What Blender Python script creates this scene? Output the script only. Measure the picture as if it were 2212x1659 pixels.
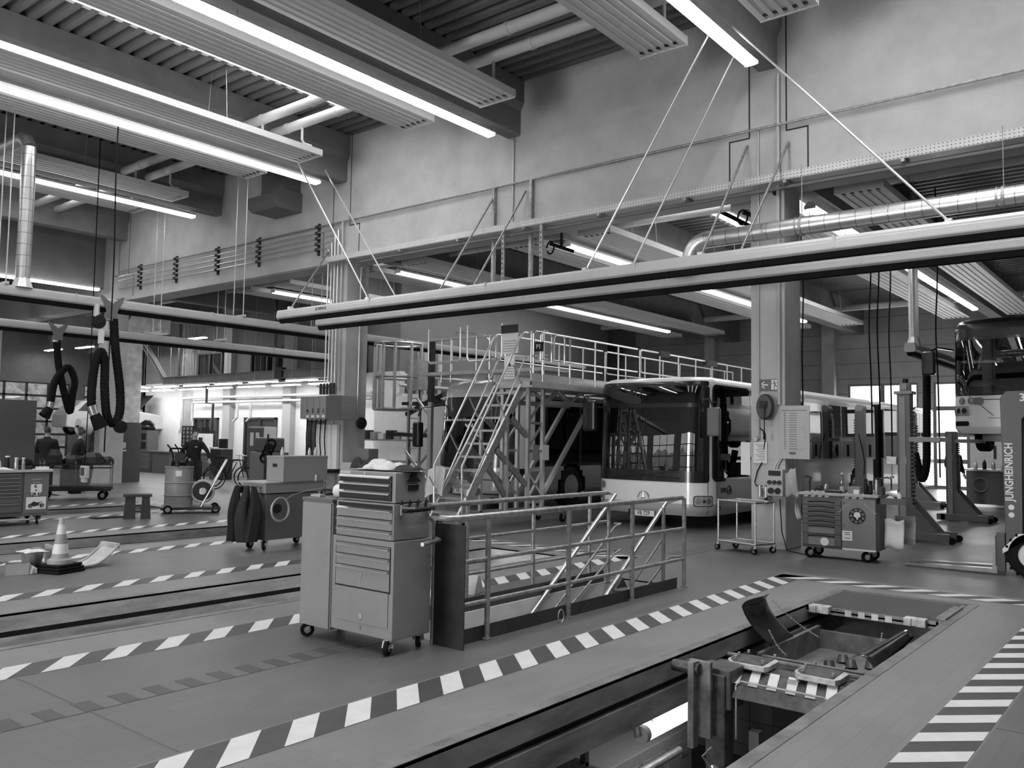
import bpy, bmesh, math, random
from mathutils import Vector, Matrix, Euler
PI = math.pi
R = math.radians
random.seed(7)
SC = bpy.context.scene
COL = SC.collection
for o in list(bpy.data.objects):
    bpy.data.objects.remove(o)

# ---------------------------------------------------------------- camera, sky, exposure
cam_d = bpy.data.cameras.new('camera')
cam_d.sensor_width = 36.0
cam_d.lens = 36.0 * 1843.02 / 2212
cam_d.clip_start = 0.05
cam_d.clip_end = 400
cam = bpy.data.objects.new('camera', cam_d)
COL.objects.link(cam)
SC.camera = cam
yaw, pitch, roll = R(38.8655), R(3.6219), R(0.9038)
fwd = Vector((math.cos(yaw) * math.cos(pitch), math.sin(yaw) * math.cos(pitch), math.sin(pitch)))
rgt = Vector((math.sin(yaw), -math.cos(yaw), 0))
upv = rgt.cross(fwd)
r2 = rgt * math.cos(roll) + upv * math.sin(roll)
u2 = upv * math.cos(roll) - rgt * math.sin(roll)
M = Matrix((r2, u2, -fwd)).transposed().to_4x4()
M.translation = Vector((0, 0, 1.70))
cam.matrix_world = M

W = bpy.data.worlds.new('world')
SC.world = W
W.use_nodes = True
nt = W.node_tree
bg = nt.nodes['Background']
bg.inputs[0].default_value = (0.92, 0.92, 0.92, 1)
bg.inputs[1].default_value = 1.5
SC.view_settings.view_transform = 'Standard'
SC.view_settings.look = 'None'
SC.view_settings.gamma = 1
SC.view_settings.exposure = 0.36
SC.view_settings.use_curve_mapping = False
SC.cycles.max_bounces = 6
SC.cycles.diffuse_bounces = 4
SC.cycles.glossy_bounces = 3
SC.cycles.transmission_bounces = 6
SC.cycles.transparent_max_bounces = 8
SC.cycles.caustics_reflective = False
SC.cycles.caustics_refractive = False
SC.cycles.sample_clamp_indirect = 4.0

def area(name, loc, sx, sy, power, rot=(0, 0, 0)):
    l = bpy.data.lights.new(name, 'AREA')
    l.shape = 'RECTANGLE'
    l.size = sx
    l.size_y = sy
    l.energy = power
    o = bpy.data.objects.new(name, l)
    o.location = loc
    o.rotation_euler = rot
    COL.objects.link(o)
    return o
# daylight falling through the roof lights and the gate glazing
area('daylight_roof_light', (6.0, 13.46, 9.9), 12.4, 2.4, 550)
area('daylight_roof_light', (6.0, 2.7, 9.9), 12.4, 2.4, 600)
area('daylight_roof_light', (6.0, 24.2, 9.9), 12.4, 2.4, 500)
area('daylight_roof_light', (22.0, 8.1, 8.0), 13.0, 2.4, 420)
area('daylight_roof_light', (22.0, 18.8, 8.0), 13.0, 2.4, 200)
area('daylight_gate', (-9.4, 8.0, 2.6), 30, 4.0, 7400, (0, R(-90), 0))
area('daylight_gate', (36.9, 8.0, 2.4), 8, 3.6, 700, (0, R(90), 0))

# ---------------------------------------------------------------- materials
MATS = {}
def mat(name, v=0.5, rough=0.5, metal=0.0, var=0.0, scale=3.0, bump=0.0, spec=0.5, emit=0.0, stretch=None, trans=0.0, coat=0.0):
    if name in MATS:
        return MATS[name]
    m = bpy.data.materials.new(name)
    m.use_nodes = True
    t = m.node_tree
    b = t.nodes['Principled BSDF']
    b.inputs['Base Color'].default_value = (v, v, v, 1)
    b.inputs['Roughness'].default_value = rough
    b.inputs['Metallic'].default_value = metal
    b.inputs['Specular IOR Level'].default_value = spec
    if coat:
        b.inputs['Coat Weight'].default_value = coat
        b.inputs['Coat Roughness'].default_value = 0.06
    if trans:
        b.inputs['Transmission Weight'].default_value = trans
    if emit:
        b.inputs['Emission Color'].default_value = (1, 1, 1, 1)
        b.inputs['Emission Strength'].default_value = emit
    tc = t.nodes.new('ShaderNodeTexCoord')
    mp = t.nodes.new('ShaderNodeMapping')
    t.links.new(tc.outputs['Object'], mp.inputs[0])
    if stretch:
        mp.inputs['Scale'].default_value = stretch
    n = t.nodes.new('ShaderNodeTexNoise')
    n.inputs['Scale'].default_value = scale
    n.inputs['Detail'].default_value = 6
    n.inputs['Roughness'].default_value = 0.6
    t.links.new(mp.outputs[0], n.inputs['Vector'])
    if var:
        r = t.nodes.new('ShaderNodeValToRGB')
        lo, hi = max(0, v * (1 - var)), min(1, v * (1 + var))
        r.color_ramp.elements[0].position = 0.3
        r.color_ramp.elements[1].position = 0.7
        r.color_ramp.elements[0].color = (lo, lo, lo, 1)
        r.color_ramp.elements[1].color = (hi, hi, hi, 1)
        t.links.new(n.outputs['Fac'], r.inputs[0])
        t.links.new(r.outputs[0], b.inputs['Base Color'])
    if bump:
        bp = t.nodes.new('ShaderNodeBump')
        bp.inputs['Strength'].default_value = bump
        bp.inputs['Distance'].default_value = 0.01
        t.links.new(n.outputs['Fac'], bp.inputs['Height'])
        t.links.new(bp.outputs[0], b.inputs['Normal'])
    MATS[name] = m
    return m

def glassy(name, tint, rough=0.02, refl=0.12):
    """thin dark pane: partly clear, with a mirror-like sheen"""
    m = bpy.data.materials.new(name)
    m.use_nodes = True
    t = m.node_tree
    t.nodes.remove(t.nodes['Principled BSDF'])
    out = t.nodes['Material Output']
    tr = t.nodes.new('ShaderNodeBsdfTransparent')
    tr.inputs[0].default_value = (tint, tint, tint, 1)
    gl = t.nodes.new('ShaderNodeBsdfGlossy')
    gl.inputs['Roughness'].default_value = rough
    gl.inputs[0].default_value = (0.9, 0.9, 0.9, 1)
    fr = t.nodes.new('ShaderNodeLayerWeight')
    pw = t.nodes.new('ShaderNodeMath')
    pw.operation = 'POWER'
    pw.inputs[1].default_value = 4.0
    t.links.new(fr.outputs['Facing'], pw.inputs[0])
    ma = t.nodes.new('ShaderNodeMath')
    ma.operation = 'ADD'
    ma.inputs[1].default_value = refl
    t.links.new(pw.outputs[0], ma.inputs[0])
    mx = t.nodes.new('ShaderNodeMixShader')
    t.links.new(ma.outputs[0], mx.inputs[0])
    t.links.new(tr.outputs[0], mx.inputs[1])
    t.links.new(gl.outputs[0], mx.inputs[2])
    t.links.new(mx.outputs[0], out.inputs[0])
    MATS[name] = m
    return m

def bricky(name, v, vm, bw, bh, mortar, rough=0.4, var=0.1, plane='XY', bump=0.15, offset=0.5, rvar=0.0):
    """tiles with joints, laid in world metres; plane says which axes carry the pattern"""
    m = bpy.data.materials.new(name)
    m.use_nodes = True
    t = m.node_tree
    b = t.nodes['Principled BSDF']
    b.inputs['Roughness'].default_value = rough
    tc = t.nodes.new('ShaderNodeTexCoord')
    sp = t.nodes.new('ShaderNodeSeparateXYZ')
    cb = t.nodes.new('ShaderNodeCombineXYZ')
    t.links.new(tc.outputs['Object'], sp.inputs[0])
    t.links.new(sp.outputs[plane[0]], cb.inputs[0])
    t.links.new(sp.outputs[plane[1]], cb.inputs[1])
    br = t.nodes.new('ShaderNodeTexBrick')
    br.offset = offset
    br.inputs['Scale'].default_value = 1
    br.inputs['Mortar Size'].default_value = mortar
    br.inputs['Mortar Smooth'].default_value = 0.3
    br.inputs['Brick Width'].default_value = bw
    br.inputs['Row Height'].default_value = bh
    br.inputs['Color1'].default_value = (v * (1 + var), ) * 3 + (1,)
    br.inputs['Color2'].default_value = (v * (1 - var), ) * 3 + (1,)
    br.inputs['Mortar'].default_value = (vm, vm, vm, 1)
    t.links.new(cb.outputs[0], br.inputs['Vector'])
    n = t.nodes.new('ShaderNodeTexNoise')
    n.inputs['Scale'].default_value = 0.9
    n.inputs['Detail'].default_value = 8
    n.inputs['Roughness'].default_value = 0.65
    t.links.new(tc.outputs['Object'], n.inputs['Vector'])
    rr = t.nodes.new('ShaderNodeMapRange')
    rr.inputs[1].default_value = 0.3
    rr.inputs[2].default_value = 0.7
    rr.inputs[3].default_value = 0.82
    rr.inputs[4].default_value = 1.12
    t.links.new(n.outputs['Fac'], rr.inputs[0])
    mu = t.nodes.new('ShaderNodeMixRGB')
    mu.blend_type = 'MULTIPLY'
    mu.inputs[0].default_value = 1
    t.links.new(br.outputs['Color'], mu.inputs[1])
    t.links.new(rr.outputs[0], mu.inputs[2])
    t.links.new(mu.outputs[0], b.inputs['Base Color'])
    r2_ = t.nodes.new('ShaderNodeMapRange')
    r2_.inputs[1].default_value = 0.35
    r2_.inputs[2].default_value = 0.65
    r2_.inputs[3].default_value = rough - rvar
    r2_.inputs[4].default_value = rough + rvar
    t.links.new(n.outputs['Fac'], r2_.inputs[0])
    t.links.new(r2_.outputs[0], b.inputs['Roughness'])
    bp = t.nodes.new('ShaderNodeBump')
    bp.inputs['Strength'].default_value = bump
    bp.inputs['Distance'].default_value = 0.002
    bp.invert = True
    t.links.new(br.outputs['Fac'], bp.inputs['Height'])
    t.links.new(bp.outputs[0], b.inputs['Normal'])
    MATS[name] = m
    return m

floor_m = bricky('floor_coating', 0.205, 0.15, 0.24, 0.115, 0.0022, rough=0.45, var=0.03, bump=0.1, rvar=0.05)
floor_d = bricky('floor_tiles', 0.128, 0.09, 0.24, 0.115, 0.0022, rough=0.42, var=0.04, bump=0.1, rvar=0.04)
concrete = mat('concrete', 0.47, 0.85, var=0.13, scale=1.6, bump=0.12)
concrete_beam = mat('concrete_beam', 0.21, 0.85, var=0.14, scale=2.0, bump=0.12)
concrete_dirty = mat('stained_concrete', 0.30, 0.8, var=0.5, scale=1.3, bump=0.2, stretch=(1, 1, 4))
deck_m = mat('roof_decking', 0.14, 0.5, var=0.08)
white_wall = mat('white_wall', 0.82, 0.8, var=0.04)
cladding_m = mat('cladding_panel', 0.42, 0.6, var=0.04)
white_tile = bricky('white_tile', 0.62, 0.4, 0.3, 0.3, 0.006, rough=0.35, plane='XZ', offset=0)
grey_tile = bricky('grey_tile', 0.3, 0.12, 0.3, 0.3, 0.006, rough=0.4, plane='YZ', offset=0)
paint_white = mat('white_paint', 0.66, 0.5, var=0.08, scale=6)
paint_black = mat('dark_paint', 0.06, 0.5, var=0.15, scale=6)
paint_grey = mat('dark_grey_tile_paint', 0.07, 0.5, var=0.1, scale=6)
galv = mat('galvanised_steel', 0.55, 0.42, 0.9, var=0.18, scale=9, bump=0.05)
galv_d = mat('weathered_steel', 0.36, 0.5, 0.75, var=0.3, scale=14, bump=0.1)
steel_b = mat('bright_steel', 0.75, 0.25, 1.0)
alu = mat('aluminium', 0.68, 0.35, 0.9, var=0.08, scale=12)
alu_paint = mat('grey_rail_paint', 0.52, 0.4, 0.1, var=0.05)
dark_metal = mat('dark_metal', 0.035, 0.5, 0.3, var=0.3, scale=8)
black_m = mat('black_rubber', 0.008, 0.75, var=0.3, spec=.15)
black_p = mat('black_plastic', 0.012, 0.45, spec=.3)
panel_m = mat('radiant_panel_paint', 0.54, 0.5, var=0.03)
lamp_white = mat('lamp_housing', 0.7, 0.45)
tube_e = mat('fluorescent_tube', 0.9, 0.5, emit=8.0)
tube_low = mat('fluorescent_tube_low_hall', 0.9, 0.5, emit=5.5)
tube_e2 = mat('fluorescent_tube_small', 0.9, 0.5, emit=22.0)
pipe_w = mat('white_pipe', 0.62, 0.45, var=0.04)
pipe_l = mat('light_pipe', 0.5, 0.4, 0.3)
conduit_m = mat('conduit_steel', 0.62, 0.35, 0.6)
frame_dk = mat('dark_window_frame', 0.05, 0.5)
frame_gr = mat('grey_gate_frame', 0.16, 0.5)
pane_m = glassy('window_pane', 0.95, 0.0, 0.02)

# ---------------------------------------------------------------- mesh helpers
class MB:
    def __init__(s):
        s.v = []
        s.f = []
        s.m = []
        s.st = []
    def add(s, vs, fs, m=0, T=None):
        b = len(s.v)
        s.st.append((b, len(s.f)))
        if T is not None:
            vs = [T @ Vector(v) for v in vs]
        s.v += [tuple(v) for v in vs]
        s.f += [tuple(b + i for i in f) for f in fs]
        s.m += [m] * len(fs)
        return s
    def box(s, x0, x1, y0, y1, z0, z1, m=0, T=None):
        vs = [(x0, y0, z0), (x1, y0, z0), (x1, y1, z0), (x0, y1, z0), (x0, y0, z1), (x1, y0, z1), (x1, y1, z1), (x0, y1, z1)]
        fs = [(0, 3, 2, 1), (4, 5, 6, 7), (0, 1, 5, 4), (1, 2, 6, 5), (2, 3, 7, 6), (3, 0, 4, 7)]
        return s.add(vs, fs, m, T)
    def bar(s, p0, p1, w, h=None, m=0, up=(0, 0, 1)):
        """rectangular bar of width w and height h between two points"""
        h = h or w
        p0, p1 = Vector(p0), Vector(p1)
        d = (p1 - p0).normalized()
        u = Vector(up)
        if abs(d.dot(u)) > 0.99:
            u = Vector((1, 0, 0))
        a = d.cross(u).normalized() * w / 2
        c = a.cross(d).normalized() * h / 2
        vs = [p0 - a - c, p0 + a - c, p0 + a + c, p0 - a + c, p1 - a - c, p1 + a - c, p1 + a + c, p1 - a + c]
        fs = [(0, 3, 2, 1), (4, 5, 6, 7), (0, 1, 5, 4), (1, 2, 6, 5), (2, 3, 7, 6), (3, 0, 4, 7)]
        return s.add(vs, fs, m)
    def cyl(s, p0, p1, r, r1=None, n=12, m=0, caps=True):
        r1 = r if r1 is None else r1
        p0, p1 = Vector(p0), Vector(p1)
        d = (p1 - p0).normalized()
        u = Vector((0, 0, 1)) if abs(d.z) < 0.9 else Vector((1, 0, 0))
        a = d.cross(u).normalized()
        c = d.cross(a)
        vs = []
        for p, q in ((p0, r), (p1, r1)):
            for i in range(n):
                t = 2 * PI * i / n
                vs.append(p + (a * math.cos(t) + c * math.sin(t)) * q)
        fs = [(i, (i + 1) % n, n + (i + 1) % n, n + i) for i in range(n)]
        if caps:
            fs += [tuple(range(n))[::-1], tuple(range(n, 2 * n))]
        return s.add(vs, fs, m)
    def tube(s, pts, r, n=8, m=0, closed=False, rs=None):
        pts = [Vector(p) for p in pts]
        k = len(pts)
        vs = []
        prev = None
        for i, p in enumerate(pts):
            if closed:
                d = (pts[(i + 1) % k] - pts[i - 1]).normalized()
            else:
                d = (pts[min(i + 1, k - 1)] - pts[max(i - 1, 0)]).normalized()
            if prev is None:
                u = Vector((0, 0, 1)) if abs(d.z) < 0.9 else Vector((1, 0, 0))
                a = d.cross(u).normalized()
            else:
                a = (prev - d * prev.dot(d)).normalized()
            prev = a
            c = d.cross(a)
            q = rs[i] if rs else r
            for j in range(n):
                t = 2 * PI * j / n
                vs.append(p + (a * math.cos(t) + c * math.sin(t)) * q)
        fs = []
        for i in range(k if closed else k - 1):
            b, e = i * n, ((i + 1) % k) * n
            fs += [(b + j, b + (j + 1) % n, e + (j + 1) % n, e + j) for j in range(n)]
        if not closed:
            fs += [tuple(range(n))[::-1], tuple(range((k - 1) * n, k * n))]
        return s.add(vs, fs, m)
    def prism(s, poly, a0, a1, axis='y', m=0, T=None):
        """extrude a closed 2-D outline along an axis; poly holds the other two coordinates in x,y,z order"""
        n = len(poly)
        def P(u, v, a):
            return {'x': (a, u, v), 'y': (u, a, v), 'z': (u, v, a)}[axis]
        vs = [P(u, v, a0) for u, v in poly] + [P(u, v, a1) for u, v in poly]
        fs = [(i, (i + 1) % n, n + (i + 1) % n, n + i) for i in range(n)]
        fs += [tuple(range(n))[::-1], tuple(range(n, 2 * n))]
        return s.add(vs, fs, m, T)
    def lathe(s, prof, c=(0, 0, 0), n=20, m=0, axis='z', T=None):
        vs, fs = [], []
        c = Vector(c)
        k = len(prof)
        for r, h in prof:
            for j in range(n):
                t = 2 * PI * j / n
                a, b = r * math.cos(t), r * math.sin(t)
                vs.append(c + Vector({'z': (a, b, h), 'x': (h, a, b), 'y': (a, h, b)}[axis]))
        for i in range(k - 1):
            fs += [(i * n + j, i * n + (j + 1) % n, (i + 1) * n + (j + 1) % n, (i + 1) * n + j) for j in range(n)]
        ring = k > 2 and abs(prof[0][0] - prof[-1][0]) < 1e-6
        if prof[0][0] > 1e-5 and not ring:
            fs.append(tuple(range(n))[::-1])
        if prof[-1][0] > 1e-5 and not ring:
            fs.append(tuple(range((k - 1) * n, k * n)))
        return s.add(vs, fs, m, T)
    def grid(s, fn, nu, nv, m=0, closed_u=False):
        vs = [fn(i / (nu if closed_u else nu - 1), j / (nv - 1)) for j in range(nv) for i in range(nu)]
        fs = []
        for j in range(nv - 1):
            for i in range(nu if closed_u else nu - 1):
                i2 = (i + 1) % nu
                fs.append((j * nu + i, j * nu + i2, (j + 1) * nu + i2, (j + 1) * nu + i))
        return s.add(vs, fs, m)
    def pieces(s, name, mats, parent=None, **k):
        """one object for every shape that was added"""
        out = []
        for i, (v0, f0) in enumerate(s.st):
            v1, f1 = s.st[i + 1] if i + 1 < len(s.st) else (len(s.v), len(s.f))
            q = MB()
            q.v = s.v[v0:v1]
            q.f = [tuple(a - v0 for a in f) for f in s.f[f0:f1]]
            q.m = s.m[f0:f1]
            out.append(q.build(name, mats, parent, **k))
        return out
    def build(s, name, mats, parent=None, smooth=False, bevel=0, subsurf=0, solid=0, label=None):
        me = bpy.data.meshes.new(name)
        me.from_pydata(s.v, [], s.f)
        if not isinstance(mats, (list, tuple)):
            mats = [mats]
        for x in mats:
            me.materials.append(x)
        me.polygons.foreach_set('material_index', s.m)
        bm = bmesh.new()
        bm.from_mesh(me)
        bmesh.ops.recalc_face_normals(bm, faces=bm.faces)
        bm.to_mesh(me)
        bm.free()
        if smooth:
            me.polygons.foreach_set('use_smooth', [True] * len(me.polygons))
            try:
                me.set_sharp_from_angle(angle=R(40))
            except Exception:
                pass
        me.update()
        o = bpy.data.objects.new(name, me)
        COL.objects.link(o)
        if parent is not None:
            o.parent = parent
        if solid:
            q = o.modifiers.new('solid', 'SOLIDIFY')
            q.thickness = solid
            q.offset = 0
        if bevel:
            q = o.modifiers.new('bevel', 'BEVEL')
            q.width = bevel
            q.segments = 2
            q.limit_method = 'ANGLE'
            q.angle_limit = R(40)
        if subsurf:
            q = o.modifiers.new('sub', 'SUBSURF')
            q.levels = subsurf
            q.render_levels = subsurf
        if label:
            o['label'] = label
        return o

def tag(o, label, cat, group=None, kind=None):
    o['label'] = label
    o['category'] = cat
    if group:
        o['group'] = group
    if kind:
        o['kind'] = kind
    return o
def thing(name, label, cat, loc=(0, 0, 0), rz=0, group=None):
    o = bpy.data.objects.new(name, None)
    o.empty_display_size = 0.1
    o.location = loc
    o.rotation_euler = (0, 0, rz)
    COL.objects.link(o)
    return tag(o, label, cat, group)
def struct(mb, name, mats, **k):
    o = mb.build(name, mats, **k)
    o['kind'] = 'structure'
    return o
def dup(root, loc=None, rz=None, label=None, group=None):
    r = root.copy()
    COL.objects.link(r)
    if loc is not None:
        r.location = loc
    if rz is not None:
        r.rotation_euler = (0, 0, rz)
    if label:
        r['label'] = label
    if group:
        r['group'] = group
    for ch in list(root.children):
        c = ch.copy()
        COL.objects.link(c)
        c.parent = r
        for g in list(ch.children):
            d = g.copy()
            COL.objects.link(d)
            d.parent = c
    return r
def text(name, s, size, m, parent=None, loc=(0, 0, 0), rot=(0, 0, 0), ext=0.001, bold=0.0, label=None, sx=1.0, align='CENTER'):
    cu = bpy.data.curves.new(name, 'FONT')
    cu.body = s
    cu.size = size
    cu.extrude = ext
    cu.offset = bold
    cu.align_x = align
    cu.align_y = 'CENTER'
    tmp = bpy.data.objects.new(name, cu)
    COL.objects.link(tmp)
    dg = bpy.context.evaluated_depsgraph_get()
    me = bpy.data.meshes.new_from_object(tmp.evaluated_get(dg))
    bpy.data.objects.remove(tmp)
    me.materials.clear()
    me.materials.append(m)
    o = bpy.data.objects.new(name, me)
    COL.objects.link(o)
    o.location = loc
    o.rotation_euler = rot
    o.scale = (sx, 1, 1)
    if parent is not None:
        o.parent = parent
    if label:
        o['label'] = label
    return o
def rrect(x0, x1, y0, y1, r, n=4):
    """rounded rectangle outline"""
    out = []
    for cx, cy, a in ((x1 - r, y0 + r, -90), (x1 - r, y1 - r, 0), (x0 + r, y1 - r, 90), (x0 + r, y0 + r, 180)):
        for i in range(n + 1):
            t = R(a + 90 * i / n)
            out.append((cx + r * math.cos(t), cy + r * math.sin(t)))
    return out
def arc(c, r, a0, a1, n=8, plane='xz'):
    out = []
    for i in range(n + 1):
        t = R(a0 + (a1 - a0) * i / n)
        u, v = r * math.cos(t), r * math.sin(t)
        out.append(Vector(c) + Vector({'xz': (u, 0, v), 'yz': (0, u, v), 'xy': (u, v, 0)}[plane]))
    return out
def torus_pts(c, r, n=20, plane='xz', ry=None):
    ry = ry or r
    return [Vector(c) + Vector({'xz': (r * math.cos(2 * PI * i / n), 0, ry * math.sin(2 * PI * i / n)),
                                'yz': (0, r * math.cos(2 * PI * i / n), ry * math.sin(2 * PI * i / n)),
                                'xy': (r * math.cos(2 * PI * i / n), ry * math.sin(2 * PI * i / n), 0)}[plane]) for i in range(n)]
ROT_NX = (R(90), 0, R(-90))   # lettering that faces the camera side of a wall across the hall (-x)
ROT_NY = (R(90), 0, 0)        # lettering that faces -y
# ---------------------------------------------------------------- the building
BAY = 5.365
BEAMS = [5.36 + BAY * k for k in range(-2, 7)]
PX0, PX1 = 13.31, 14.0
PITS = [2.63 + 5.37 * k for k in range(-1, 5)]
X0, X1, Y0, Y1 = -9.0, 36.0, -9.0, 43.0
SLAB = 0.5
# floor slab, with the pits and the stairwell left open
holes = [(-8.0, 10.25, c - 0.66, c + 0.64) for c in PITS] + [(5.25, 9.15, 4.80, 5.62)]
zone = [(-8.5, 11.1, c - 1.62, c + 1.64) for c in PITS]
xs = sorted({X0, X1 + 0.2, -8.5, 11.1, *[h[0] for h in holes], *[h[1] for h in holes]})
ys = sorted({Y0, Y1 + 0.2, *[z[2] for z in zone], *[z[3] for z in zone], *[h[2] for h in holes], *[h[3] for h in holes]})
mb = MB()
for i in range(len(xs) - 1):
    for j in range(len(ys) - 1):
        cx, cy = (xs[i] + xs[i + 1]) / 2, (ys[j] + ys[j + 1]) / 2
        if any(h[0] < cx < h[1] and h[2] < cy < h[3] for h in holes):
            continue
        mb.add([(xs[i], ys[j], 0), (xs[i + 1], ys[j], 0), (xs[i + 1], ys[j + 1], 0), (xs[i], ys[j + 1], 0)], [(0, 1, 2, 3)], 0 if any(h[0] < cx < h[1] and h[2] < cy < h[3] for h in zone) else 1)
o = struct(mb, 'floor', [floor_m, floor_d])
# pit linings: upper lip, recess, ledge
for k, (a, b, c, d) in enumerate(holes):
    mb = MB()
    if k < len(PITS):
        near = k in (1,)
        # +y side (seen) and -y side
        for y, s in ((d, 1), (c, -1)):
            mb.box(a, b, min(y, y + s * .12), max(y, y + s * .12), -0.16, -0.001, 0)
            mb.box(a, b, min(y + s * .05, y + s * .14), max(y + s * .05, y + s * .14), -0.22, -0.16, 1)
            mb.box(a, b, min(y - s * .0, y + s * .14), max(y, y + s * .14), -0.40, -0.22, 2)
        mb.box(b, b + .15, c - .12, d + .12, -0.5, -0.001, 0)
        if not near:
            mb.box(a, b, c + .01, d - .01, -1.5, -1.4, 1)
            mb.box(a, b, d, d + .1, -1.5, -.5, 2)
            mb.box(a, b, c - .1, c, -1.5, -.5, 2)
        cl_ = mat('pale_pit_concrete', .55, .8, var=.45, scale=1.3, bump=.2, stretch=(1, 1, 4)) if k == 2 else concrete_dirty
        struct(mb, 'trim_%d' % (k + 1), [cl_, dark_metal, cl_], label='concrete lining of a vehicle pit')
        # flush steel edging round the pit
        mb = MB()
        for y0, y1 in ((d, d + .09), (c - .09, c)):
            mb.box(a, b + .09, y0, y1, -0.02, 0.004)
        mb.box(b, b + .09, c, d, -0.02, 0.004)
        struct(mb, 'trim_%d' % (k + 11), mat('pit_edge_steel', 0.20, 0.55, 0.3, var=0.35, scale=5))
# basement under the near pit and the stairwell
mb = MB()
mb.box(-6, 11.0, -0.6, 6.4, -2.35, -2.25, 0)
struct(mb, 'floor', mat('basement_floor', 0.10, 0.35, var=0.3))
mb = MB(); mb.box(10.45, 10.6, -.6, 6.4, -2.25, -.02); struct(mb, 'wall_basement_end', grey_tile)
mb = MB(); mb.box(-6, 10.6, 6.25, 6.4, -2.25, -.02); struct(mb, 'wall_basement_side', white_tile)
mb = MB(); mb.box(-6, 10.45, 1.2, 1.4, -2.25, -.02); struct(mb, 'wall_basement_right', mat('basement_grey_wall', 0.3, 0.6, var=.1))
mb = MB()
for (a, b, c, d) in ((-6, 11, -.6, 1.97), (-6, 11, 3.27 + .14, 4.80), (-6, 5.25, 4.8, 5.62), (9.15, 11, 4.8, 5.62), (-6, 11, 5.62, 6.4)):
    mb.box(a, b, c, d, -0.42, -0.02)
struct(mb, 'ceiling', mat('slab_underside', 0.5, 0.8, var=.1))
# stairwell lining
mb = MB()
mb.box(5.25, 9.15, 5.60, 5.618, -1.1, -0.001, 0)
mb.box(5.25, 9.15, 4.802, 4.82, -1.1, -0.001, 0)
struct(mb, 'trim_30', mat('stairwell_white', 0.75, 0.7, var=0.1, scale=5), label='white painted lining of the stairwell')

# hazard striping painted on the floor
def stripe(name, p0, p1, w, slant, label, period=0.42, duty=0.47, off=0.0):
    p0, p1 = Vector((*p0, 0.003)), Vector((*p1, 0.003))
    L = (p1 - p0).length
    d = (p1 - p0).normalized()
    n = Vector((-d.y, d.x, 0))
    mb = MB()
    q = [p0, p1, p1 + n * w, p0 + n * w]
    mb.add([v - Vector((0, 0, .0015)) for v in q], [(0, 1, 2, 3)], 0)
    t = off - period
    while t < L + period:
        a0, a1 = t, t + period * duty
        b0, b1 = a0 + slant, a1 + slant
        if min(a0, b0) > 0 and max(a1, b1) < L:
            mb.add([p0 + d * a0, p0 + d * a1, p0 + d * b1 + n * w, p0 + d * b0 + n * w], [(0, 1, 2, 3)], 1)
        t += period
    o = mb.build(name, [paint_black, paint_white])
    return tag(o, label, 'floor marking', 'hazard stripes around the pits')
names = ['pit nearest the hall front', 'near pit with the open grating', 'second pit beyond the tool chest', 'third pit behind the traffic cone', 'fourth pit beyond the black stool', 'farthest pit']
for k in (1, 2, 3, 4):
    c = PITS[k]
    wl = 0.32
    stripe('hazard_stripe', (-6, c + 1.30), (10.90, c + 1.30), wl, 0.30, 'hazard stripe along the far side of the %s' % names[k], off=0.13)
    stripe('hazard_stripe', (-6, c - 1.61), (10.90, c - 1.61), wl, -0.30 if k == 1 else 0.30, 'hazard stripe along the near side of the %s' % names[k], off=0.30)
    stripe('hazard_stripe', (10.94, c - 1.60), (10.94, c + 1.62), wl, 0.30, 'hazard stripe across the end of the %s' % names[k], off=0.1)
mb = MB()
for i in range(44):
    x = -5.36 + 0.2318 * i
    mb.box(x, x + .112, 5.305, 5.52, 0.0, .003)
for o in mb.pieces('floor_dash', paint_grey):
    tag(o, 'dark grey square dash in the row leading towards the tool chest', 'floor marking', 'square dashes before the tool chest')
mb = MB()
for i in range(30):
    mb.box(11.6 + .23 * i, 11.71 + .23 * i, 5.95, 6.3, 0.0, .003)
for o in mb.pieces('floor_dash', paint_grey):
    tag(o, 'dark dash in the row on the floor beside the wheeled table', 'floor marking', 'dashes beside the wheeled table')
mb = MB()
for p0, p1 in (((2.54, 4.3), (2.54, 6.4)), ((-6, 5.302), (5.2, 5.302)), ((2.54, 6.8), (2.54, 7.2)), ((5.95, -6), (5.95, 1.0))):
    mb.box(min(p0[0], p1[0]) - .006, max(p0[0], p1[0]) + .006, min(p0[1], p1[1]) - .003, max(p0[1], p1[1]) + .003, 0, .0022)
struct(mb, 'trim_31', mat('floor_joint', 0.12, 0.7))

# ---------------- walls
mb = MB()
mb.box(PX0 + .0, PX0 + .25, Y0, 28.4, 5.9, 9.0)
mb.box(PX0 + .0, PX0 + .25, 28.4, Y1, 5.9, 7.4)
mb.box(PX0 + .06, PX1 - .05, Y0, Y1, 5.88, 6.3)
struct(mb, 'wall_upper', concrete)
# vertical joints and haunch outlines in the upper wall
mb = MB()
for k, y in enumerate(BEAMS):
    pil = k % 2 == 0
    if pil:
        for yy, s in ((y + .36, 1), (y - .27, -1)):
            mb.box(PX0 - .003, PX0 + .01, yy - .012, yy + .012, 6.75, 9.0)
            mb.box(PX0 - .003, PX0 + .01, min(yy, yy + s * .35), max(yy, yy + s * .35), 6.74, 6.765)
            mb.box(PX0 - .003, PX0 + .01, yy + s * .35 - .012, yy + s * .35 + .012, 6.0, 6.765)
struct(mb, 'trim_32', mat('wall_joint', 0.03, 0.9))
PIL = [-5.315, 5.415, 16.145, 28.05, 38.5]
for k, y in enumerate(PIL):
    mb = MB()
    mb.box(PX0 - .004, PX1, y - .285, y + .285, 0, 6.0)
    mb.box(PX0 - .004, PX0 + .2, y - .285, y + .285, 6.0, 7.8)
    struct(mb, 'pillar', concrete, bevel=0.012, label='square concrete pillar of the hall')
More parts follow.
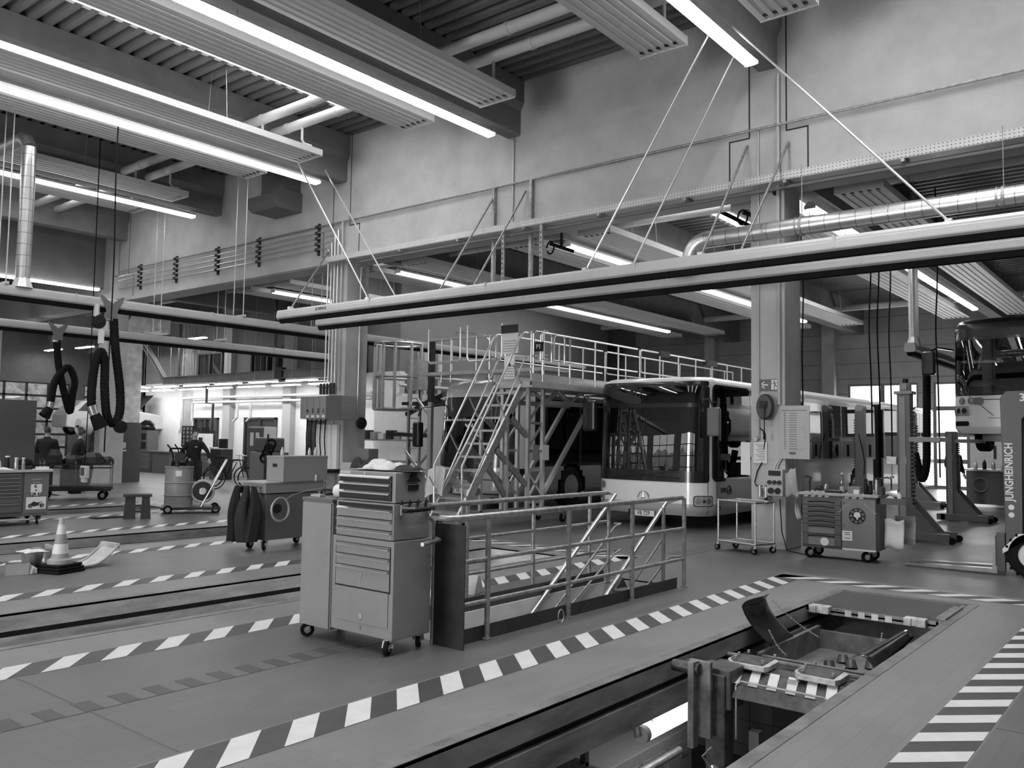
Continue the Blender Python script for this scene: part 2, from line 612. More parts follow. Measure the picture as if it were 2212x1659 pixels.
def gatewall(x, name, y_a, y_b, openings, ztop, thick, m):
    """wall across x with openings (y0,y1,z0,z1)"""
    mb = MB()
    ys = sorted({y_a, y_b, *[o[0] for o in openings], *[o[1] for o in openings]})
    for i in range(len(ys) - 1):
        cy = (ys[i] + ys[i + 1]) / 2
        ops = sorted([o for o in openings if o[0] < cy < o[1]], key=lambda o: o[2])
        z = 0
        for o_ in ops:
            if o_[2] > z:
                mb.box(x, x + thick, ys[i], ys[i + 1], z, o_[2])
            z = o_[3]
        mb.box(x, x + thick, ys[i], ys[i + 1], z, ztop)
    return struct(mb, name, m)
# glazed gates in the front wall, behind the camera
WN = [0]
def window_x(x, y0, y1, z0, z1, cols, rows, fm, w=.07, pane=True):
    WN[0] += 1
    mb = MB()
    for i in range(cols + 1):
        y = y0 + (y1 - y0) * i / cols
        mb.box(x - .04, x + .04, y - w / 2, y + w / 2, z0, z1)
    for i in range(rows + 1):
        z = z0 + (z1 - z0) * i / rows
        mb.box(x - .035, x + .035, y0, y1, z - w / 2, z + w / 2)
    o = mb.build('window_%d' % WN[0], fm)
    o['kind'] = 'structure'
    if pane:
        mb = MB(); mb.box(x - .004, x + .004, y0, y1, z0, z1)
        mb.build('pane', pane_m, o)
    return o
fr_ops = [(2.63 + 5.37 * k - 2.1, 2.63 + 5.37 * k + 2.1, 0.05, 4.4) for k in range(-1, 7)]
gatewall(X0 - .3, 'wall_front', Y0, Y1, fr_ops, 9.0, .3, concrete)
for a, b, c, d in fr_ops:
    window_x(X0 - .15, a, b, c, d, 3, 5, frame_gr)
bk_ops = [(8.55, 11.25, .05, 4.12), (3.2, 8.0, .05, 4.12), (-2.3, 2.6, .05, 4.12), (13.6, 16.3, 3.0, 4.3)]
gatewall(X1, 'wall_back', Y0, Y1, bk_ops, 7.4, .3, bricky('ribbed_cladding', 0.36, 0.2, 40, 0.62, 0.02, rough=.6, plane='YZ', offset=0, var=.02))
for a, b, c, d in bk_ops:
    window_x(X1 + .1, a, b, c, d, max(1, round((b - a) / 1.3)), 1 if d - c < 2 else 4, frame_gr, w=.16)
# wall posts on the back wall
for y in (0.9, 11.9, 17.2):
    mb = MB(); mb.box(X1 - .45, X1, y - .25, y + .25, 0, 7.3)
    struct(mb, 'pillar', concrete)
# gable walls
mb = MB(); mb.box(X0, X1, Y0 - .3, Y0, 0, 9.2); struct(mb, 'wall_right', concrete)
gops = [(15.0, 18.9, 0.3, 3.98), (19.6, 20.8, 2.2, 3.98), (22.2, 24.2, 0.3, 3.6), (9.0, 13.0, .3, 3.98)]
mb = MB()
xs = sorted({X0, X1, *[g[0] for g in gops], *[g[1] for g in gops]})
for i in range(len(xs) - 1):
    cx = (xs[i] + xs[i + 1]) / 2
    z = 0
    for g in [g for g in gops if g[0] < cx < g[1]]:
        mb.box(xs[i], xs[i + 1], Y1, Y1 + .3, z, g[2]); z = g[3]
    mb.box(xs[i], xs[i + 1], Y1, Y1 + .3, z, 9.2)
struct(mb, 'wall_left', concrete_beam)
for g in gops:
    WN[0] += 1
    mb = MB()
    nx = max(1, round((g[1] - g[0]) / 1.0)); nz = max(1, round((g[3] - g[2]) / .62))
    for i in range(nx + 1):
        x = g[0] + (g[1] - g[0]) * i / nx
        mb.box(x - .05, x + .05, Y1 + .05, Y1 + .12, g[2], g[3])
    for i in range(nz + 1):
        z = g[2] + (g[3] - g[2]) * i / nz
        mb.box(g[0], g[1], Y1 + .05, Y1 + .12, z - .05, z + .05)
    o = struct(mb, 'window_%d' % WN[0], frame_dk)
    mb = MB(); mb.box(g[0], g[1], Y1 + .08, Y1 + .085, g[2], g[3]); mb.build('pane', pane_m, o)

# ---------------- roofs: trapezoidal decking with the roof lights left open
def deck(name, x0, x1, y0, y1, z, holes, pitch=0.28, depth=0.11):
    mb = MB()
    bounds = sorted({y0, y1, *[h[2] for h in holes], *[h[3] for h in holes]})
    for j in range(len(bounds) - 1):
        ya, yb = bounds[j], bounds[j + 1]
        cy = (ya + yb) / 2
        hs = [h for h in holes if h[2] < cy < h[3]]
        segs = []
        x = x0
        for h in sorted(hs):
            segs.append((x, h[0])); x = h[1]
        segs.append((x, x1))
        for a, b in segs:
            n = max(1, round((b - a) / pitch)); p = (b - a) / n
            pts = []
            for i in range(n):
                q = a + i * p
                pts += [(q, z), (q + p * .28, z), (q + p * .42, z - depth), (q + p * .86, z - depth)]
            pts.append((b, z))
            vs = [(u, ya, v) for u, v in pts] + [(u, yb, v) for u, v in pts]
            k = len(pts)
            mb.add(vs, [(i, i + 1, k + i + 1, k + i) for i in range(k - 1)])
    o = struct(mb, name, deck_m)
    # weatherproof top
    return o
sky1 = [(0.2, 11.9, 12.25, 14.68), (0.2, 11.9, 1.5, 3.9), (0.2, 11.9, 23.0, 25.4)]
sky2 = [(15.5, 28.6, 6.9, 9.3), (15.5, 28.6, 17.6, 20.0)]
deck('ceiling', X0, PX0 + .1, Y0, 28.3, 9.08, sky1)
deck('ceiling', X0, PX0 + .3, 28.3, Y1, 7.42, [])
deck('ceiling', PX1 - .5, X1, Y0, Y1, 7.42, sky2)
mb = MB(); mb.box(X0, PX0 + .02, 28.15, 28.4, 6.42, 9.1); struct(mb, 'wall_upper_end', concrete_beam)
mb = MB()
for (sk, z) in ((sky1, 9.08), (sky2, 7.42)):
    for a, b, c, d in sk:
        for q in ((a - .1, b + .1, c - .1, c), (a - .1, b + .1, d, d + .1), (a - .1, a, c, d), (b, b + .1, c, d)):
            mb.box(*q, z - .1, z + .45)
struct(mb, 'trim_33', lamp_white)
# top skin above the decking so no stray light leaks in
mb = MB()
def skin(x0, x1, y0, y1, z, hs):
    ys = sorted({y0, y1, *[h[2] for h in hs], *[h[3] for h in hs]})
    for j in range(len(ys) - 1):
        cy = (ys[j] + ys[j + 1]) / 2
        x = x0
        for h in sorted([h for h in hs if h[2] < cy < h[3]]):
            mb.box(x, h[0], ys[j], ys[j + 1], z, z + .12); x = h[1]
        mb.box(x, x1, ys[j], ys[j + 1], z, z + .12)
skin(X0 - .3, PX0 + .3, Y0 - .3, 28.5, 9.1, sky1)
skin(X0 - .3, PX0 + .3, 28.5, Y1 + .3, 7.5, [])
skin(PX0 + .1, X1 + .3, Y0 - .3, Y1 + .3, 7.45, sky2)
mb.box(PX0 + .2, PX0 + .3, Y0, Y1, 7.4, 9.2)
struct(mb, 'ceiling', concrete_beam)
for a, b, c, d in sky1 + sky2:
    z = 9.3 if (a, b, c, d) in sky1 else 7.65
    WN[0] += 1
    mb = MB()
    for i in range(9):
        x = a + (b - a) * i / 8
        mb.box(x - .03, x + .03, c, d, z, z + .06)
    mb.box(a, b, c, c + .05, z, z + .06); mb.box(a, b, d - .05, d, z, z + .06)
    o = struct(mb, 'window_%d' % WN[0], lamp_white)
    mb = MB(); mb.box(a, b, c, d, z + .065, z + .07)
    mb.build('pane', pane_m, o)
# roof beams
for k, y in enumerate(BEAMS):
    y = y + 0.05
    mb = MB()
    prof = [(y - .14, 7.84), (y + .14, 7.84), (y + .17, 7.87), (y + .17, 8.35), (y + .25, 8.5), (y + .25, 8.97), (y - .25, 8.97), (y - .25, 8.5), (y - .17, 8.35), (y - .17, 7.87)]
    if y < 27.2:
        mb.prism(prof, X0, PX0, 'x')
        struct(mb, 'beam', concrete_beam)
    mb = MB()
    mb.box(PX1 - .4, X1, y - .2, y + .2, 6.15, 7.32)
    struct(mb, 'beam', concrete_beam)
# ---------------------------------------------------------------- lamps along the beams
def strip(x0, x1, y, z, w, label, group, em=None, hang=0.0):
    r = thing('strip_light', label, 'light', (x0, y, z), 0, group)
    L = x1 - x0
    mb = MB()
    mb.prism([(-w * .42, .05), (-w * .2, .12), (w * .2, .12), (w * .42, .05)], 0, L, 'x')
    for q in (-.03, L):
        mb.prism([(-w * .5, -.005), (-w * .5, 0.05), (-w * .2, .12), (w * .2, .12), (w * .5, .05), (w * .5, -.005)], q, q + .03, 'x')
    mb.build('housing', lamp_white, r)
    mb = MB()
    n = max(1, round(L / 1.53))
    for i in range(n):
        a, b = L * i / n + .012, L * (i + 1) / n - .012
        mb.prism([(-w * .46, .048), (-w * .46, .004), (-w * .3, -.02), (w * .3, -.02), (w * .46, .004), (w * .46, .048)], a, b, 'x')
    mb.build('tube', em or tube_e, r)
    if hang:
        mb = MB()
        for i in range(5):
            mb.cyl((L * (i + .5) / 5, 0, .12), (L * (i + .5) / 5, 0, hang), .008, n=5)
        mb.pieces('hanger', galv_d, r)
    return r
bn = ['beam nearest the front', 'beam at the lit pillar', 'middle beam', 'beam at the pipe-clad pillar', 'fourth beam', 'fifth beam']
for i, k in enumerate((1, 2, 3, 4, 5)):
    y = BEAMS[k]
    if k > 1:
        pass
    strip(-6.5, 12.5, y - .02, 7.62, .22, 'long fluorescent strip in the high hall below the %s' % bn[i], 'strip lights below the high roof beams', hang=.24)
strip(-6.5, 13.0, 27.9, 6.30, .22, 'fluorescent strip below the end wall of the high hall', None, hang=.5)
for i, k in enumerate((1, 2, 3, 4, 5)):
    y = BEAMS[k]
    strip(15.2, 19.6 if y > 20 else 29.7, y + .02, 5.93, .2, 'fluorescent strip in the low hall under the %s' % bn[i], 'strip lights in the low hall', em=tube_low, hang=.25)

# ---------------------------------------------------------------- radiant ceiling panels
def radiant(x0, x1, y, z, w, ztop, label, group, detail=True):
    r = thing('radiant_panel', label, 'ceiling panel', (x0, y, z), 0, group)
    L = x1 - x0
    prof = [(-w / 2, .13), (-w / 2, .0), (-w / 2 + .03, 0)]
    n = 5
    st = (w - .12) / n
    for i in range(n):
        a = -w / 2 + .06 + st * (i + .5)
        prof += [(a - .035, 0), (a - .02, .016), (a + .02, .016), (a + .035, 0)]
    prof += [(w / 2 - .03, 0), (w / 2, 0), (w / 2, .13)]
    mb = MB(); mb.prism(prof, 0, L, 'x')
    mb.build('panel_sheet', panel_m, r)
    for xx in (0, L):
        mb = MB()
        s = -1 if xx == 0 else 1
        mb.box(min(xx, xx + s * .025), max(xx, xx + s * .025), -w / 2, w / 2, -.012, .135)
        mb.build('end_cap', panel_m, r)
        mb = MB()
        for i in range(n):
            a = -w / 2 + .06 + st * (i + .5)
            mb.box(xx - s * .16, xx - s * .10, a - .03, a + .03, -.004, .012)
        mb.pieces('fixing_slot', black_p, r)
    mb = MB()
    for i in range(4):
        for s in (-1, 1):
            x = L * (.12 + .25 * i)
            mb.cyl((x, s * w * .42, .13), (x, s * w * .3, ztop - z), .006, n=4)
    mb.pieces('hanger_wire', galv_d, r)
    return r
pn = ['front end', 'lit pillar', 'middle beam', 'pipe-clad pillar', 'fourth beam', 'fifth beam']
for i, k in enumerate((1, 2, 3, 4, 5)):
    for s, side in ((-1, 'near'), (1, 'far')):
        radiant(-6, 11.5, BEAMS[k] + s * 1.0, 7.75, .84, 8.95, 'ribbed heating panel in the high hall, %s side of the %s' % (side, bn[i]), 'radiant panels in the high hall')
for i, k in enumerate((1, 2, 3, 4, 5)):
    for s, side in ((-1, 'near'), (1, 'far')):
        yy = BEAMS[k] + s * .95
        radiant(14.8, 19.5 if yy > 20.5 else 31.8, yy, 6.0, .82, 7.3, 'ribbed heating panel in the low hall, %s side of the %s' % (side, bn[i]), 'radiant panels in the low hall')

# ---------------------------------------------------------------- pipes under the roof
def pipe(name, pts, r, m, label, cat='pipe', rings=None, n=12, group=None):
    mb = MB()
    mb.tube(pts, r, n=n)
    o = mb.build(name, m, smooth=True)
    tag(o, label, cat, group)
    if rings:
        mb = MB()
        p0, p1 = Vector(pts[0]), Vector(pts[-1])
        for t in rings:
            c = p0.lerp(p1, t); d = (p1 - p0).normalized()
            mb.cyl(c - d * .04, c + d * .04, r * 1.12, n=n)
        mb.build('sleeve', m, o, smooth=True)
    return o
for x, a in ((10.45, 'outer'), (11.1, 'inner')):
    pipe('insulated_pipe', [(x, -8.9, 8.38), (x, 27, 8.38)], .10, pipe_w, '%s one of the two insulated heating pipes under the high roof' % a, rings=[.3 + .047 * i for i in range(14)])
for x, a in ((16.3, 'nearer'), (17.0, 'farther')):
    pipe('insulated_pipe', [(x, -8.9, 6.75), (x, 43, 6.75)], .10, pipe_w, '%s one of the two insulated pipes just inside the low hall' % a, rings=[.2 + .06 * i for i in range(11)])
pipe('insulated_pipe', [(32.5, -8.9, 6.75), (32.5, 43, 6.75)], .12, pipe_w, 'insulated pipe below the low roof near the back gates')
# short feeds from the insulated pipes to the panels
k_ = 0
for k in (1, 2, 3, 4, 5):
    for s in (-1, 1):
        for x, e in ((10.45, .25), (11.1, -.25)):
            y = BEAMS[k] + s * 1.0 + e
            mb = MB()
            mb.tube([(x, y, 8.3), (x, y, 8.02), (x + .06, y, 7.95), (11.35, y, 7.95)], .028, n=6)
            o = mb.build('feed_pipe', pipe_w)
            tag(o, 'short bent pipe feeding a ceiling heating panel', 'pipe', 'feed pipes of the heating panels')
# wall pipe and pipe bundle
pipe('wall_pipe', [(13.24, -8.9, 6.855), (13.24, 27, 6.855)], .022, galv_d, 'thin steel pipe running along the upper concrete wall', n=8)
for i, z in enumerate((6.70, 6.56, 6.42, 6.28)):
    y0 = 16.0 + .12 * (i + 1)
    mb = MB()
    mb.tube([(13.22, 27, z), (13.22, y0 + .05, z), (13.22, y0, z - .05), (13.22, y0, 2.75)], .02, n=6)
    o = mb.build('media_pipe', conduit_m, smooth=True)
    tag(o, 'steel supply pipe running along the wall and down the pipe-clad pillar', 'pipe', 'supply pipes on the pipe-clad pillar')
mb = MB(); mb.tube([(13.22, 15.98, 6.85), (13.22, 15.98, 2.75)], .02, n=6)
tag(mb.build('media_pipe', conduit_m, smooth=True), 'steel supply pipe dropping from the long wall pipe down the pipe-clad pillar', 'pipe')
for y in (16.95, 19.45, 21.4, 23.6, 25.7):
    mb = MB()
    mb.box(13.26, 13.31, y - .03, y + .03, 6.15, 6.95)
    for z in (6.855, 6.70, 6.56, 6.42, 6.28):
        mb.box(13.19, 13.27, y - .05, y + .05, z - .035, z + .035)
    tag(mb.build('pipe_bracket', dark_metal), 'dark bracket clamping the pipe bundle to the wall', 'bracket', 'brackets of the wall pipe bundle')
# conduits on pillars
def conduit(pts, r, label, m=conduit_m):
    mb = MB(); mb.tube(pts, r, n=8)
    return tag(mb.build('conduit', m, smooth=True), label, 'conduit')
conduit([(13.27, 5.215, 7.7), (13.27, 5.215, 2.3)], .032, 'thick pale conduit down the lit pillar', pipe_l)
conduit([(13.28, 5.555, 6.85), (13.28, 5.555, 1.75)], .012, 'thin conduit down the left edge of the lit pillar')
conduit([(13.28, 10.76, 7.8), (13.28, 10.76, 6.1)], .018, 'thin conduit on the upper wall below the middle beam', pipe_l)
conduit([(13.85, 15.84, 5.85), (13.7, 15.82, 5.8), (13.7, 15.82, 2.0)], .018, 'bent conduit on the side face of the pipe-clad pillar')
conduit([(13.9, 5.08, 5.2), (13.95, 5.06, 4.2), (13.9, 5.07, 3.2), (13.93, 5.07, 2.3)], .012, 'black cable hanging down the side face of the lit pillar', black_m)
# cable tray
tray_m = bricky('perforated_tray', 0.05, 0.6, .055, .05, .022, rough=.4, plane='YZ', offset=0)
mb = MB()
mb.box(13.03, 13.04, -8.9, 16.35, 5.86, 5.99)
mb.box(13.03, 13.28, -8.9, 16.35, 5.855, 5.865)
mb.box(13.27, 13.28, -8.9, 16.35, 5.86, 5.99)
tray = mb.build('cable_tray', tray_m)
tag(tray, 'long perforated cable tray along the lower edge of the upper wall', 'cable tray')
mb = MB()
for i in range(14):
    y = 15.5 - 1.75 * i
    mb.bar((13.3, y, 5.82), (12.98, y, 5.82), .05, .05)
mb.pieces('tray_bracket', galv_d, tray)
mb = MB(); mb.tube([(13.12, -8.9, 5.76), (13.12, 15.2, 5.76)], .03, n=8)
tag(mb.build('cable_duct', mat('duct_grey', .16, .5)), 'slim grey duct hung below the long cable tray', 'duct')
# vertical strut channels and their braces
for y, z1, z0 in ((11.23, 6.87, 4.5), (10.26, 6.86, 4.5), (9.79, 5.8, 4.5), (10.74, 5.75, 4.5)):
    mb = MB()
    mb.box(12.96 if z1 < 6 else 13.22, 13.0 if z1 < 6 else 13.3, y - .03, y + .03, z0, z1)
    if z1 < 6:
        mb.box(12.96, 13.36, y - .02, y + .02, 5.79, 5.84); mb.box(13.32, 13.36, y - .02, y + .02, 5.84, 5.89)
        for j in range(12):
            mb.box(12.953, 12.962, y - .008, y + .008, z0 + .05 + j * .1, z0 + .09 + j * .1, 1)
    tag(mb.build('strut_channel', [galv_d, black_p]), 'slotted steel channel hanging at the upper wall between the pillars', 'bracket', 'steel channels between the pillars')
for a, b in (((13.25, 11.25, 6.65), (11.75, 11.3, 4.5)), ((13.25, 10.4, 6.65), (11.8, 10.48, 4.5)), ((13.3, 5.75, 6.63), (11.6, 5.75, 4.47)), ((13.3, 5.05, 6.55), (11.75, 5.2, 4.47)),
             ((11.6, 5.25, 7.86), (11.6, 2.37, 4.49)), ((11.6, 5.6, 7.9), (11.6, 7.83, 4.47)), ((12.5, 5.6, 7.9), (12.45, 7.55, 4.47)), ((11.6, 15.7, 7.9), (11.6, 13.16, 4.5)), ((12.5, 15.8, 7.9), (12.45, 13.1, 4.47)), ((13.25, 16.5, 6.2), (11.5, 15.6, 4.47))):
    mb = MB()
    mb.cyl(a, b, .017 if a[2] > 7 else .02, n=8)
    o = mb.build('tie_rod', conduit_m if a[2] > 7 else galv_d)
    mb = MB(); mb.box(b[0] - .05, b[0] + .05, b[1] - .04, b[1] + .04, 4.42, 4.52)
    mb.build('clamp', lamp_white, o)
    tag(o, 'slanting steel tie rod holding the long double extraction rail', 'rod', 'tie rods of the double extraction rail')

# ---------------------------------------------------------------- exhaust extraction rails
def rail(p0, p1, label, ends=True):
    """an aluminium channel with rubber lips along its slot, seen from below; runs along x or y"""
    p0, p1 = Vector(p0), Vector(p1)
    L = (p1 - p0).length
    ang = math.atan2((p1 - p0).y, (p1 - p0).x)
    r = thing('extraction_rail', label, 'extraction rail', p0, ang)
    prof = [(-.075, .0), (-.11, .03), (-.115, .045), (-.115, .125), (-.105, .135), (-.105, .16), (-.085, .20), (.085, .20), (.105, .16), (.105, .135), (.115, .125), (.115, .045), (.11, .03), (.075, 0)]
    mb = MB(); mb.prism(prof, 0, L, 'x')
    mb.build('channel', alu_paint, r, bevel=0)
    mb = MB(); mb.prism([(-.085, 0.004), (-.055, -.075), (-.004, -.085), (-.004, .004)], .05, L, 'x')
    mb.prism([(.085, 0.004), (.055, -.075), (.004, -.085), (.004, .004)], .05, L, 'x')
    mb.build('rubber_lip', black_m, r)
    mb = MB()
    n = int(L / 3)
    for i in range(1, n):
        x = L * i / n
        mb.box(x - .02, x + .02, -.12, .12, .05, .21)
    if n > 1:
        mb.build('joint_collar', alu_paint, r)
    return r
# runs along y
rail((11.5, 15.95, 4.25), (11.5, -8.5, 4.25), 'front one of the two long parallel extraction rails crossing the hall')
rail((12.5, 15.85, 4.20), (12.5, -8.5, 4.20), 'rear one of the two long parallel extraction rails crossing the hall')
mb = MB(); text('marking', 'SCHRAGE', .085, dark_metal, None, (11.382, 14.4, 4.37), ROT_NX, ext=.002).name
bpy.data.objects['marking'].parent = None
tag(bpy.data.objects['marking'], 'small dark maker marking near the free end of the front extraction rail', 'lettering')
rail((-7.5, 17.6, 4.25), (26, 17.6, 4.25), 'extraction rail on the near side carrying the hose with the big loop')
rail((-7.5, 22.6, 4.2), (19.4, 22.6, 4.2), 'extraction rail on the far side carrying the hose with the open loop')
rail((19.55, 4.8, 3.68), (34, 4.8, 3.68), 'short extraction rail beside the lifted bus')
for y, xs_ in ((17.75, (6.44, 11.6, 13.9)), (22.6, (12.2, 14.2))):
    for x in xs_:
        mb = MB()
        zt = 8.9 if x < 13.3 else 6.9
        for s in (-.2, .2):
            mb.cyl((x, y + s, 4.5), (x, y + s, zt), .012, n=6)
        mb.box(x - .03, x + .03, y - .28, y + .28, 4.455, 4.51)
        tag(mb.build('rail_hanger', conduit_m), 'pair of steel hanger rods with a cross bar holding an extraction rail', 'rod', 'hanger rods of the extraction rails')
# ducts
spiral = bricky('spiral_duct', 0.62, 0.22, 50, .16, .006, rough=.33, plane='XZ', offset=0)
def spiral_mat(name, plane):
    m = bricky(name, 0.62, 0.25, .22, 50, .007, rough=.3, plane=plane, offset=0, var=.02)
    m.node_tree.nodes['Principled BSDF'].inputs['Metallic'].default_value = .85
    return m
spy, spz = spiral_mat('spiral_duct_y', 'YX'), spiral_mat('spiral_duct_z', 'ZX')
r = thing('spiral_duct', 'round spiral metal duct above the double rail passing in front of the lit pillar', 'duct', (12.5, 0, 0))
mb = MB(); mb.tube([(0, -8.8, 4.93), (0, 6.1, 4.93), ], .135, n=24); mb.build('duct_pipe', spy, r, smooth=True)
mb = MB(); mb.tube([(0, 6.1, 4.93)] + [(0, 6.1 + .28 * math.sin(R(a)) * 1.0, 4.93 - .28 * (1 - math.cos(R(a)))) for a in range(15, 91, 15)] + [(0, 6.38, 4.60)], .135, n=20)
mb.build('elbow', alu, r, smooth=True)
mb = MB(); mb.cyl((0, 6.38, 4.62), (0, 6.38, 4.40), .14, .24, n=20); mb.build('cone', alu, r, smooth=True)
for y in (4.55, 1.9, -1, -4):
    mb = MB(); mb.cyl((0, y - .02, 4.93), (0, y + .02, 4.93), .148, n=24); mb.cyl((0, y + .06, 4.93), (0, y + .08, 4.93), .148, n=24)
    mb.cyl((0, y, 5.07), (0, y, 5.88), .006, n=5)
    mb.build('pipe_clamp', galv_d, r)
r = thing('spiral_duct', 'upright spiral duct dropping onto the near extraction rail with a cone foot', 'duct', (6.75, 17.6, 0))
mb = MB(); mb.tube([(0, 0, 4.62), (0, 0, 7.2)], .13, n=20); mb.build('duct_pipe', spz, r, smooth=True)
mb = MB(); mb.tube([(0, 0, 7.2), (-.02, 0.08, 7.34), (-.02, .3, 7.42), (-.02, 4.5, 7.42)], .13, n=20); mb.build('elbow', galv_d, r, smooth=True)
mb = MB(); mb.cyl((0, 0, 4.64), (0, 0, 4.44), .13, .2, n=8); mb.build('cone', alu, r)
r = thing('spiral_duct', 'slim upright duct dropping onto the short rail beside the lifted bus', 'duct', (19.9, 4.8, .12))
mb = MB(); mb.tube([(0, 0, 3.9), (0, 0, 7.1)], .10, n=16); mb.build('duct_pipe', alu, r, smooth=True)
mb = MB(); mb.cyl((0, 0, 3.92), (0, 0, 3.7), .10, .16, n=10); mb.build('cone', alu, r)
# square ventilation outlet on the upper wall
r = thing('air_outlet', 'dark box-shaped air outlet hanging on the upper wall by the pipe bundle', 'duct', (13.0, 18.2, 0))
mb = MB(); mb.box(-.2, .3, -.42, .55, 7.85, 8.9); mb.build('shaft', mat('dark_duct', .15, .5), r)
mb = MB(); mb.prism([(-.6, 7.5), (-.45, 7.35), (.3, 7.35), (.3, 7.85), (-.2, 7.85), (-.55, 7.7)], -.5, .6, 'y'); mb.build('hood', MATS['dark_duct'], r)
# silver wrapped duct by the third pillar
foil = mat('foil_wrap', .6, .4, .75, var=.25, scale=5, bump=.5)
r = thing('wrapped_duct', 'tall silver foil-wrapped duct standing beside the third pillar', 'duct', (14.6, 28.8, 0))
mb = MB(); mb.box(-.3, .3, -.35, .35, 2.0, 5.1); mb.build('wrap', foil, r, bevel=.03)
mb = MB(); mb.box(-.34, .34, -.4, .4, 0, 2.0); mb.build('duct_base', mat('dark_sheet', .09, .5), r)
mb = MB(); mb.prism([(-.3, 5.1), (-.3, 5.5), (-.15, 5.72), (.1, 5.8), (1.3, 5.8), (1.3, 5.2), (.35, 5.2), (.3, 5.1)], -.35, .35, 'y'); mb.build('bend', foil, r, bevel=.03)
# small lamps over the far left workplaces
def small_lamp(x, y, z, rz, group, label, L=1.5, top=None):
    r = thing('small_strip_light', label, 'light', (x, y, z), rz, group)
    mb = MB(); mb.prism([(-.11, .02), (-.06, .09), (.06, .09), (.11, .02)], -L / 2, L / 2, 'x'); mb.build('housing', lamp_white, r)
    mb = MB(); mb.box(-L / 2 + .02, L / 2 - .02, -.1, .1, -.01, .018); mb.build('tube', tube_e2, r)
    if top:
        mb = MB()
        for s in (-1, 1):
            mb.cyl((s * L * .35, 0, .09), (s * L * .35, 0, top - z), .006, n=4)
        mb.pieces('hanger', galv_d, r)
    return r
for i in range(7):
    small_lamp(18.9, 36.4 - 2.13 * i, 3.48, R(90), 'row of lamps nearest the white wall', 'short lamp in the row above the workbenches along the white wall', top=7.4)
for i in range(6):
    small_lamp(17.6, 33.8 - 2.13 * i, 3.50, R(90), 'row of lamps in front of the white wall', 'short lamp in the outer row above the workbenches', top=7.4)
for i in range(5):
    small_lamp(17.4 + .25 * i, 41.5 - 2.6 * i, 5.45, R(90), 'short lamps in the far left corner', 'short bright lamp under the low roof in the far left corner', top=7.4)
for i in range(4):
    small_lamp(10.5 + 2.6 * i, 33.5, 5.3, 0, 'lamps along the far left aisle', 'lamp in a line under the low roof beyond the high hall', L=2.0, top=7.4)
# ---------------------------------------------------------------- buses
bus_white = mat('bus_white_lacquer', .86, .22, coat=.6)
bus_grey = mat('bus_mid_lacquer', .26, .25, coat=.6)
bus_skirt = mat('bus_lower_bumper', .38, .35, coat=.3)
bus_black = mat('bus_black_trim', .012, .25, coat=.5)
bus_glass = glassy('bus_dark_glass', .16, .01, .14)
bus_glass_side = glassy('bus_side_glass', .10, .01, .06)
lamp_glass = mat('headlamp_glass', .7, .12, .6)
chrome = mat('chrome', .8, .12, 1.0)
bus_floor = mat('bus_interior_floor', .06, .7)
seat_m = mat('bus_seat_cloth', .07, .8)
seat_l = mat('bus_seat_shell', .3, .5)
rub = black_m
rim_m = mat('wheel_rim', .42, .4, .6, var=.2)

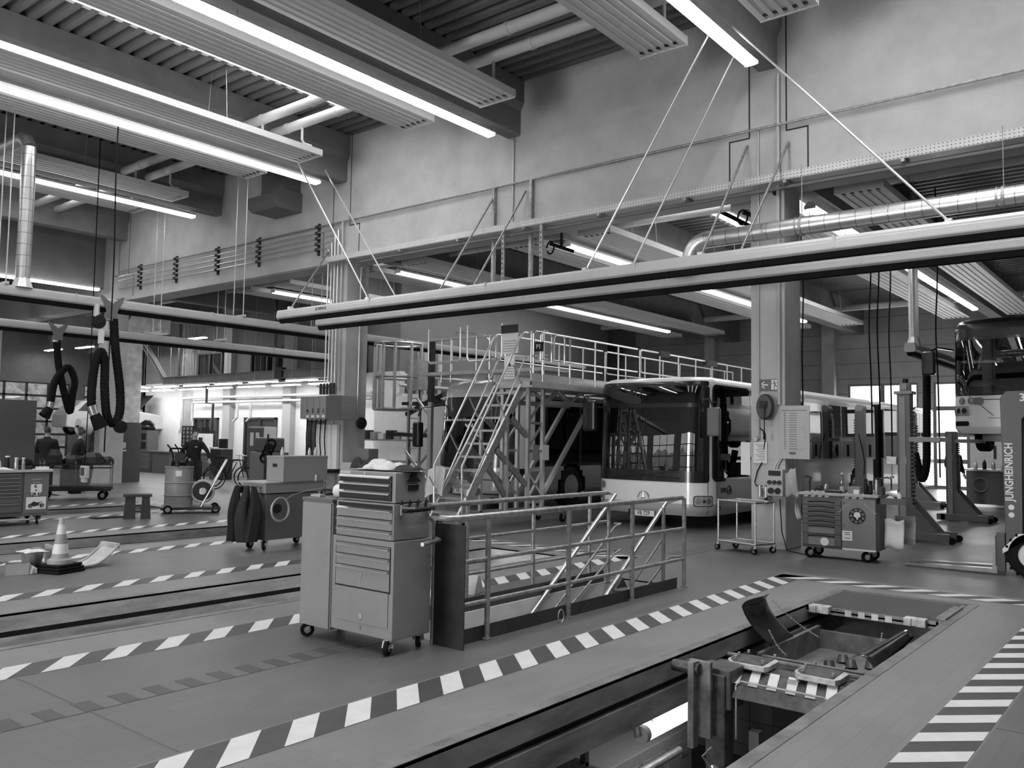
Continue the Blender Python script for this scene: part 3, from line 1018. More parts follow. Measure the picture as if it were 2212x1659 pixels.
class BusBody:
    def __init__(s, L, Wd=2.55, H=2.95, r=.42, bulge=.10, lean=.10, z0=.26, rr=.16, slope=0.0):
        s.L, s.W, s.H, s.r, s.bulge, s.lean, s.z0, s.rr, s.slope = L, Wd, H, r, bulge, lean, z0, rr, slope
        s.arc = PI / 2 * r
        s.front = Wd - 2 * r
        s.S1 = s.arc
        s.S2 = s.arc + s.front
        s.S3 = s.S2 + s.arc
    def plan(s, u):
        r, Wd = s.r, s.W
        if u <= 0:
            return r + s.bulge - u, 0.0
        if u <= s.S1:
            t = u / r
            x, y = r - r * math.sin(t), r - r * math.cos(t)
        elif u <= s.S2:
            x, y = 0.0, r + (u - s.S1)
        elif u <= s.S3:
            t = (u - s.S2) / r
            x, y = r - r * math.cos(t), Wd - r + r * math.sin(t)
        else:
            return r + s.bulge + (u - s.S3), Wd
        q = (y - Wd / 2) / (Wd / 2)
        return x + s.bulge * (1 - (1 - q * q)), y
    def pt(s, u, z, e=0.0):
        x, y = s.plan(u)
        x2, y2 = s.plan(u + .01)
        x1, y1 = s.plan(u - .01)
        nx, ny = (y2 - y1), -(x2 - x1)
        l = math.hypot(nx, ny)
        nx, ny = -nx / l, -ny / l
        if (nx * (x - s.W) + ny * (y - s.W / 2)) < 0 and False:
            nx, ny = -nx, -ny
        fx = max(0.0, 1 - x / (s.r + s.bulge + .001))
        h = (z - s.z0) / (s.H - s.z0)
        x += s.lean * fx * max(0, h) ** 2 + s.slope * fx * max(0, (z - 1.9)) ** 2
        ins = 0.02 * max(0, h) ** 2
        dz = z - (s.H - s.rr)
        if dz > 0:
            ins += s.rr - math.sqrt(max(0, s.rr ** 2 - dz ** 2))
        lo = s.z0 + .12 - z
        if lo > 0:
            ins += lo * .5
        y = s.W / 2 + (y - s.W / 2) * (1 - ins / (s.W / 2))
        x += ins * (1 if fx > 0 else 0) * min(1, fx * 3)
        return Vector((x + nx * e, y + ny * e, z))
    def us(s, u0, u1, st=.12, sc=.045):
        out = [u0]
        u = u0
        while u < u1 - 1e-6:
            step = sc if -.1 <= u <= s.S3 else st
            if u < -.1:
                step = min(step, max(.02, -.1 - u)) if u + step > -.1 else step
            u = min(u1, u + step)
            out.append(u)
        return out
    def patch(s, mb, u0, u1, zlo, zhi, e=.004, nz=8, m=0, st=.25, sc=.05):
        us = s.us(u0, u1, st, sc)
        vs, fs = [], []
        for u in us:
            a = zlo(u) if callable(zlo) else zlo
            b = zhi(u) if callable(zhi) else zhi
            for j in range(nz + 1):
                vs.append(s.pt(u, a + (b - a) * j / nz, e))
        n = nz + 1
        for i in range(len(us) - 1):
            for j in range(nz):
                fs.append((i * n + j, (i + 1) * n + j, (i + 1) * n + j + 1, i * n + j + 1))
        mb.add(vs, fs, m)
    def rpatch(s, mb, u0, u1, z0, z1, cr=.12, e=.004, nz=8, m=0, rim=None, st=.25):
        def f(u, top):
            d = min(u - u0, u1 - u)
            k = 0 if d >= cr else cr - math.sqrt(max(0, cr * cr - (cr - d) ** 2))
            a, b = (z0(u) if callable(z0) else z0), (z1(u) if callable(z1) else z1)
            return b - k if top else a + k
        us = sorted(set([u0 + cr * t for t in (0, .05, .15, .35, .6, 1)] + [u1 - cr * t for t in (0, .05, .15, .35, .6, 1)] + s.us(u0 + cr, u1 - cr, st, .06)))
        vs, fs = [], []
        n = nz + 1
        for u in us:
            a, b = f(u, 0), f(u, 1)
            for j in range(n):
                vs.append(s.pt(u, a + (b - a) * j / nz, e))
        for i in range(len(us) - 1):
            for j in range(nz):
                fs.append((i * n + j, (i + 1) * n + j, (i + 1) * n + j + 1, i * n + j + 1))
        mb.add(vs, fs, m)
    def shell(s, parent, openings, arches, colour, mats_, roofm=0):
        """skin with window openings and wheel arches left out; colour(u, z) picks the lacquer"""
        mb = MB()
        us = s.us(-(s.L - .5), s.S3 + s.L - .5, .12, .05)
        zs = [s.z0, s.z0 + .12] + [s.z0 + .12 + (s.H - s.rr - s.z0 - .12) * i / 44 for i in range(1, 45)] + [s.H - s.rr + s.rr * math.sin(R(a)) for a in (20, 40, 60, 75, 90)]
        n = len(zs)
        for u in us:
            for z in zs:
                mb.v.append(tuple(s.pt(u, z)))
        for i in range(len(us) - 1):
            uc = (us[i] + us[i + 1]) / 2
            xc = s.plan(uc)[0]
            for j in range(n - 1):
                zc = (zs[j] + zs[j + 1]) / 2
                if any(a < uc < b and c < zc < d for a, b, c, d in openings):
                    continue
                if (uc < 0 or uc > s.S3) and any(math.hypot((xc - ax), (zc - .48)) < ar for ax, ar in arches):
                    continue
                mb.f.append((i * n + j, (i + 1) * n + j, (i + 1) * n + j + 1, i * n + j + 1))
                mb.m.append(colour(uc, zc))
        # roof and rear
        top = [tuple(s.pt(u, s.H)) for u in us]
        k = len(us)
        b = len(mb.v)
        mb.v += top
        for i in range(k // 2):
            mb.f.append((b + i, b + i + 1, b + k - 2 - i, b + k - 1 - i))
            mb.m.append(roofm)
        if s.L > 0:
            x = s.plan(us[0])[0]
            mb.box(x - .05, x, .06, s.W - .06, s.z0 + .1, s.H - .08, colour(-5, .6))
        return mb.build('body_shell', mats_, parent, smooth=True)

def wheel(parent, x, y, z=.48, r=.48, side=-1, w=.28):
    mb = MB()
    mb.lathe([(.30, 0), (r - .03, 0), (r, .04), (r, w - .04), (r - .03, w), (.30, w)], (x, y, z), 28, axis='y')
    o = mb.build('wheel', rub, parent, smooth=True)
    mb = MB()
    h = 0.0 if side < 0 else w
    q = 1 if side < 0 else -1
    mb.lathe([(.30, h), (.27, h + q * .03), (.25, h + q * .1), (.12, h + q * .08), (.11, h + q * .02), (.05, h + q * .01), (0.0, h + q * .01)], (x, y, z), 24, axis='y')
    for i in range(10):
        t = 2 * PI * i / 10
        c = (x + .17 * math.cos(t), y + h + q * .06, z + .17 * math.sin(t))
        mb.cyl(c, (c[0], c[1] - q * .05, c[2]), .016, n=6)
    mb.build('rim', rim_m, o, smooth=True)
    return o
def ring_star(parent, c, r, m, plane='yz', name='emblem'):
    mb = MB()
    mb.tube(torus_pts(c, r, 28, plane), r * .08, n=6, closed=True)
    for a in (90, 210, 330):
        u, v = math.cos(R(a)), math.sin(R(a))
        p = Vector(c) + (Vector((0, u * r, v * r)) if plane == 'yz' else Vector((u * r, 0, v * r)))
        mb.cyl(c, p, r * .16, .002, n=5)
    return mb.build(name, m, parent, smooth=True)

# ---- the articulated city bus with licence plate K VB 729
def citybus(B, name, label, loc, L1, L2, arches, win, ws, dest, blackfront=False):
    r = thing(name, label, 'bus', loc)
    side_z = 1.29
    def col(u, z):
        if blackfront:
            return 0
        if u < -.02 and z < side_z and z > .2:
            return 1
        if u > B.S3 + .02 and z < side_z:
            return 1
        if 0 <= u <= B.S3 and z < .47:
            return 2
        return 0
    op = [(-a1, -a0, side_z, 2.72) for a0, a1 in win] + [(B.S3 + a0, B.S3 + a1, side_z, 2.72) for a0, a1 in win]
    op.append((-1.5, .1, .98, 2.74)); op.append((ws[0] + .08, ws[1] - .08, ws[2] + .08, ws[3] - .06))
    B.shell(r, op, arches, col, [bus_white, bus_grey, bus_skirt])
    mb = MB(); B.rpatch(mb, ws[0], ws[1], ws[2], ws[3], .17, e=.012, nz=14)
    mb.build('windscreen', bus_glass, r, smooth=True)
    # black edging round the screen
    mb = MB()
    B.rpatch(mb, ws[0] - .02, ws[1] + .02, ws[2] - .03, ws[2] + .19, .06, e=.014, nz=3)
    B.patch(mb, ws[0] - .015, ws[0] + .1, ws[2] + .12, ws[3] - .1, .014)
    B.patch(mb, ws[1] - .1, ws[1] + .015, ws[2] + .12, ws[3] - .1, .014)
    B.rpatch(mb, ws[0] - .0, ws[1] + .0, ws[3] - .08, ws[3] + .02, .03, e=.014, nz=2)
    B.patch(mb, ws[0] + .05, ws[1] - .05, dest - .05, dest + .03, .014, nz=2)
    mb.build('screen_edging', bus_black, r, smooth=True)
    mb = MB(); B.patch(mb, ws[0] + .12, ws[1] - .12, dest + .06, ws[3] - .1, -.06, nz=3)
    mb.build('destination_display', mat('display_dark', .03, .25), r, smooth=True)
    for a0, a1 in win:
        for u0, u1 in ((-a1, -a0), (B.S3 + a0, B.S3 + a1)):
            mb = MB(); B.patch(mb, u0 - .03, u1 + .03, side_z - .02, 2.74, .008, nz=5, st=.5)
            mb.build('side_window', bus_glass_side, r, smooth=True)
            mb = MB()
            k = max(1, round((u1 - u0) / 1.45))
            for i in range(k + 1):
                u = u0 + (u1 - u0) * i / k
                B.patch(mb, u - .035, u + .035, side_z, 2.72, .011, nz=4)
            B.patch(mb, u0, u1, 2.66, 2.76, .011, nz=2, st=.5)
            B.patch(mb, u0, u1, side_z - .03, side_z + .02, .011, nz=2, st=.5)
            mb.build('window_pillar', bus_black, r, smooth=True)
    mb = MB()
    mb.box(.5, B.L, .08, B.W - .08, .34, .38)
    mb.build('cabin_floor', bus_floor, r)
    return r
B1 = BusBody(10.65, 2.55, 2.95)
bus = citybus(B1, 'articulated_bus', 'white and grey articulated city bus with plate K VB 729 parked behind the lit pillar', (14.85, 7.28, 0), 0, 0,
              [(2.75, .56), (9.1, .56)], [(1.55, 10.3)], (B1.S1 - .42, B1.S2 + .44, .93, 2.84), 2.40)
# driver side glass that dips below the belt line
mb = MB()
def lowz(u):
    x = -u
    return .92 if x < .35 else (.92 + (x - .35) / .38 * .36 if x < .73 else 1.28)
B1.rpatch(mb, -1.55, .16, lowz, 2.80, .12, e=.013, nz=10, st=.06)
mb.build('driver_window', bus_glass_side, bus, smooth=True)
# headlamps, plate, badge
for a, b in ((B1.S1 - .52, B1.S1 - .16), (B1.S2 + .16, B1.S2 + .52)):
    mb = MB(); B1.rpatch(mb, a, b, .46, .64, .05, e=.008, nz=3)
    h = mb.build('headlamp', lamp_glass, bus, smooth=True)
    mb = MB()
    for t in (.25, .5, .78):
        p = B1.pt(a + (b - a) * t, .55, .01)
        q = B1.pt(a + (b - a) * t, .55, .018)
        mb.cyl(p, q, .055 if t != .5 else .03, n=16)
    mb.build('reflector', chrome, h, smooth=True)
    mb = MB(); B1.rpatch(mb, a - .015, b + .015, .445, .655, .055, e=.004, nz=3)
    mb.build('lamp_surround', bus_black, h, smooth=True)
def plate(parent, x, y, z, w, h, s):
    mb = MB(); mb.box(x - .012, x, y - w / 2, y + w / 2, z - h / 2, z + h / 2)
    p = mb.build('licence_plate', mat('plate_white', .8, .4), parent, bevel=.004)
    mb = MB()
    for a, b in ((-h / 2, -h / 2 + .008), (h / 2 - .008, h / 2)):
        mb.box(x - .014, x - .01, y - w / 2, y + w / 2, z + a, z + b)
    mb.box(x - .014, x - .01, y + w / 2 - .05, y + w / 2, z - h / 2, z + h / 2)
    mb.build('plate_border', black_p, p)
    text('plate_lettering', s, h * .95, black_p, p, (x - .0135, y, z), ROT_NX, bold=.001, sx=.8)
plate(bus, -.02, 1.34, .27, .58, .13, 'K VB 729')
ring_star(bus, (-.01, 1.31, .575), .12, chrome)
text('badge_lettering', 'KVB', .13, black_p, bus, (.82, -.004, .74), ROT_NY, bold=.004)
mb = MB(); mb.tube(torus_pts((1.08, -.006, .74), .085, 24, 'xz'), .008, n=5, closed=True); mb.bar((1.02, -.006, .74), (1.14, -.006, .74), .012, .012); mb.bar((1.14, -.006, .74), (1.10, -.006, .77), .01, .01); mb.bar((1.14, -.006, .74), (1.10, -.006, .71), .01, .01)
mb.build('badge_ring', black_p, bus)
text('fleet_number', '729', .12, black_p, bus, (.62, -.004, .4), ROT_NY, bold=.003)
for yy in (.5, ):
    mb = MB(); B1.rpatch(mb, B1.S2 + .1, B1.S2 + .3, .71, .86, .07, e=.01, nz=3); mb.build('round_sticker', mat('sticker_grey', .2, .5), bus)
mb = MB(); mb.cyl((.1, 1.3, .99), (-.0, 1.3, .99), .03, n=16); mb.build('washer_nozzle', lamp_white, bus)
for s, yy in ((1, .85), (-1, 1.7)):
    mb = MB()
    mb.bar((-.0, yy - s * .3, .97), (-.01, yy + s * .42, 1.02), .03, .02)
    mb.bar((-.01, yy + s * .42, 1.02), (.0, yy - s * .25, 1.12), .012, .012)
    mb.build('wiper', black_p, bus)
# seam lines on the front
mb = MB(); B1.patch(mb, B1.S1 - .42, B1.S1 - .41, .28, .95, .006); B1.patch(mb, 0.0, .012, .25, 2.9, .006); B1.patch(mb, B1.S2 + .3, B1.S2 + .31, .5, .93, .006)
mb.build('panel_seam', black_p, bus)
# mirrors
def mirror(parent, arm, c, sx, sy, sz, m):
    mb = MB(); mb.tube(arm, .022, n=6)
    mb.build('mirror_arm', bus_black, parent, smooth=True)
    mb = MB(); mb.box(c[0] - sx / 2, c[0] + sx / 2, c[1] - sy / 2, c[1] + sy / 2, c[2] - sz / 2, c[2] + sz / 2)
    mb.build('mirror', m, parent, bevel=.04)
mirror(bus, [(.1, 2.48, 2.62), (-.2, 2.62, 2.60), (-.26, 2.50, 2.5)], (-.26, 2.42, 2.18), .14, .30, .62, bus_black)
mirror(bus, [(.15, .12, 2.5), (-.05, -.12, 2.5), (-.08, -.2, 2.35)], (-.06, -.22, 2.06), .12, .26, .54, mat('mirror_back_grey', .16, .4))
# cabin fittings
mb = MB(); mb.box(.25, .62, .12, 2.43, .38, 1.06); mb.build('dashboard', mat('dash_dark', .05, .6), bus, bevel=.05)
mb = MB(); mb.tube([Vector((.72, 1.85 + .22 * math.cos(t), 1.18 + .16 * math.sin(t))) for t in [2 * PI * i / 20 for i in range(20)]], .015, n=6, closed=True)
mb.build('steering_wheel', black_p, bus)
def busseat(parent, x, y, m=seat_m):
    mb = MB(); mb.box(x - .2, x + .22, y - .21, y + .21, .75, .84); mb.box(x + .18, x + .26, y - .21, y + .21, .8, 1.4)
    mb.box(x + .0, x + .06, y - .05, y + .05, .38, .76)
    mb.build('passenger_seat', m, parent, bevel=.03)
busseat(bus, 1.15, 1.9)
for i in range(7):
    for yy in (.45, .9, 2.05):
        busseat(bus, 3.2 + .95 * i, yy)
mb = MB(); mb.box(1.45, 1.49, 1.35, 2.45, .4, 2.1); mb.build('driver_partition', seat_l, bus)
for x in (2.75, 9.1):
    wheel(bus, x, .02); wheel(bus, x, 2.25, side=1)
# bellows and the rear section
mb = MB()
for i in range(14):
    x = 10.58 + .075 * i
    mb.box(x, x + .04, .1, 2.45, .38, 2.82); mb.box(x + .04, x + .075, .14, 2.41, .42, 2.78)
mb.build('bellows', mat('bellows_fabric', .02, .8), bus)
def offset_part(B, x0, L, parent):
    """rear section: plain box-bodied coach half behind the bellows"""
    mb = MB()
    W2 = B.W
    for y0, y1 in ((0, .06), (W2 - .06, W2)):
        mb.box(x0, x0 + L, y0, y1, .28, 1.29, 1)
        mb.box(x0, x0 + L, y0, y1, 2.72, 2.86, 0)
        mb.box(x0, x0 + .1, y0, y1, 1.29, 2.72, 2)
        mb.box(x0 + L - .4, x0 + L, y0, y1, 1.29, 2.72, 0)
    mb.prism([(0.0, 2.86), (.04, 2.92), (.14, 2.95), (W2 - .14, 2.95), (W2 - .04, 2.92), (W2, 2.86)], x0, x0 + L, 'x', 0)
    mb.box(x0 + L - .05, x0 + L, .02, W2 - .02, .3, 2.86, 0)
    mb.box(x0, x0 + L, .08, W2 - .08, .34, .38, 3)
    return mb
mb = offset_part(B1, 11.68, 6.1, bus)
mb.build('rear_body', [bus_white, bus_grey, bus_black, bus_floor], bus, bevel=.01)
for y in (.0, 2.54):
    mb = MB(); mb.box(11.78, 17.4, y - .004, y + .012, 1.27, 2.74); mb.build('side_window', bus_glass_side, bus)
    mb = MB()
    for i in range(5):
        mb.box(11.75 + 1.4 * i, 11.83 + 1.4 * i, y - .008, y + .014, 1.27, 2.74)
    mb.build('window_pillar', bus_black, bus)
wheel(bus, 14.6, .02); wheel(bus, 14.6, 2.25, side=1)

# ---- the electric bus with the tall curved front
B2 = BusBody(11.6, 2.55, 3.12, r=.62, bulge=.16, lean=.30, z0=.3, rr=.30)
def col2(u, z):
    f = -.35 < u < B2.S3 + .35
    if f:
        if z < .92:
            return 1 if z > .3 else 2
        return 0
    return 1 if z < 1.0 else (2 if z < 2.75 else 0)
bus2 = thing('electric_bus', 'tall modern bus with big curved windscreen and plate VB 6003 behind the access stairs', 'bus', (15.25, 12.42, 0))
B2.shell(bus2, [(B2.S1 - .62, B2.S2 + .62, 1.12, 2.58), (-9.5, -.9, 1.15, 2.62), (B2.S3 + .9, B2.S3 + 9.5, 1.15, 2.62)], [(2.65, .60)], col2, [mat('bus_pale_lacquer', .66, .2, coat=.6), mat('bus_grey_lacquer', .30, .25, coat=.6), bus_black])
mb = MB()
def ws_lo(u):
    q = (u - (B2.S1 + B2.S2) / 2) / ((B2.S2 - B2.S1) / 2 + .7)
    return .98 + .14 * min(1, abs(q)) ** 3
B2.rpatch(mb, B2.S1 - .66, B2.S2 + .66, ws_lo, 2.66, .22, e=.014, nz=16); mb.build('windscreen', bus_glass, bus2, smooth=True)
mb = MB(); B2.rpatch(mb, B2.S1 - .66, B2.S2 + .66, lambda u: ws_lo(u) - .02, 1.32, .10, e=.018, nz=4); B2.rpatch(mb, B2.S1 - .66, B2.S2 + .66, 2.2, 2.68, .10, e=.018, nz=4)
B2.patch(mb, B2.S1 - .68, B2.S1 - .6, 1.2, 2.6, .016); B2.patch(mb, B2.S2 + .6, B2.S2 + .68, 1.2, 2.6, .016)
mb.build('screen_edging', bus_black, bus2, smooth=True)
for sgn, (u0, u1) in ((-1, (-9.5, -.75)), (1, (B2.S3 + .75, B2.S3 + 9.5))):
    mb = MB(); B2.patch(mb, u0, u1, 1.1, 2.66, .012, nz=5, st=.5); mb.build('side_window', bus_glass_side, bus2, smooth=True)
    mb = MB()
    for i in range(7):
        u = u0 + (u1 - u0) * i / 6
        B2.patch(mb, u - .05, u + .05, 1.1, 2.66, .016)
    mb.build('window_pillar', bus_black, bus2, smooth=True)
for a, b in ((-.02, .62), (B2.S3 - .62, B2.S3 + .02)):
    mb = MB(); B2.rpatch(mb, a, b, .74, .98, .11, e=.012, nz=4)
    h = mb.build('headlamp', bus_black, bus2, smooth=True)
    mb = MB()
    for t in (.2, .5, .78):
        mb.cyl(B2.pt(a + (b - a) * t, .86, .012), B2.pt(a + (b - a) * t, .86, .026), .065, n=18)
    mb.build('reflector', chrome, h, smooth=True)
txt = lambda n, s, sz, y, z, x=None: text(n, s, sz, lamp_white, bus2, (x, y, z), ROT_NX, bold=.002)
text('slogan', 'Der nächste Schritt im Klimaschutz', .088, lamp_white, bus2, (.065, 1.62, 2.12), ROT_NX, bold=.002, sx=.95)
text('slogan', 'wird mobil', .13, lamp_white, bus2, (.06, 1.05, 1.98), ROT_NX, bold=.003)
text('badge_lettering', 'KVB', .14, black_p, bus2, (-.025, 1.32, .80), ROT_NX, bold=.004)
mb = MB(); mb.tube(torus_pts((-.025, 1.06, .80), .07, 20, 'yz'), .008, n=5, closed=True); mb.bar((-.025, 1.11, .8), (-.025, 1.01, .8), .01, .01)
mb.build('badge_ring', black_p, bus2)
plate(bus2, -.04, 1.38, .42, .56, .13, 'K VB 6003')
mb = MB(); B2.patch(mb, B2.S1 - .3, B2.S2 + .3, .36, .39, .01, nz=1); B2.patch(mb, B2.S1 - .3, B2.S2 + .3, .70, .72, .01, nz=1)
mb.build('panel_seam', black_p, bus2)
mb = MB(); B2.rpatch(mb, B2.S2 + .2, B2.S2 + .34, .62, .80, .02, e=.012, nz=2); mb.build('round_sticker', lamp_white, bus2)
for i in range(2):
    mb = MB(); B2.rpatch(mb, B2.S2 + .32 - .2 * i, B2.S2 + .46 - .2 * i, .82, .96, .065, e=.012, nz=3); mb.build('round_sticker', MATS['sticker_grey'], bus2)
mb = MB(); mb.box(.5, 11, .1, 2.45, .36, .4); mb.build('cabin_floor', bus_floor, bus2)
mb = MB(); mb.box(.45, .8, .2, 2.35, .4, 1.15); mb.build('dashboard', MATS['dash_dark'], bus2, bevel=.05)
mb = MB(); mb.tube([Vector((.9, 1.75 + .22 * math.cos(t), 1.28 + .17 * math.sin(t))) for t in [2 * PI * i / 20 for i in range(20)]], .015, n=6, closed=True); mb.build('steering_wheel', black_p, bus2)
mb = MB(); mb.box(.38, .4, .9, 1.5, 1.35, 1.62); mb.build('paper_sheet', lamp_white, bus2)
busseat(bus2, 1.35, 1.8)
for i in range(6):
    for yy in (.45, 2.1):
        busseat(bus2, 3.6 + 1.05 * i, yy)
wheel(bus2, 2.65, .02, .5, .5); wheel(bus2, 2.65, 2.25, .5, .5, side=1); wheel(bus2, 8.6, .02, .5, .5); wheel(bus2, 8.6, 2.25, .5, .5, side=1)
mirror(bus2, [(.35, 2.3, 2.5), (-.1, 2.68, 2.42), (-.14, 2.74, 2.2)], (-.14, 2.74, 1.75), .2, .22, .62, bus_black)
mb = MB()
for x in (1.6, 2.6, 4.2, 6.5):
    mb.box(x, x + .7, .5, 2.05, 3.12, 3.3)
mb.build('roof_unit', mat('roof_unit_grey', .2, .6), bus2, bevel=.03)

# ---- the raised bus by the right edge
B3 = BusBody(11.5, 2.55, 2.62, r=.40, bulge=.12, lean=.06, z0=.2, rr=.2)
bus3 = thing('raised_bus', 'dark-fronted city bus lifted high on wheel lifts with wheelchair and pram symbols', 'bus', (19.75, 1.52, 1.74))
def col3(u, z):
    if -.6 < u < B3.S3 + .6:
        return 0 if z < .98 else 1
    return 0 if z < 1.0 else 1
B3.shell(bus3, [(B3.S1 - .36, B3.S2 + .36, 1.2, 2.1), (B3.S3 + .8, B3.S3 + 10, 1.2, 2.2), (-10, -.8, 1.2, 2.2)], [(2.75, .56), (8.8, .56)], col3, [bus_white, bus_black, bus_skirt])
mb = MB(); B3.rpatch(mb, B3.S1 - .44, B3.S2 + .44, 1.0, 2.16, .12, e=.012, nz=12); mb.build('windscreen', bus_glass, bus3, smooth=True)
mb = MB(); B3.rpatch(mb, B3.S1 - .3, B3.S2 + .3, 2.22, 2.5, .05, e=.010, nz=4); mb.build('destination_display', MATS['display_dark'], bus3, smooth=True)
for u0, u1 in ((B3.S3 + .6, B3.S3 + 10), (-10, -.6)):
    mb = MB(); B3.patch(mb, u0, u1, 1.1, 2.3, .01, nz=4, st=.5); mb.build('side_window', bus_glass_side, bus3, smooth=True)
for a, b in ((.12, .60), (B3.S3 - .60, B3.S3 - .12)):
    mb = MB(); B3.rpatch(mb, a, b, .58, .78, .05, e=.01, nz=4)
    h = mb.build('headlamp', lamp_glass, bus3, smooth=True)
    mb = MB()
    for t in (.25, .55, .8):
        mb.cyl(B3.pt(a + (b - a) * t, .68, .01), B3.pt(a + (b - a) * t, .68, .02), .06, n=14)
    mb.build('reflector', chrome, h, smooth=True)
    mb = MB(); B3.rpatch(mb, a + .03, b - .05, .36, .46, .03, e=.01, nz=2); mb.build('fog_lamp', bus_black, bus3, smooth=True)
for k, u in enumerate((B3.S3 - .42, B3.S3 - .62)):
    p = B3.pt(u, .88, .012); q = B3.pt(u, .88, .006)
    mb = MB(); mb.cyl(q, p, .075, n=20); d = mb.build('pictogram', MATS['sticker_grey'], bus3)
    n = (p - q).normalized(); tt = Vector((-n.y, n.x, 0))
    mb = MB(); c0 = p + n * .003
    mb.tube([c0 + Vector((0, 0, .045)), c0 + Vector((0, 0, -.005))], .008, n=5)
    mb.cyl(c0 + Vector((0, 0, .045)) , c0 + Vector((0, 0, .045)) + n * .003, .014, n=8)
    if k == 0:
        mb.tube([c0 + tt * .028 * math.cos(a) + Vector((0, 0, -.02 + .028 * math.sin(a))) for a in [R(150 + 24 * i) for i in range(11)]], .005, n=4)
        mb.tube([c0 + Vector((0, 0, -.005)), c0 - tt * .025 + Vector((0, 0, -.008)), c0 - tt * .035 + Vector((0, 0, -.04))], .006, n=4)
    else:
        mb.tube([c0, c0 + tt * .018 + Vector((0, 0, -.05))], .007, n=4); mb.tube([c0, c0 - tt * .018 + Vector((0, 0, -.05))], .007, n=4)
        mb.tube([c0 - tt * .03 + Vector((0, 0, .01)), c0 + Vector((0, 0, .025)), c0 + tt * .03 + Vector((0, 0, .01))], .006, n=4)
    mb.build('symbol', lamp_white, d)
mb = MB(); B3.rpatch(mb, B3.S2 - .22, B3.S2 - .02, .80, .95, .05, e=.01, nz=2); mb.build('round_sticker', MATS['sticker_grey'], bus3)
mb = MB(); B3.patch(mb, B3.S1, B3.S2, .9, .915, .008, nz=1); B3.patch(mb, B3.S1, B3.S2 - .3, .52, .53, .008, nz=1)
mb.tube([B3.pt(B3.S2 + .05 - .05 * i, .98 - .045 * i, .006) for i in range(10)], .006, n=4)
mb.build('panel_seam', black_p, bus3)
mb = MB(); mb.box(.3, 11, .1, 2.45, .24, .3); mb.box(.8, 11, .4, 2.1, .05, .24); mb.build('underfloor', MATS['display_dark'], bus3)
mb = MB(); mb.box(.3, .6, .2, 2.35, .4, 1.15); mb.build('dashboard', MATS['dash_dark'], bus3, bevel=.04)
mb = MB(); mb.tube([Vector((.75, 1.8 + .22 * math.cos(t), 1.25 + .17 * math.sin(t))) for t in [2 * PI * i / 20 for i in range(20)]], .015, n=6, closed=True); mb.build('steering_wheel', seat_l, bus3)
for i in range(6):
    for yy in (.45, 2.1):
        busseat(bus3, 2.8 + 1.1 * i, yy)
for x in (2.75, 8.8):
    wheel(bus3, x, .02, .3); wheel(bus3, x, 2.25, .3, side=1)
mirror(bus3, [(.12, 2.5, 1.96), (-.2, 2.75, 2.0), (-.3, 2.86, 1.92)], (-.32, 2.88, 1.66), .16, .26, .5, bus_black)
mb = MB()
mb.bar((-.0, 2.1, 1.02), (-.02, 1.3, 1.06), .03, .02); mb.bar((-.02, 1.3, 1.06), (.0, 2.0, 1.3), .012, .012); mb.build('wiper', black_p, bus3)
# ---------------------------------------------------------------- rolling access stairs and roof-height platform
ral = alu
sc = thing('access_platform', 'aluminium stairs leading up to a long railed roof-height platform between the two buses', 'platform', (0, 0, 0))
YA, YB = 10.86, 10.22
def part(mb, n, m=ral, p=None, **k):
    return mb.build(n, m, p or sc, **k)
s0, s1 = Vector((11.22, 0, .22)), Vector((13.0, 0, 2.70))
for y in (YA, YB):
    mb = MB(); mb.bar((s0.x, y, s0.z), (s1.x, y, s1.z), .05, .15); part(mb, 'stringer')
for i in range(10):
    p = s0.lerp(s1, (i + .5) / 10)
    mb = MB(); mb.box(p.x - .08, p.x + .1, YB + .02, YA - .02, p.z - .02, p.z + .02); part(mb, 'stair_tread', galv)
for y in (YA + .02, YB - .02):
    mb = MB()
    o = Vector((0, 0, 1.02))
    a, b = Vector((11.30, y, .35)), Vector((13.0, y, 2.70))
    mb.tube([a + Vector((-.0, 0, .0)), Vector((11.28, y, 1.18)), Vector((12.9, y, 3.68)), Vector((13.0, y, 3.76)), Vector((13.12, y, 3.76))], .022, n=8)
    mb.tube([Vector((11.45, y, .50)), Vector((11.42, y, .62)), Vector((13.02, y, 3.22)), Vector((13.12, y, 3.28))], .018, n=8)
    for t in (.08, .40, .70, .98):
        p = a.lerp(b, t)
        d = (b - a).normalized()
        mb.tube([p + Vector((.08, 0, -.05)), p + Vector((-.28, 0, .45))], .014, n=6)
    part(mb, 'stair_handrail', smooth=True)
# base frame and castors
mb = MB()
for y in (YA, YB):
    mb.bar((11.2, y, .24), (14.6, y, .24), .06, .1)
mb.bar((11.25, YB, .24), (11.25, YA, .24), .06, .08); mb.bar((14.55, YB, .24), (14.55, YA, .24), .06, .08); mb.bar((13.0, YB, .24), (13.0, YA, .24), .06, .08)
part(mb, 'base_frame')
def castor(parent, x, y, r=.08, top=.2, name='castor', m=black_m):
    mb = MB(); mb.cyl((x - .0, y - .022, r), (x, y + .022, r), r, n=16)
    o = mb.build(name, m, parent, smooth=True)
    mb = MB(); mb.cyl((x, y - .03, r), (x, y + .03, r), r * .35, n=10)
    mb.box(x - .03, x + .03, y - .034, y - .026, r * .8, top - .015); mb.box(x - .03, x + .03, y + .026, y + .034, r * .8, top - .015); mb.box(x - .045, x + .045, y - .04, y + .04, top - .015, top)
    mb.build('castor_fork', galv, o)
    return o
for x in (11.4, 14.4):
    for y in (YA, YB):
        castor(sc, x, y, .09, .2)
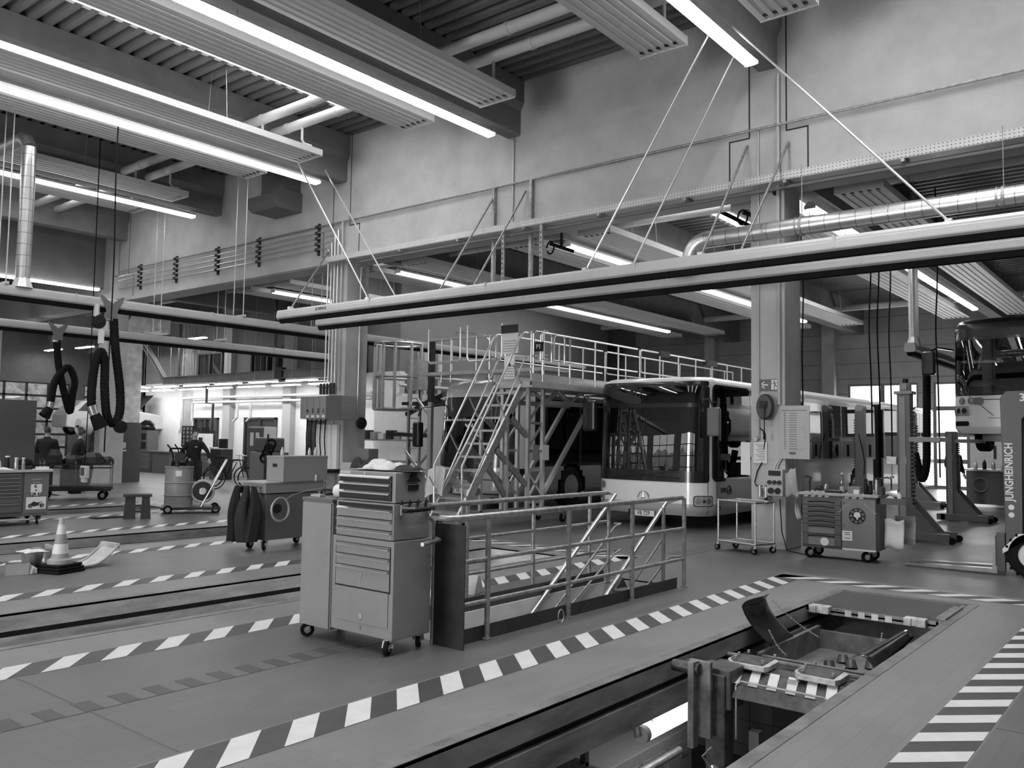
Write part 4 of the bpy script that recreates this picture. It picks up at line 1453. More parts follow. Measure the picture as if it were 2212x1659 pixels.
# towers
def tower(xs_, z1, yy=(YB, YA)):
    for y in yy:
        for x in xs_:
            mb = MB(); mb.box(x - .035, x + .035, y - .035, y + .035, .2, z1); part(mb, 'tower_leg')
        mb = MB()
        for z in (.45, 1.08, 1.45, 2.0, 2.55):
            mb.bar((xs_[0], y, z), (xs_[-1], y, z), .035, .05)
        part(mb, 'tower_rung')
tower((13.2, 13.68), 2.72)
mb = MB()
for y in (YB, YA):
    mb.box(12.55 - .03, 12.55 + .03, y - .03, y + .03, .2, 2.1)
part(mb, 'tower_leg')
for y in (YB, YA):
    for a, b in (((12.2, 1.5), (13.15, .8)), ((12.02, 1.17), (12.5, .62)), ((12.6, 2.13), (13.15, 1.75))):
        mb = MB(); mb.bar((a[0], y, a[1]), (b[0], y, b[1]), .05, .11); part(mb, 'diagonal_strut', galv_d)
    for a, b in (((13.2, 1.5), (13.68, 2.0)), ((13.2, .5), (13.68, 1.08)), ((13.2, 2.0), (13.68, 2.5)), ((13.2, 1.05), (13.68, .55))):
        mb = MB(); mb.bar((a[0], y, a[1]), (b[0], y, b[1]), .03, .04); part(mb, 'diagonal_strut')
# deck and truss
mb = MB(); mb.box(12.95, 24.2, YB - .28, YA + .05, 2.68, 2.80); part(mb, 'platform_deck', galv)
for y in (YB - .25, YA + .03):
    mb = MB(); mb.box(12.95, 24.2, y - .02, y + .02, 2.72, 2.95); part(mb, 'toe_board', ral)
for y in (YB, YA):
    mb = MB()
    mb.bar((13.7, y, 2.42), (15.5, y, 2.42), .06, .09); mb.bar((13.72, y, .62), (15.35, y, 2.42), .07, .08)
    n = 4
    for i in range(n):
        a, b = 13.75 + .44 * i, 13.75 + .44 * (i + 1)
        mb.bar((a, y, 2.45 if i % 2 == 0 else 2.7), (b, y, 2.7 if i % 2 == 0 else 2.45), .04, .05)
    part(mb, 'deck_truss')
# platform railings, near and far side
for y, st in ((YB - .26, 13.0), (YA + .04, 13.0)):
    mb = MB()
    mb.tube([(st, y, 3.30), (st, y, 3.72), (st + .06, y, 3.77), (16.9, y, 3.77), ], .021, n=8)
    mb.tube([(st, y, 3.30), (st + .05, y, 3.25), (16.9, y, 3.25)], .018, n=8)
    mb.tube([(17.05, y, 3.3), (17.05, y, 3.72), (17.1, y, 3.77), (20.6, y, 3.77)], .021, n=8)
    mb.tube([(17.05, y, 3.3), (17.1, y, 3.25), (20.6, y, 3.25)], .018, n=8)
    mb.tube([(20.75, y, 3.25), (20.75, y, 3.77), (24.1, y, 3.77), (24.1, y, 2.9)], .021, n=8)
    part(mb, 'guard_rail', smooth=True)
    for x in [13.3 + .93 * i for i in range(12)]:
        mb = MB(); mb.cyl((x, y, 2.8), (x, y, 3.77), .02, n=8); part(mb, 'guard_post', smooth=True)
mb = MB(); mb.box(17.9, 18.35, YB - .32, YB - .2, 3.70, 3.82); mb.box(20.35, 20.95, YB - .32, YB - .2, 3.66, 3.80); part(mb, 'foam_sleeve', dark_metal)
# U-shaped swing gates at the head of the stairs
mb = MB()
for x0 in (13.18, 13.62):
    mb.tube([(x0, YB - .3, 3.2), (x0, YB - .3, 3.7), (x0 + .06, YB - .3, 3.76), (x0 + .3, YB - .3, 3.76), (x0 + .36, YB - .3, 3.7), (x0 + .36, YB - .3, 3.2)], .018, n=8)
part(mb, 'swing_gate', smooth=True)
# warning signs on the stair head
for z0, z1, w, m in ((3.35, 3.75, .42, lamp_white), (2.85, 3.3, .26, lamp_white)):
    mb = MB(); mb.box(12.90, 12.92, 10.44 - w / 2 + .03, 10.44 + w / 2 + .03, z0, z1)
    o = part(mb, 'warning_sign', m)
    mb = MB(); mb.box(12.885, 12.9, 10.47 - w / 2, 10.47 + w / 2, z1, z1 + .16) if z0 > 3 else mb.prism([(10.42, 3.1), (10.52, 3.1), (10.47, 3.19)], 12.885, 12.9, 'x')
    mb.build('sign_header', dark_metal, o)
    mb = MB()
    for i in range(5):
        mb.box(12.893, 12.9, 10.47 - w * .4, 10.47 + w * .4, z0 + .04 + .05 * i, z0 + .055 + .05 * i)
    mb.build('sign_print', galv_d, o)
mb = MB(); mb.box(13.1, 13.12, YB - .42, YB - .2, 3.38, 3.56); o = part(mb, 'number_plate', black_p)
text('number_text', 'P1', .12, lamp_white, o, (13.095, YB - .31, 3.47), ROT_NX, bold=.003)
for x, z in ((13.3, 1.55), (13.62, 1.55)):
    mb = MB(); mb.box(x, x + .22, YB - .045, YB - .04, z - .28, z + .02); part(mb, 'paper_notice', lamp_white if x > 13.5 else galv)
# the paper hung on the stair stringer
mb = MB(); mb.grid(lambda u, v: (11.33 + .02 * math.sin(u * 5) + .08 * v, 10.72 + .42 * u, .62 + .5 * v + .05 * math.sin(u * 4)), 8, 8)
tag(mb.build('paper_sheet', mat('grey_paper', .55, .8), solid=.003), 'grey paper sheet hung over the foot of the access stairs by the bus plate', 'paper')

# ---- front guard rail of the far platform, across the tall bus
gr = thing('platform_guard', 'tubular guard rail frames hanging in front of the tall bus roof', 'guard rail', (0, 0, 0))
X = 14.75
for y0, y1 in ((14.50, 13.46), (13.24, 12.2)):
    mb = MB()
    mb.tube([(X, y0, 4.3), (X, y0, 3.55), (X, y0 - .07, 3.46), (X, y1 + .07, 3.46), (X, y1, 3.55), (X, y1, 4.28)], .022, n=8)
    mb.build('u_frame', alu, gr, smooth=True)
mb = MB(); mb.tube([(X + .05, 14.6, 4.02), (X + .05, 10.95, 4.02)], .02, n=8); mb.tube([(X + .05, 14.6, 3.5), (X + .05, 10.95, 3.5)], .016, n=8)
mb.build('cross_rail', alu, gr, smooth=True)
for y in (14.1, 13.8, 13.0, 12.6, 11.9, 11.4, 11.05):
    mb = MB(); mb.cyl((X + .05, y, 3.0), (X + .05, y, 4.05), .018, n=8); mb.build('guard_post', alu, gr, smooth=True)
mb = MB(); mb.tube([(X + .3, 14.0, 3.3), (X + .3, 14.0, 4.0), (X + .3, 13.85, 4.22), (X + .3, 12.95, 4.1), (X + .3, 12.8, 3.95), (X + .3, 12.8, 3.3)], .02, n=8)
mb.build('hoop', alu, gr, smooth=True)
mb = MB(); mb.box(X + .02, X + .9, 10.95, 14.7, 2.95 + .22, 3.25); mb.build('cross_walk', galv, gr)

# ---- caged ladder and the far platform left of the tall bus
cl = thing('caged_ladder', 'upright ladder with round safety hoops left of the tall bus', 'ladder', (16.0, 16.85, 0))
for z in (4.18, 3.28, 2.42):
    mb = MB(); pts = torus_pts((0, 0, z), .66, 26, 'xy', .62)
    mb.tube(pts, .035, n=4, closed=True); mb.build('safety_hoop', alu, cl, smooth=True)
for a in (100, 130, 160, 190, 220, 260, 300):
    x, y = .66 * math.cos(R(a)), .62 * math.sin(R(a))
    mb = MB(); mb.box(x - .03, x + .03, y - .03, y + .03, 2.42, 4.18); mb.build('cage_bar', alu, cl)
mb = MB()
for y in (-.52, -.10):
    mb.box(.3, .36, y - .03, y + .03, .1, 3.2)
mb.build('ladder_rail', alu, cl)
for i in range(11):
    mb = MB(); mb.cyl((.33, -.52, .3 + .27 * i), (.33, -.10, .3 + .27 * i), .016, n=6); mb.build('rung', alu, cl)
mb = MB(); mb.box(.1, .5, -.66, -.24, 2.95, 3.75); mb.build('ladder_panel', galv, cl)
lf = thing('platform_tower', 'dark post and braced frame of the far platform beside the tall bus', 'platform', (16.0, 15.6, 0))
mb = MB(); mb.box(-.06, .06, -.07, .07, 2.6, 4.18); mb.build('dark_post', dark_metal, lf)
mb = MB(); mb.box(-.05, .05, -.06, .06, 0, 2.6); mb.build('lower_post', alu, lf)
mb = MB(); mb.bar((0, 0, 1.3), (.1, 1.0, .5), .05); mb.bar((0, 0, .5), (.1, 1.0, 1.3), .05); mb.bar((0, 0, 2.2), (.1, .6, 2.7), .05); mb.bar((0, 0, 2.0), (.1, .6, 1.5), .05)
mb.build('cross_brace', alu, lf)
mb = MB(); mb.bar((0, -.05, 1.72), (0, 1.6, 1.76), .08, .1); mb.build('locking_beam', dark_metal, lf)
mb = MB()
mb.bar((.4, .3, 2.7), (.8, -.5, 3.1), .12, .1); mb.bar((.4, .3, 2.7), (.8, -.5, 2.5), .12, .1); mb.bar((.5, 1.4, 2.3), (.4, .2, 2.75), .12, .1); mb.box(.2, 1.0, -.5, 1.3, 2.55, 2.63)
mb.build('support_bracket', dark_metal, lf)
# ---------------------------------------------------------------- stairwell railing
rail_m = mat('worn_handrail', .42, .42, .75, var=.3, scale=18, bump=.1)
sr = thing('stair_railing', 'worn tubular steel railing round the stairwell beside the tool chest', 'railing', (0, 0, 0))
YF, YR = 4.72, 5.68
def P(name, mb, m, p, **k):
    return mb.build(name, m, p, **k)
def tubes(name, pts, r, m, p, n=10, closed=False, smooth=True):
    mb = MB(); mb.tube(pts, r, n=n, closed=closed); return mb.build(name, m, p, smooth=smooth)
# top rail loops round the chest end
tubes('top_rail', [(8.97, YR, 1.05), (5.18, YR, 1.05), (5.10, YR - .06, 1.05), (5.08, YR - .14, 1.05)], .026, rail_m, sr)
tubes('top_rail', [(9.05, YF, 1.04), (5.2, YF, 1.04), (5.12, YF + .05, 1.04), (5.10, YF + .12, 1.04)], .028, rail_m, sr)
for z in (.68, .33):
    tubes('middle_rail', [(5.22, YF, z), (9.12, YF, z)], .019, rail_m, sr)
    tubes('middle_rail', [(6.0, YR, z + .02), (9.0, YR, z + .02)], .017, rail_m, sr)
for x in (5.57, 6.76, 7.93, 9.10):
    tubes('post', [(x, YF, 0), (x, YF, 1.03)], .024, rail_m, sr)
    mb = MB(); mb.cyl((x, YF, 0), (x, YF, .02), .04, n=12); P('post_foot', mb, rail_m, sr)
for x in (6.38, 7.46, 8.56):
    tubes('post', [(x, YR, 0), (x, YR, 1.04)], .022, rail_m, sr)
for x, y in ((8.79, 5.56), (8.79, 4.82)):
    tubes('post', [(x, y, -.02), (x, y, .93)], .022, rail_m, sr)
bright = mat('bright_handrail', .7, .3, .85, var=.1)
tubes('stair_handrail', [(7.05, 5.56, -.33), (8.93, 5.56, 1.03), (8.97, YR, 1.05)], .026, bright, sr)
tubes('stair_handrail', [(7.3, 4.85, -.16), (8.9, 4.85, .98), (8.98, YF + .02, 1.03)], .026, bright, sr)
for y, s in ((5.56, 1), (4.85, -1)):
    for dz in (.36, .68):
        yo = YR if s > 0 else YF
        tubes('stair_middle_rail', [(7.5, y, -.45 + .32 - dz * .45), (8.92, y, 1.0 - dz), (9.0, y, 1.02 - dz), (9.16, y + (yo - y) * .5, 1.02 - dz), (9.1, yo, 1.02 - dz)], .014, rail_m, sr)
mb = MB(); mb.tube([(5.17, 4.97, 0), (5.17, 4.97, .95), (5.16, 4.97, 1.0), (5.12, 4.97, 1.03), (5.06, 4.97, 1.05)], .018, n=10)
mb.tube([(5.17, 4.95, .86), (5.12, 4.86, .86), (4.86, 4.80, .85), ], .017, n=8)
P('bent_rail', mb, rail_m, sr, smooth=True)
# toe boards round the opening
kb = mat('dark_toe_plate', .07, .5, .3, var=.3)
mb = MB(); mb.box(5.2, 9.0, YF + .035, YF + .043, 0, .12); P('toe_plate', mb, kb, sr)
mb = MB(); mb.box(5.2, 8.8, YR - .05, YR - .042, 0, .13); P('toe_plate', mb, kb, sr)
# loop chain closing
tubes('ring_catch', torus_pts((6.56, YF - .06, .06), .045, 14, 'xz', .06), .005, conduit_m, sr, n=5, closed=True)
# stairs going down
st = thing('cellar_stairs', 'steel steps going down into the stairwell', 'stairs', (0, 0, 0))
for y in (4.86, 5.52):
    mb = MB(); mb.bar((9.1, y, -.05), (6.4, y, -2.1), .03, .2); P('stringer', mb, kb, st)
for i in range(11):
    t = (i + .3) / 11
    mb = MB(); mb.box(9.0 - 2.6 * t - .13, 9.0 - 2.6 * t + .13, 4.88, 5.50, -.06 - 2.0 * t, -.03 - 2.0 * t); P('stair_tread', mb, mat('tread_mesh', .14, .6, .3), st)
# dark steel plate leaning at the rail end
mb = MB(); mb.box(-.006, .006, -.17, .17, 0, .99)
o = mb.build('steel_plate', mat('dark_sheet_steel', .035, .38, .3, var=.35, scale=6), bevel=.002)
o.location = (5.17, 4.79, 0)
tag(o, 'tall dark steel plate standing at the end of the stairwell railing', 'plate')

# ---------------------------------------------------------------- large tool chest
tc_m = mat('toolchest_grey', .255, .42, var=.05, scale=5, bump=.03)
tc_d = mat('toolchest_edge', .12, .45)
tc = thing('tool_chest', 'large grey three-tier roller tool chest with side cabinet by the railing', 'tool chest', (4.62, 5.255, 0), R(0))
def cab(mb, x0, x1, y0, y1, z0, z1, m=0):
    mb.box(x0, x1, y0, y1, z0, z1, m)
mb = MB(); mb.box(.02, .44, -.365, .365, .12, .88); P('lower_case', mb, tc_m, tc, bevel=.008)
mb = MB(); mb.box(.02, .42, -.355, .33, .885, 1.17); P('middle_case', mb, tc_m, tc, bevel=.008)
mb = MB(); mb.box(.03, .36, -.355, .32, 1.175, 1.415); P('top_case', mb, tc_m, tc, bevel=.008)
def drawer(y0, y1, z0, z1, hz, m=tc_m, x=.012, hm=None, name='drawer'):
    mb = MB(); mb.box(x, .03, y0, y1, z0, z1)
    d = P(name, mb, m, tc, bevel=.003)
    if hz is not None:
        mb = MB(); mb.prism([(x - .022, hz - .008), (x - .022, hz), (x - .004, hz + .012), (x + .004, hz + .012), (x + .004, hz - .004), (x - .012, hz - .004)], y0 + .005, y1 - .005, 'y')
        P('drawer_pull', mb, hm or steel_b, d)
    return d
gap = mat('gap_dark', .01, .8)
mb = MB(); mb.box(.015, .022, -.335, .315, .475, .835); P('recess', mb, gap, tc)
mb = MB(); mb.box(.015, .022, -.34, .30, .90, 1.155); P('recess', mb, gap, tc)
for z0, z1, h in ((.745, .83, .815), (.655, .738, .728), (.49, .648, .638)):
    drawer(-.328, .308, z0, z1, h)
for z0, z1, h in ((1.045, 1.125, 1.113), (.962, 1.038, 1.026), (.892, .955, .942)):
    drawer(-.345, .305, z0, z1, h)
mb = MB(); mb.box(.02, .034, -.32, .30, 1.19, 1.385); P('recess', mb, gap, tc)
for z0, z1, h in ((1.33, 1.382, 1.372), (1.262, 1.324, 1.314), (1.195, 1.256, 1.246)):
    drawer(-.315, .295, z0, z1, h, mat('drawer_black', .02, .3), x=.018, hm=alu)
d = drawer(-.318, .305, .21, .478, None, name='flap_door')
mb = MB(); mb.lathe([(.03, 0), (.028, -.006), (.016, -.008), (0, -.008)], (.012, 0.0, .262), 16, axis='x'); P('round_pull', mb, galv_d, d, smooth=True)
mb = MB(); mb.lathe([(.014, 0), (.014, -.006), (0, -.006)], (.018, 0.0, .175), 12, axis='x'); P('lock', mb, steel_b, tc)
mb = MB(); mb.box(.010, .016, -.03, .03, .505, .56); mb.box(.008, .012, -.008, .008, .53, .60); mb.box(.009, .013, -.035, -.01, .50, .515); P('worn_sticker', mb, galv_d, tc)
mb = MB(); mb.lathe([(.012, 0), (.012, -.006), (0, -.006)], (.03, 0.0, 1.397), 12, axis='x'); P('lock', mb, steel_b, tc)
text('maker_lettering', 'STAHLWILLE', .028, mat('embossed_grey', .3, .4), tc, (.018, .0, 1.143), ROT_NX)
mb = MB(); mb.box(.026, .03, .17, .30, 1.388, 1.408); P('name_plate', mb, alu, tc)
# side cabinet
mb = MB(); mb.box(.015, .40, .368, .755, .10, 1.14); cabn = P('side_cabinet', mb, tc_m, tc, bevel=.006)
mb = MB(); mb.box(.0, .015, .375, .75, .105, 1.13); dd = P('cabinet_door', mb, tc_m, cabn, bevel=.004)
mb = MB(); mb.lathe([(.012, 0), (.012, -.006), (0, -.006)], (.0, .43, .73), 12, axis='x'); P('lock', mb, steel_b, dd)
mb = MB(); mb.box(.0, .41, .362, .76, 1.14, 1.168); P('cabinet_top', mb, tc_d, tc, bevel=.003)
mb = MB(); mb.box(.02, .36, .757, .768, .25, 1.0); P('side_panel', mb, tc_m, tc)
# right-hand side fittings
mb = MB(); mb.box(.17, .28, -.362, -.352, 1.27, 1.315); P('side_grip', mb, gap, tc)
mb = MB(); mb.box(.17, .28, -.368, -.36, 1.315, 1.322); P('side_grip', mb, tc_m, tc)
mb = MB(); mb.box(.18, .25, -.372, -.362, 1.385, 1.42); mb.prism([(.14, 1.34), (.29, 1.34), (.26, 1.365), (.235, 1.385), (.2, 1.385), (.17, 1.365)], -.38, -.362, 'y'); P('spring_clip', mb, black_p, tc)
mb = MB(); mb.tube([(.10, -.365, 1.12), (.10, -.42, 1.12), (.16, -.43, 1.12), (.33, -.43, 1.125), (.39, -.42, 1.125), (.39, -.365, 1.125)], .018, n=10); P('push_handle', mb, black_p, tc, smooth=True)
for x in (.10, .39):
    mb = MB(); mb.box(x - .02, x + .02, -.378, -.352, 1.08, 1.16); mb.cyl((x, -.38, 1.12), (x + (.07 if x < .2 else -.05), -.43, 1.12), .022, n=8); P('handle_bracket', mb, galv, tc)
for x in (.10, .19, .28, .37):
    mb = MB(); mb.bar((x - .01, -.362, 1.14), (x, -.362, 1.2), .008, .004); mb.box(x - .016, x + .016, -.37, -.36, 1.165, 1.185); P('toggle_catch', mb, dark_metal, tc)
def swivel(parent, x, y, r=.06, top=.12, ang=0.0, m=None):
    c, s_ = math.cos(ang), math.sin(ang)
    ax = Vector((-s_, c, 0)); of = Vector((c, s_, 0)) * r * .45
    ctr = Vector((x, y, r)) + of
    mb = MB(); mb.cyl(ctr - ax * .016, ctr + ax * .016, r, n=20)
    w = mb.build('castor', m or black_m, parent, smooth=True)
    mb = MB(); mb.cyl(ctr - ax * .02, ctr + ax * .02, r * .5, n=12)
    for q in (-1, 1):
        mb.bar(ctr + ax * .024 * q, Vector((x, y, top - .012)) + ax * .024 * q, .005, r * .8, up=ax)
    mb.cyl((x, y, top - .02), (x, y, top), .035, n=12)
    mb.build('castor_fork', galv, w)
    return w
for x, y, a in ((.05, .66, 2.6), (.06, -.29, 3.6), (.38, -.29, .6), (.36, .66, .4)):
    swivel(tc, x, y, .058, .12, a)
# cloths, tape roll and pack on top
def cloth(name, cx, cy, z, sx, sy, h, seed, m, label, cat, n=26):
    rnd = random.Random(seed)
    ph = [rnd.uniform(0, 6) for _ in range(8)]
    def f(u, v):
        x, y = (u - .5) * sx, (v - .5) * sy
        q = max(0, 1 - ((2 * abs(u - .5)) ** 3 + (2 * abs(v - .5)) ** 3))
        w = .5 + .22 * math.sin(9 * u + ph[0] + 3 * math.sin(4 * v + ph[1])) + .2 * math.sin(13 * v + ph[2] + 2.4 * math.sin(5 * u + ph[3])) + .12 * math.sin(23 * u + 17 * v + ph[4])
        e = 1 + .10 * math.sin(7 * v + ph[5]) * (1 if abs(u - .5) > .3 else 0)
        return (cx + x * e, cy + y * (1 + .10 * math.sin(6 * u + ph[6])), z + .006 + h * q ** .4 * max(.08, w))
    mb = MB(); mb.grid(f, n, n)
    return tag(mb.build(name, m, smooth=True, solid=.004), label, cat)
wc = mat('white_rag', .62, .9, var=.1, scale=20)
dcl = mat('dark_rag', .03, .9)
cloth('rag', 4.82, 5.22, 1.425, .26, .34, .085, 3, wc, 'crumpled white cleaning rag on top of the big tool chest', 'rag')
cloth('rag', 4.85, 4.96, 1.425, .22, .19, .04, 5, dcl, 'flat black rag on top of the big tool chest', 'rag')
cloth('work_glove', 4.83, 5.47, 1.425, .22, .16, .10, 9, dcl, 'dark bundled gloves at the left end of the big tool chest top', 'glove')
r = thing('cleaning_roll', 'white paper roll lying on the side cabinet of the tool chest', 'roll', (4.80, 5.70, 1.168))
mb = MB(); mb.lathe([(.03, -.07), (.055, -.07), (.055, -.005), (.053, 0), (.055, .005), (.055, .07), (.03, .07)], (0, 0, .058), 24, axis='y'); mb.build('roll_body', lamp_white, r, smooth=True)
mb = MB(); mb.lathe([(.03, -.071), (.03, .071)], (0, 0, .058), 16, axis='y'); mb.build('roll_core', gap, r)
mb = MB(); mb.box(4.68, 4.74, 5.86, 5.98, 1.169, 1.192); tag(mb.build('small_box', lamp_grey if 'lamp_grey' in globals() else galv, bevel=.003), 'small flat box lying on the side cabinet of the tool chest', 'box')

# ---------------------------------------------------------------- workbench trolley in the middle distance
wt = thing('bench_trolley', 'grey sheet-metal bench trolley with jackets hanging from its end', 'trolley', (7.55, 10.72, 0), R(2))
wm = mat('trolley_grey', .14, .42, var=.06)
wl = mat('trolley_light_grey', .24, .42, var=.05)
mb = MB(); mb.box(.03, 1.02, 0, .42, .14, .82); P('cabinet_body', mb, wm, wt, bevel=.005)
mb = MB(); mb.box(.0, 1.08, -.03, .5, .83, .97); P('bench_frame', mb, wl, wt, bevel=.004)
mb = MB(); mb.box(-.02, 1.10, -.04, .62, .97, .99); P('bench_top', mb, mat('bench_top', .35, .6, var=.1), wt)
mb = MB()
for i in range(5):
    mb.box(-.04, 1.0, .52 + .02 * (i % 2), .66 + .02 * ((i * 3) % 2), .90 - .022 * i, .915 - .022 * i)
P('stacked_boards', mb, dark_metal, wt)
for x, y, a in ((.08, .06, 3.8), (.08, .38, 3.4), (.9, .06, .5), (.9, .38, .3)):
    swivel(wt, x, y, .07, .14, a)
for i in range(4):
    mb = MB(); mb.tube([(-.0, .06 + .11 * i, .93), (-.04, .06 + .11 * i, .90), (-.06, .06 + .11 * i, .93)], .006, n=5); P('coat_hook', mb, black_p, wt)
mb = MB(); mb.lathe([(.065, 0), (.065, -.03), (.04, -.035), (0, -.035)], (.23, .0, .60), 24, axis='y'); P('hose_hub', mb, black_p, wt)
def jacket(x, y0, y1, z0, z1, seed, m, label):
    rnd = random.Random(seed); a, b, c = [rnd.uniform(0, 6) for _ in range(3)]
    def f(u, v):
        t = 2 * PI * u
        w = (y1 - y0) / 2 * (.22 + .78 * min(1, (1 - v) * 1.7) ** .7) * (1 + .06 * math.sin(9 * v + a))
        d = .10 * (.3 + .7 * min(1, (1 - v) * 2)) * (1 + .3 * math.sin(5 * t + a))
        cy = (y0 + y1) / 2 + .03 * math.sin(3 * v + b) + (.16 * (1 - v) ** 1.5 * (1 if seed == 1 else 0))
        return (x + d * math.cos(t) - .03 * math.sin(4 * v + c), cy + w * math.sin(t) * (1 + .08 * math.sin(6 * t + b)), z0 + (z1 - z0) * v)
    mb = MB(); mb.grid(f, 28, 16, closed_u=True)
    b_ = len(mb.v); mb.v += [f(i / 28, 0.0) for i in range(28)]; mb.f.append(tuple(range(b_, b_ + 28))); mb.m.append(0)
    return tag(mb.build('work_jacket', m, smooth=True), label, 'jacket')
jk = mat('jacket_cloth', .015, .85, var=.25, scale=12); jk2 = mat('jacket_cloth_grey', .025, .85, var=.25, scale=12)
jacket(7.42, 11.05, 11.25, .10, .93, 1, jk, 'dark jacket with long sleeve hanging at the outer end of the bench trolley')
jacket(7.40, 10.86, 11.06, .12, .93, 2, jk2, 'dark jacket with a folded pocket hanging in the middle of the trolley end')
jacket(7.41, 10.70, 10.88, .14, .93, 3, jk, 'dark work jacket hanging nearest the coiled hose on the bench trolley')
r = thing('coiled_hose', 'pale hose hung in a coil on the side of the bench trolley', 'hose', (7.78, 10.66, .60))
mb = MB()
pts = []
for i in range(90):
    t = i / 18 * 2 * PI
    pts.append(Vector((.155 * math.cos(t) * (1 + .05 * math.sin(i * .3)), -.02 - .012 * math.sin(i * .21), .17 * math.sin(t) * (1 + .06 * math.sin(i * .17)) - .01)))
mb.tube(pts, .0085, n=5); mb.build('hose_coil', mat('pale_hose', .45, .5), r, smooth=True)
mb = MB(); mb.tube([(.1, -.02, .14), (.2, -.04, .2), (.5, -.04, .26), (.9, -.03, .29)], .005, n=5); mb.build('hose_end', MATS['pale_hose'], r, smooth=True)
r = thing('metal_box', 'large grey closed metal box standing on the bench trolley', 'box', (7.82, 10.86, .99), R(2))
mb = MB(); mb.box(0, .85, -.2, .2, 0, .36); mb.build('box_body', mat('box_grey', .27, .42, var=.04), r, bevel=.005)
mb = MB(); mb.box(-.005, .855, -.205, .205, .35, .385); mb.build('box_lid', MATS['box_grey'], r, bevel=.004)
mb = MB(); mb.box(-.006, .002, -.05, .05, .22, .27); mb.build('box_grip', gap, r)
def bottle(x, y, z, h, rr, m, label, cap=None, group=None, neck=.45):
    r = thing('bottle', label, 'bottle', (x, y, z), 0, group)
    mb = MB(); mb.lathe([(rr * .9, 0), (rr, .01), (rr, h * .62), (rr * .8, h * .72), (rr * neck, h * .82), (rr * neck, h * .9)], n=14); mb.build('bottle_body', m, r, smooth=True)
    mb = MB(); mb.cyl((0, 0, h * .9), (0, 0, h), rr * neck * 1.15, n=10); mb.build('cap', cap or lamp_white, r)
    return r
bottle(7.93, 10.84, 1.375, .13, .028, mat('clear_plastic', .5, .2), 'small clear bottle on the left end of the grey metal box')
bottle(8.45, 10.86, 1.375, .12, .025, galv, 'first of two small cans at the right end of the grey metal box')
bottle(8.52, 10.80, 1.375, .13, .028, MATS['clear_plastic'], 'second of two small cans at the right end of the grey metal box')
bottle(8.45, 10.70, .99, .13, .028, lamp_white, 'white spray bottle at the foot of the grey metal box on the trolley')
bottle(8.55, 10.74, .99, .13, .032, lamp_white, 'white plastic jar beside the spray bottle on the bench trolley')
# workbench with tool panel behind the chest
r = thing('tool_stand', 'grey perforated tool stand with scissors and bottles between trolley and chest', 'tool stand', (8.75, 10.1, 0))
mb = MB(); mb.box(0, .04, -.3, .35, .15, 1.28); mb.build('back_panel', mat('panel_grey', .38, .5), r)
mb = MB(); mb.box(-.35, .0, -.3, .35, .85, .88); mb.build('shelf_board', dark_metal, r)
mb = MB(); mb.box(-.35, .0, -.3, .35, .1, .14); mb.build('shelf_board', dark_metal, r)
for y in (-.29, .34):
    mb = MB(); mb.box(-.34, -.30, y - .01, y + .01, 0, 1.0); mb.build('stand_leg', galv_d, r)
for i, y in enumerate((-.15, -.02, .12)):
    mb = MB(); mb.tube(torus_pts((-.02, y, .99), .03, 12, 'yz', .045), .007, n=5, closed=True); mb.bar((-.02, y, .95), (-.02, y + .02, .89), .012, .008); mb.build('hand_tool', black_p, r)

# ---------------------------------------------------------------- cone, bucket, crate, curved panel
r = thing('traffic_cone', 'striped traffic cone standing on stacked dark rubber feet by the pit', 'traffic cone', (4.72, 10.78, 0), R(20))
for i, (w, h0, h1) in enumerate(((.20, 0, .035), (.19, .038, .07), (.175, .073, .105))):
    mb = MB(); mb.box(-w, w, -w, w, h0, h1); mb.build('rubber_foot', black_m, r, bevel=.012)
mb = MB(); mb.lathe([(.145, .105), (.14, .15), (.105, .17), (.098, .19)], n=28); mb.build('cone_skirt', mat('cone_orange', .33, .6, var=.15, scale=8), r, smooth=True)
co, cw = MATS['cone_orange'], mat('cone_reflective', .75, .45, var=.08)
prof = lambda z: .098 - (z - .19) * (.098 - .026) / .46
for a, b, m in ((.19, .225, co), (.225, .34, cw), (.34, .455, co), (.455, .57, cw), (.57, .65, mat('cone_top_grey', .45, .6))):
    mb = MB(); mb.lathe([(prof(a), a), (prof(b), b)] + ([(0.0, b)] if b > .64 else []), n=28); mb.build('cone_band', m, r, smooth=True)
r = thing('bucket', 'dented galvanised bucket with a pale rim beside the traffic cone', 'bucket', (4.50, 11.03, 0))
mb = MB(); mb.lathe([(.09, .0), (.095, .005), (.125, .24), (.13, .245), (.122, .245), (.09, .02), (0, .02)], n=26); mb.build('bucket_wall', galv, r, smooth=True)
mb = MB(); mb.tube([(.13 * math.cos(R(a)), .13 * math.sin(R(a)), .25 + .02 * math.sin(R(a * 2))) for a in range(-90, 100, 15)], .004, n=5); mb.build('bail_handle', galv_d, r)
cloth('paper_liner', 4.50, 11.03, .235, .26, .26, .03, 12, lamp_white, 'white paper rim hanging over the top of the galvanised bucket', 'paper', n=14)
r = thing('plastic_crate', 'small pale plastic crate in front of the bucket', 'crate', (4.31, 10.96, 0), R(-20))
crm = mat('crate_grey', .36, .6, var=.15)
for q in ((-.13, .13, -.1, -.09), (-.13, .13, .09, .1), (-.13, -.12, -.1, .1), (.12, .13, -.1, .1)):
    mb = MB(); mb.box(*q, 0, .13); mb.build('crate_side', crm, r)
mb = MB(); mb.box(-.12, .12, -.09, .09, 0, .01); mb.build('crate_floor', crm, r)
cloth('rag', 4.44, 10.86, 0.0, .10, .10, .13, 21, wc, 'pale rag slumped over the edge of the small crate', 'rag', n=14)
r = thing('curved_panel', 'pale curved fibreglass panel lying on its back beside the cone', 'panel', (5.12, 10.98, 0), R(8))
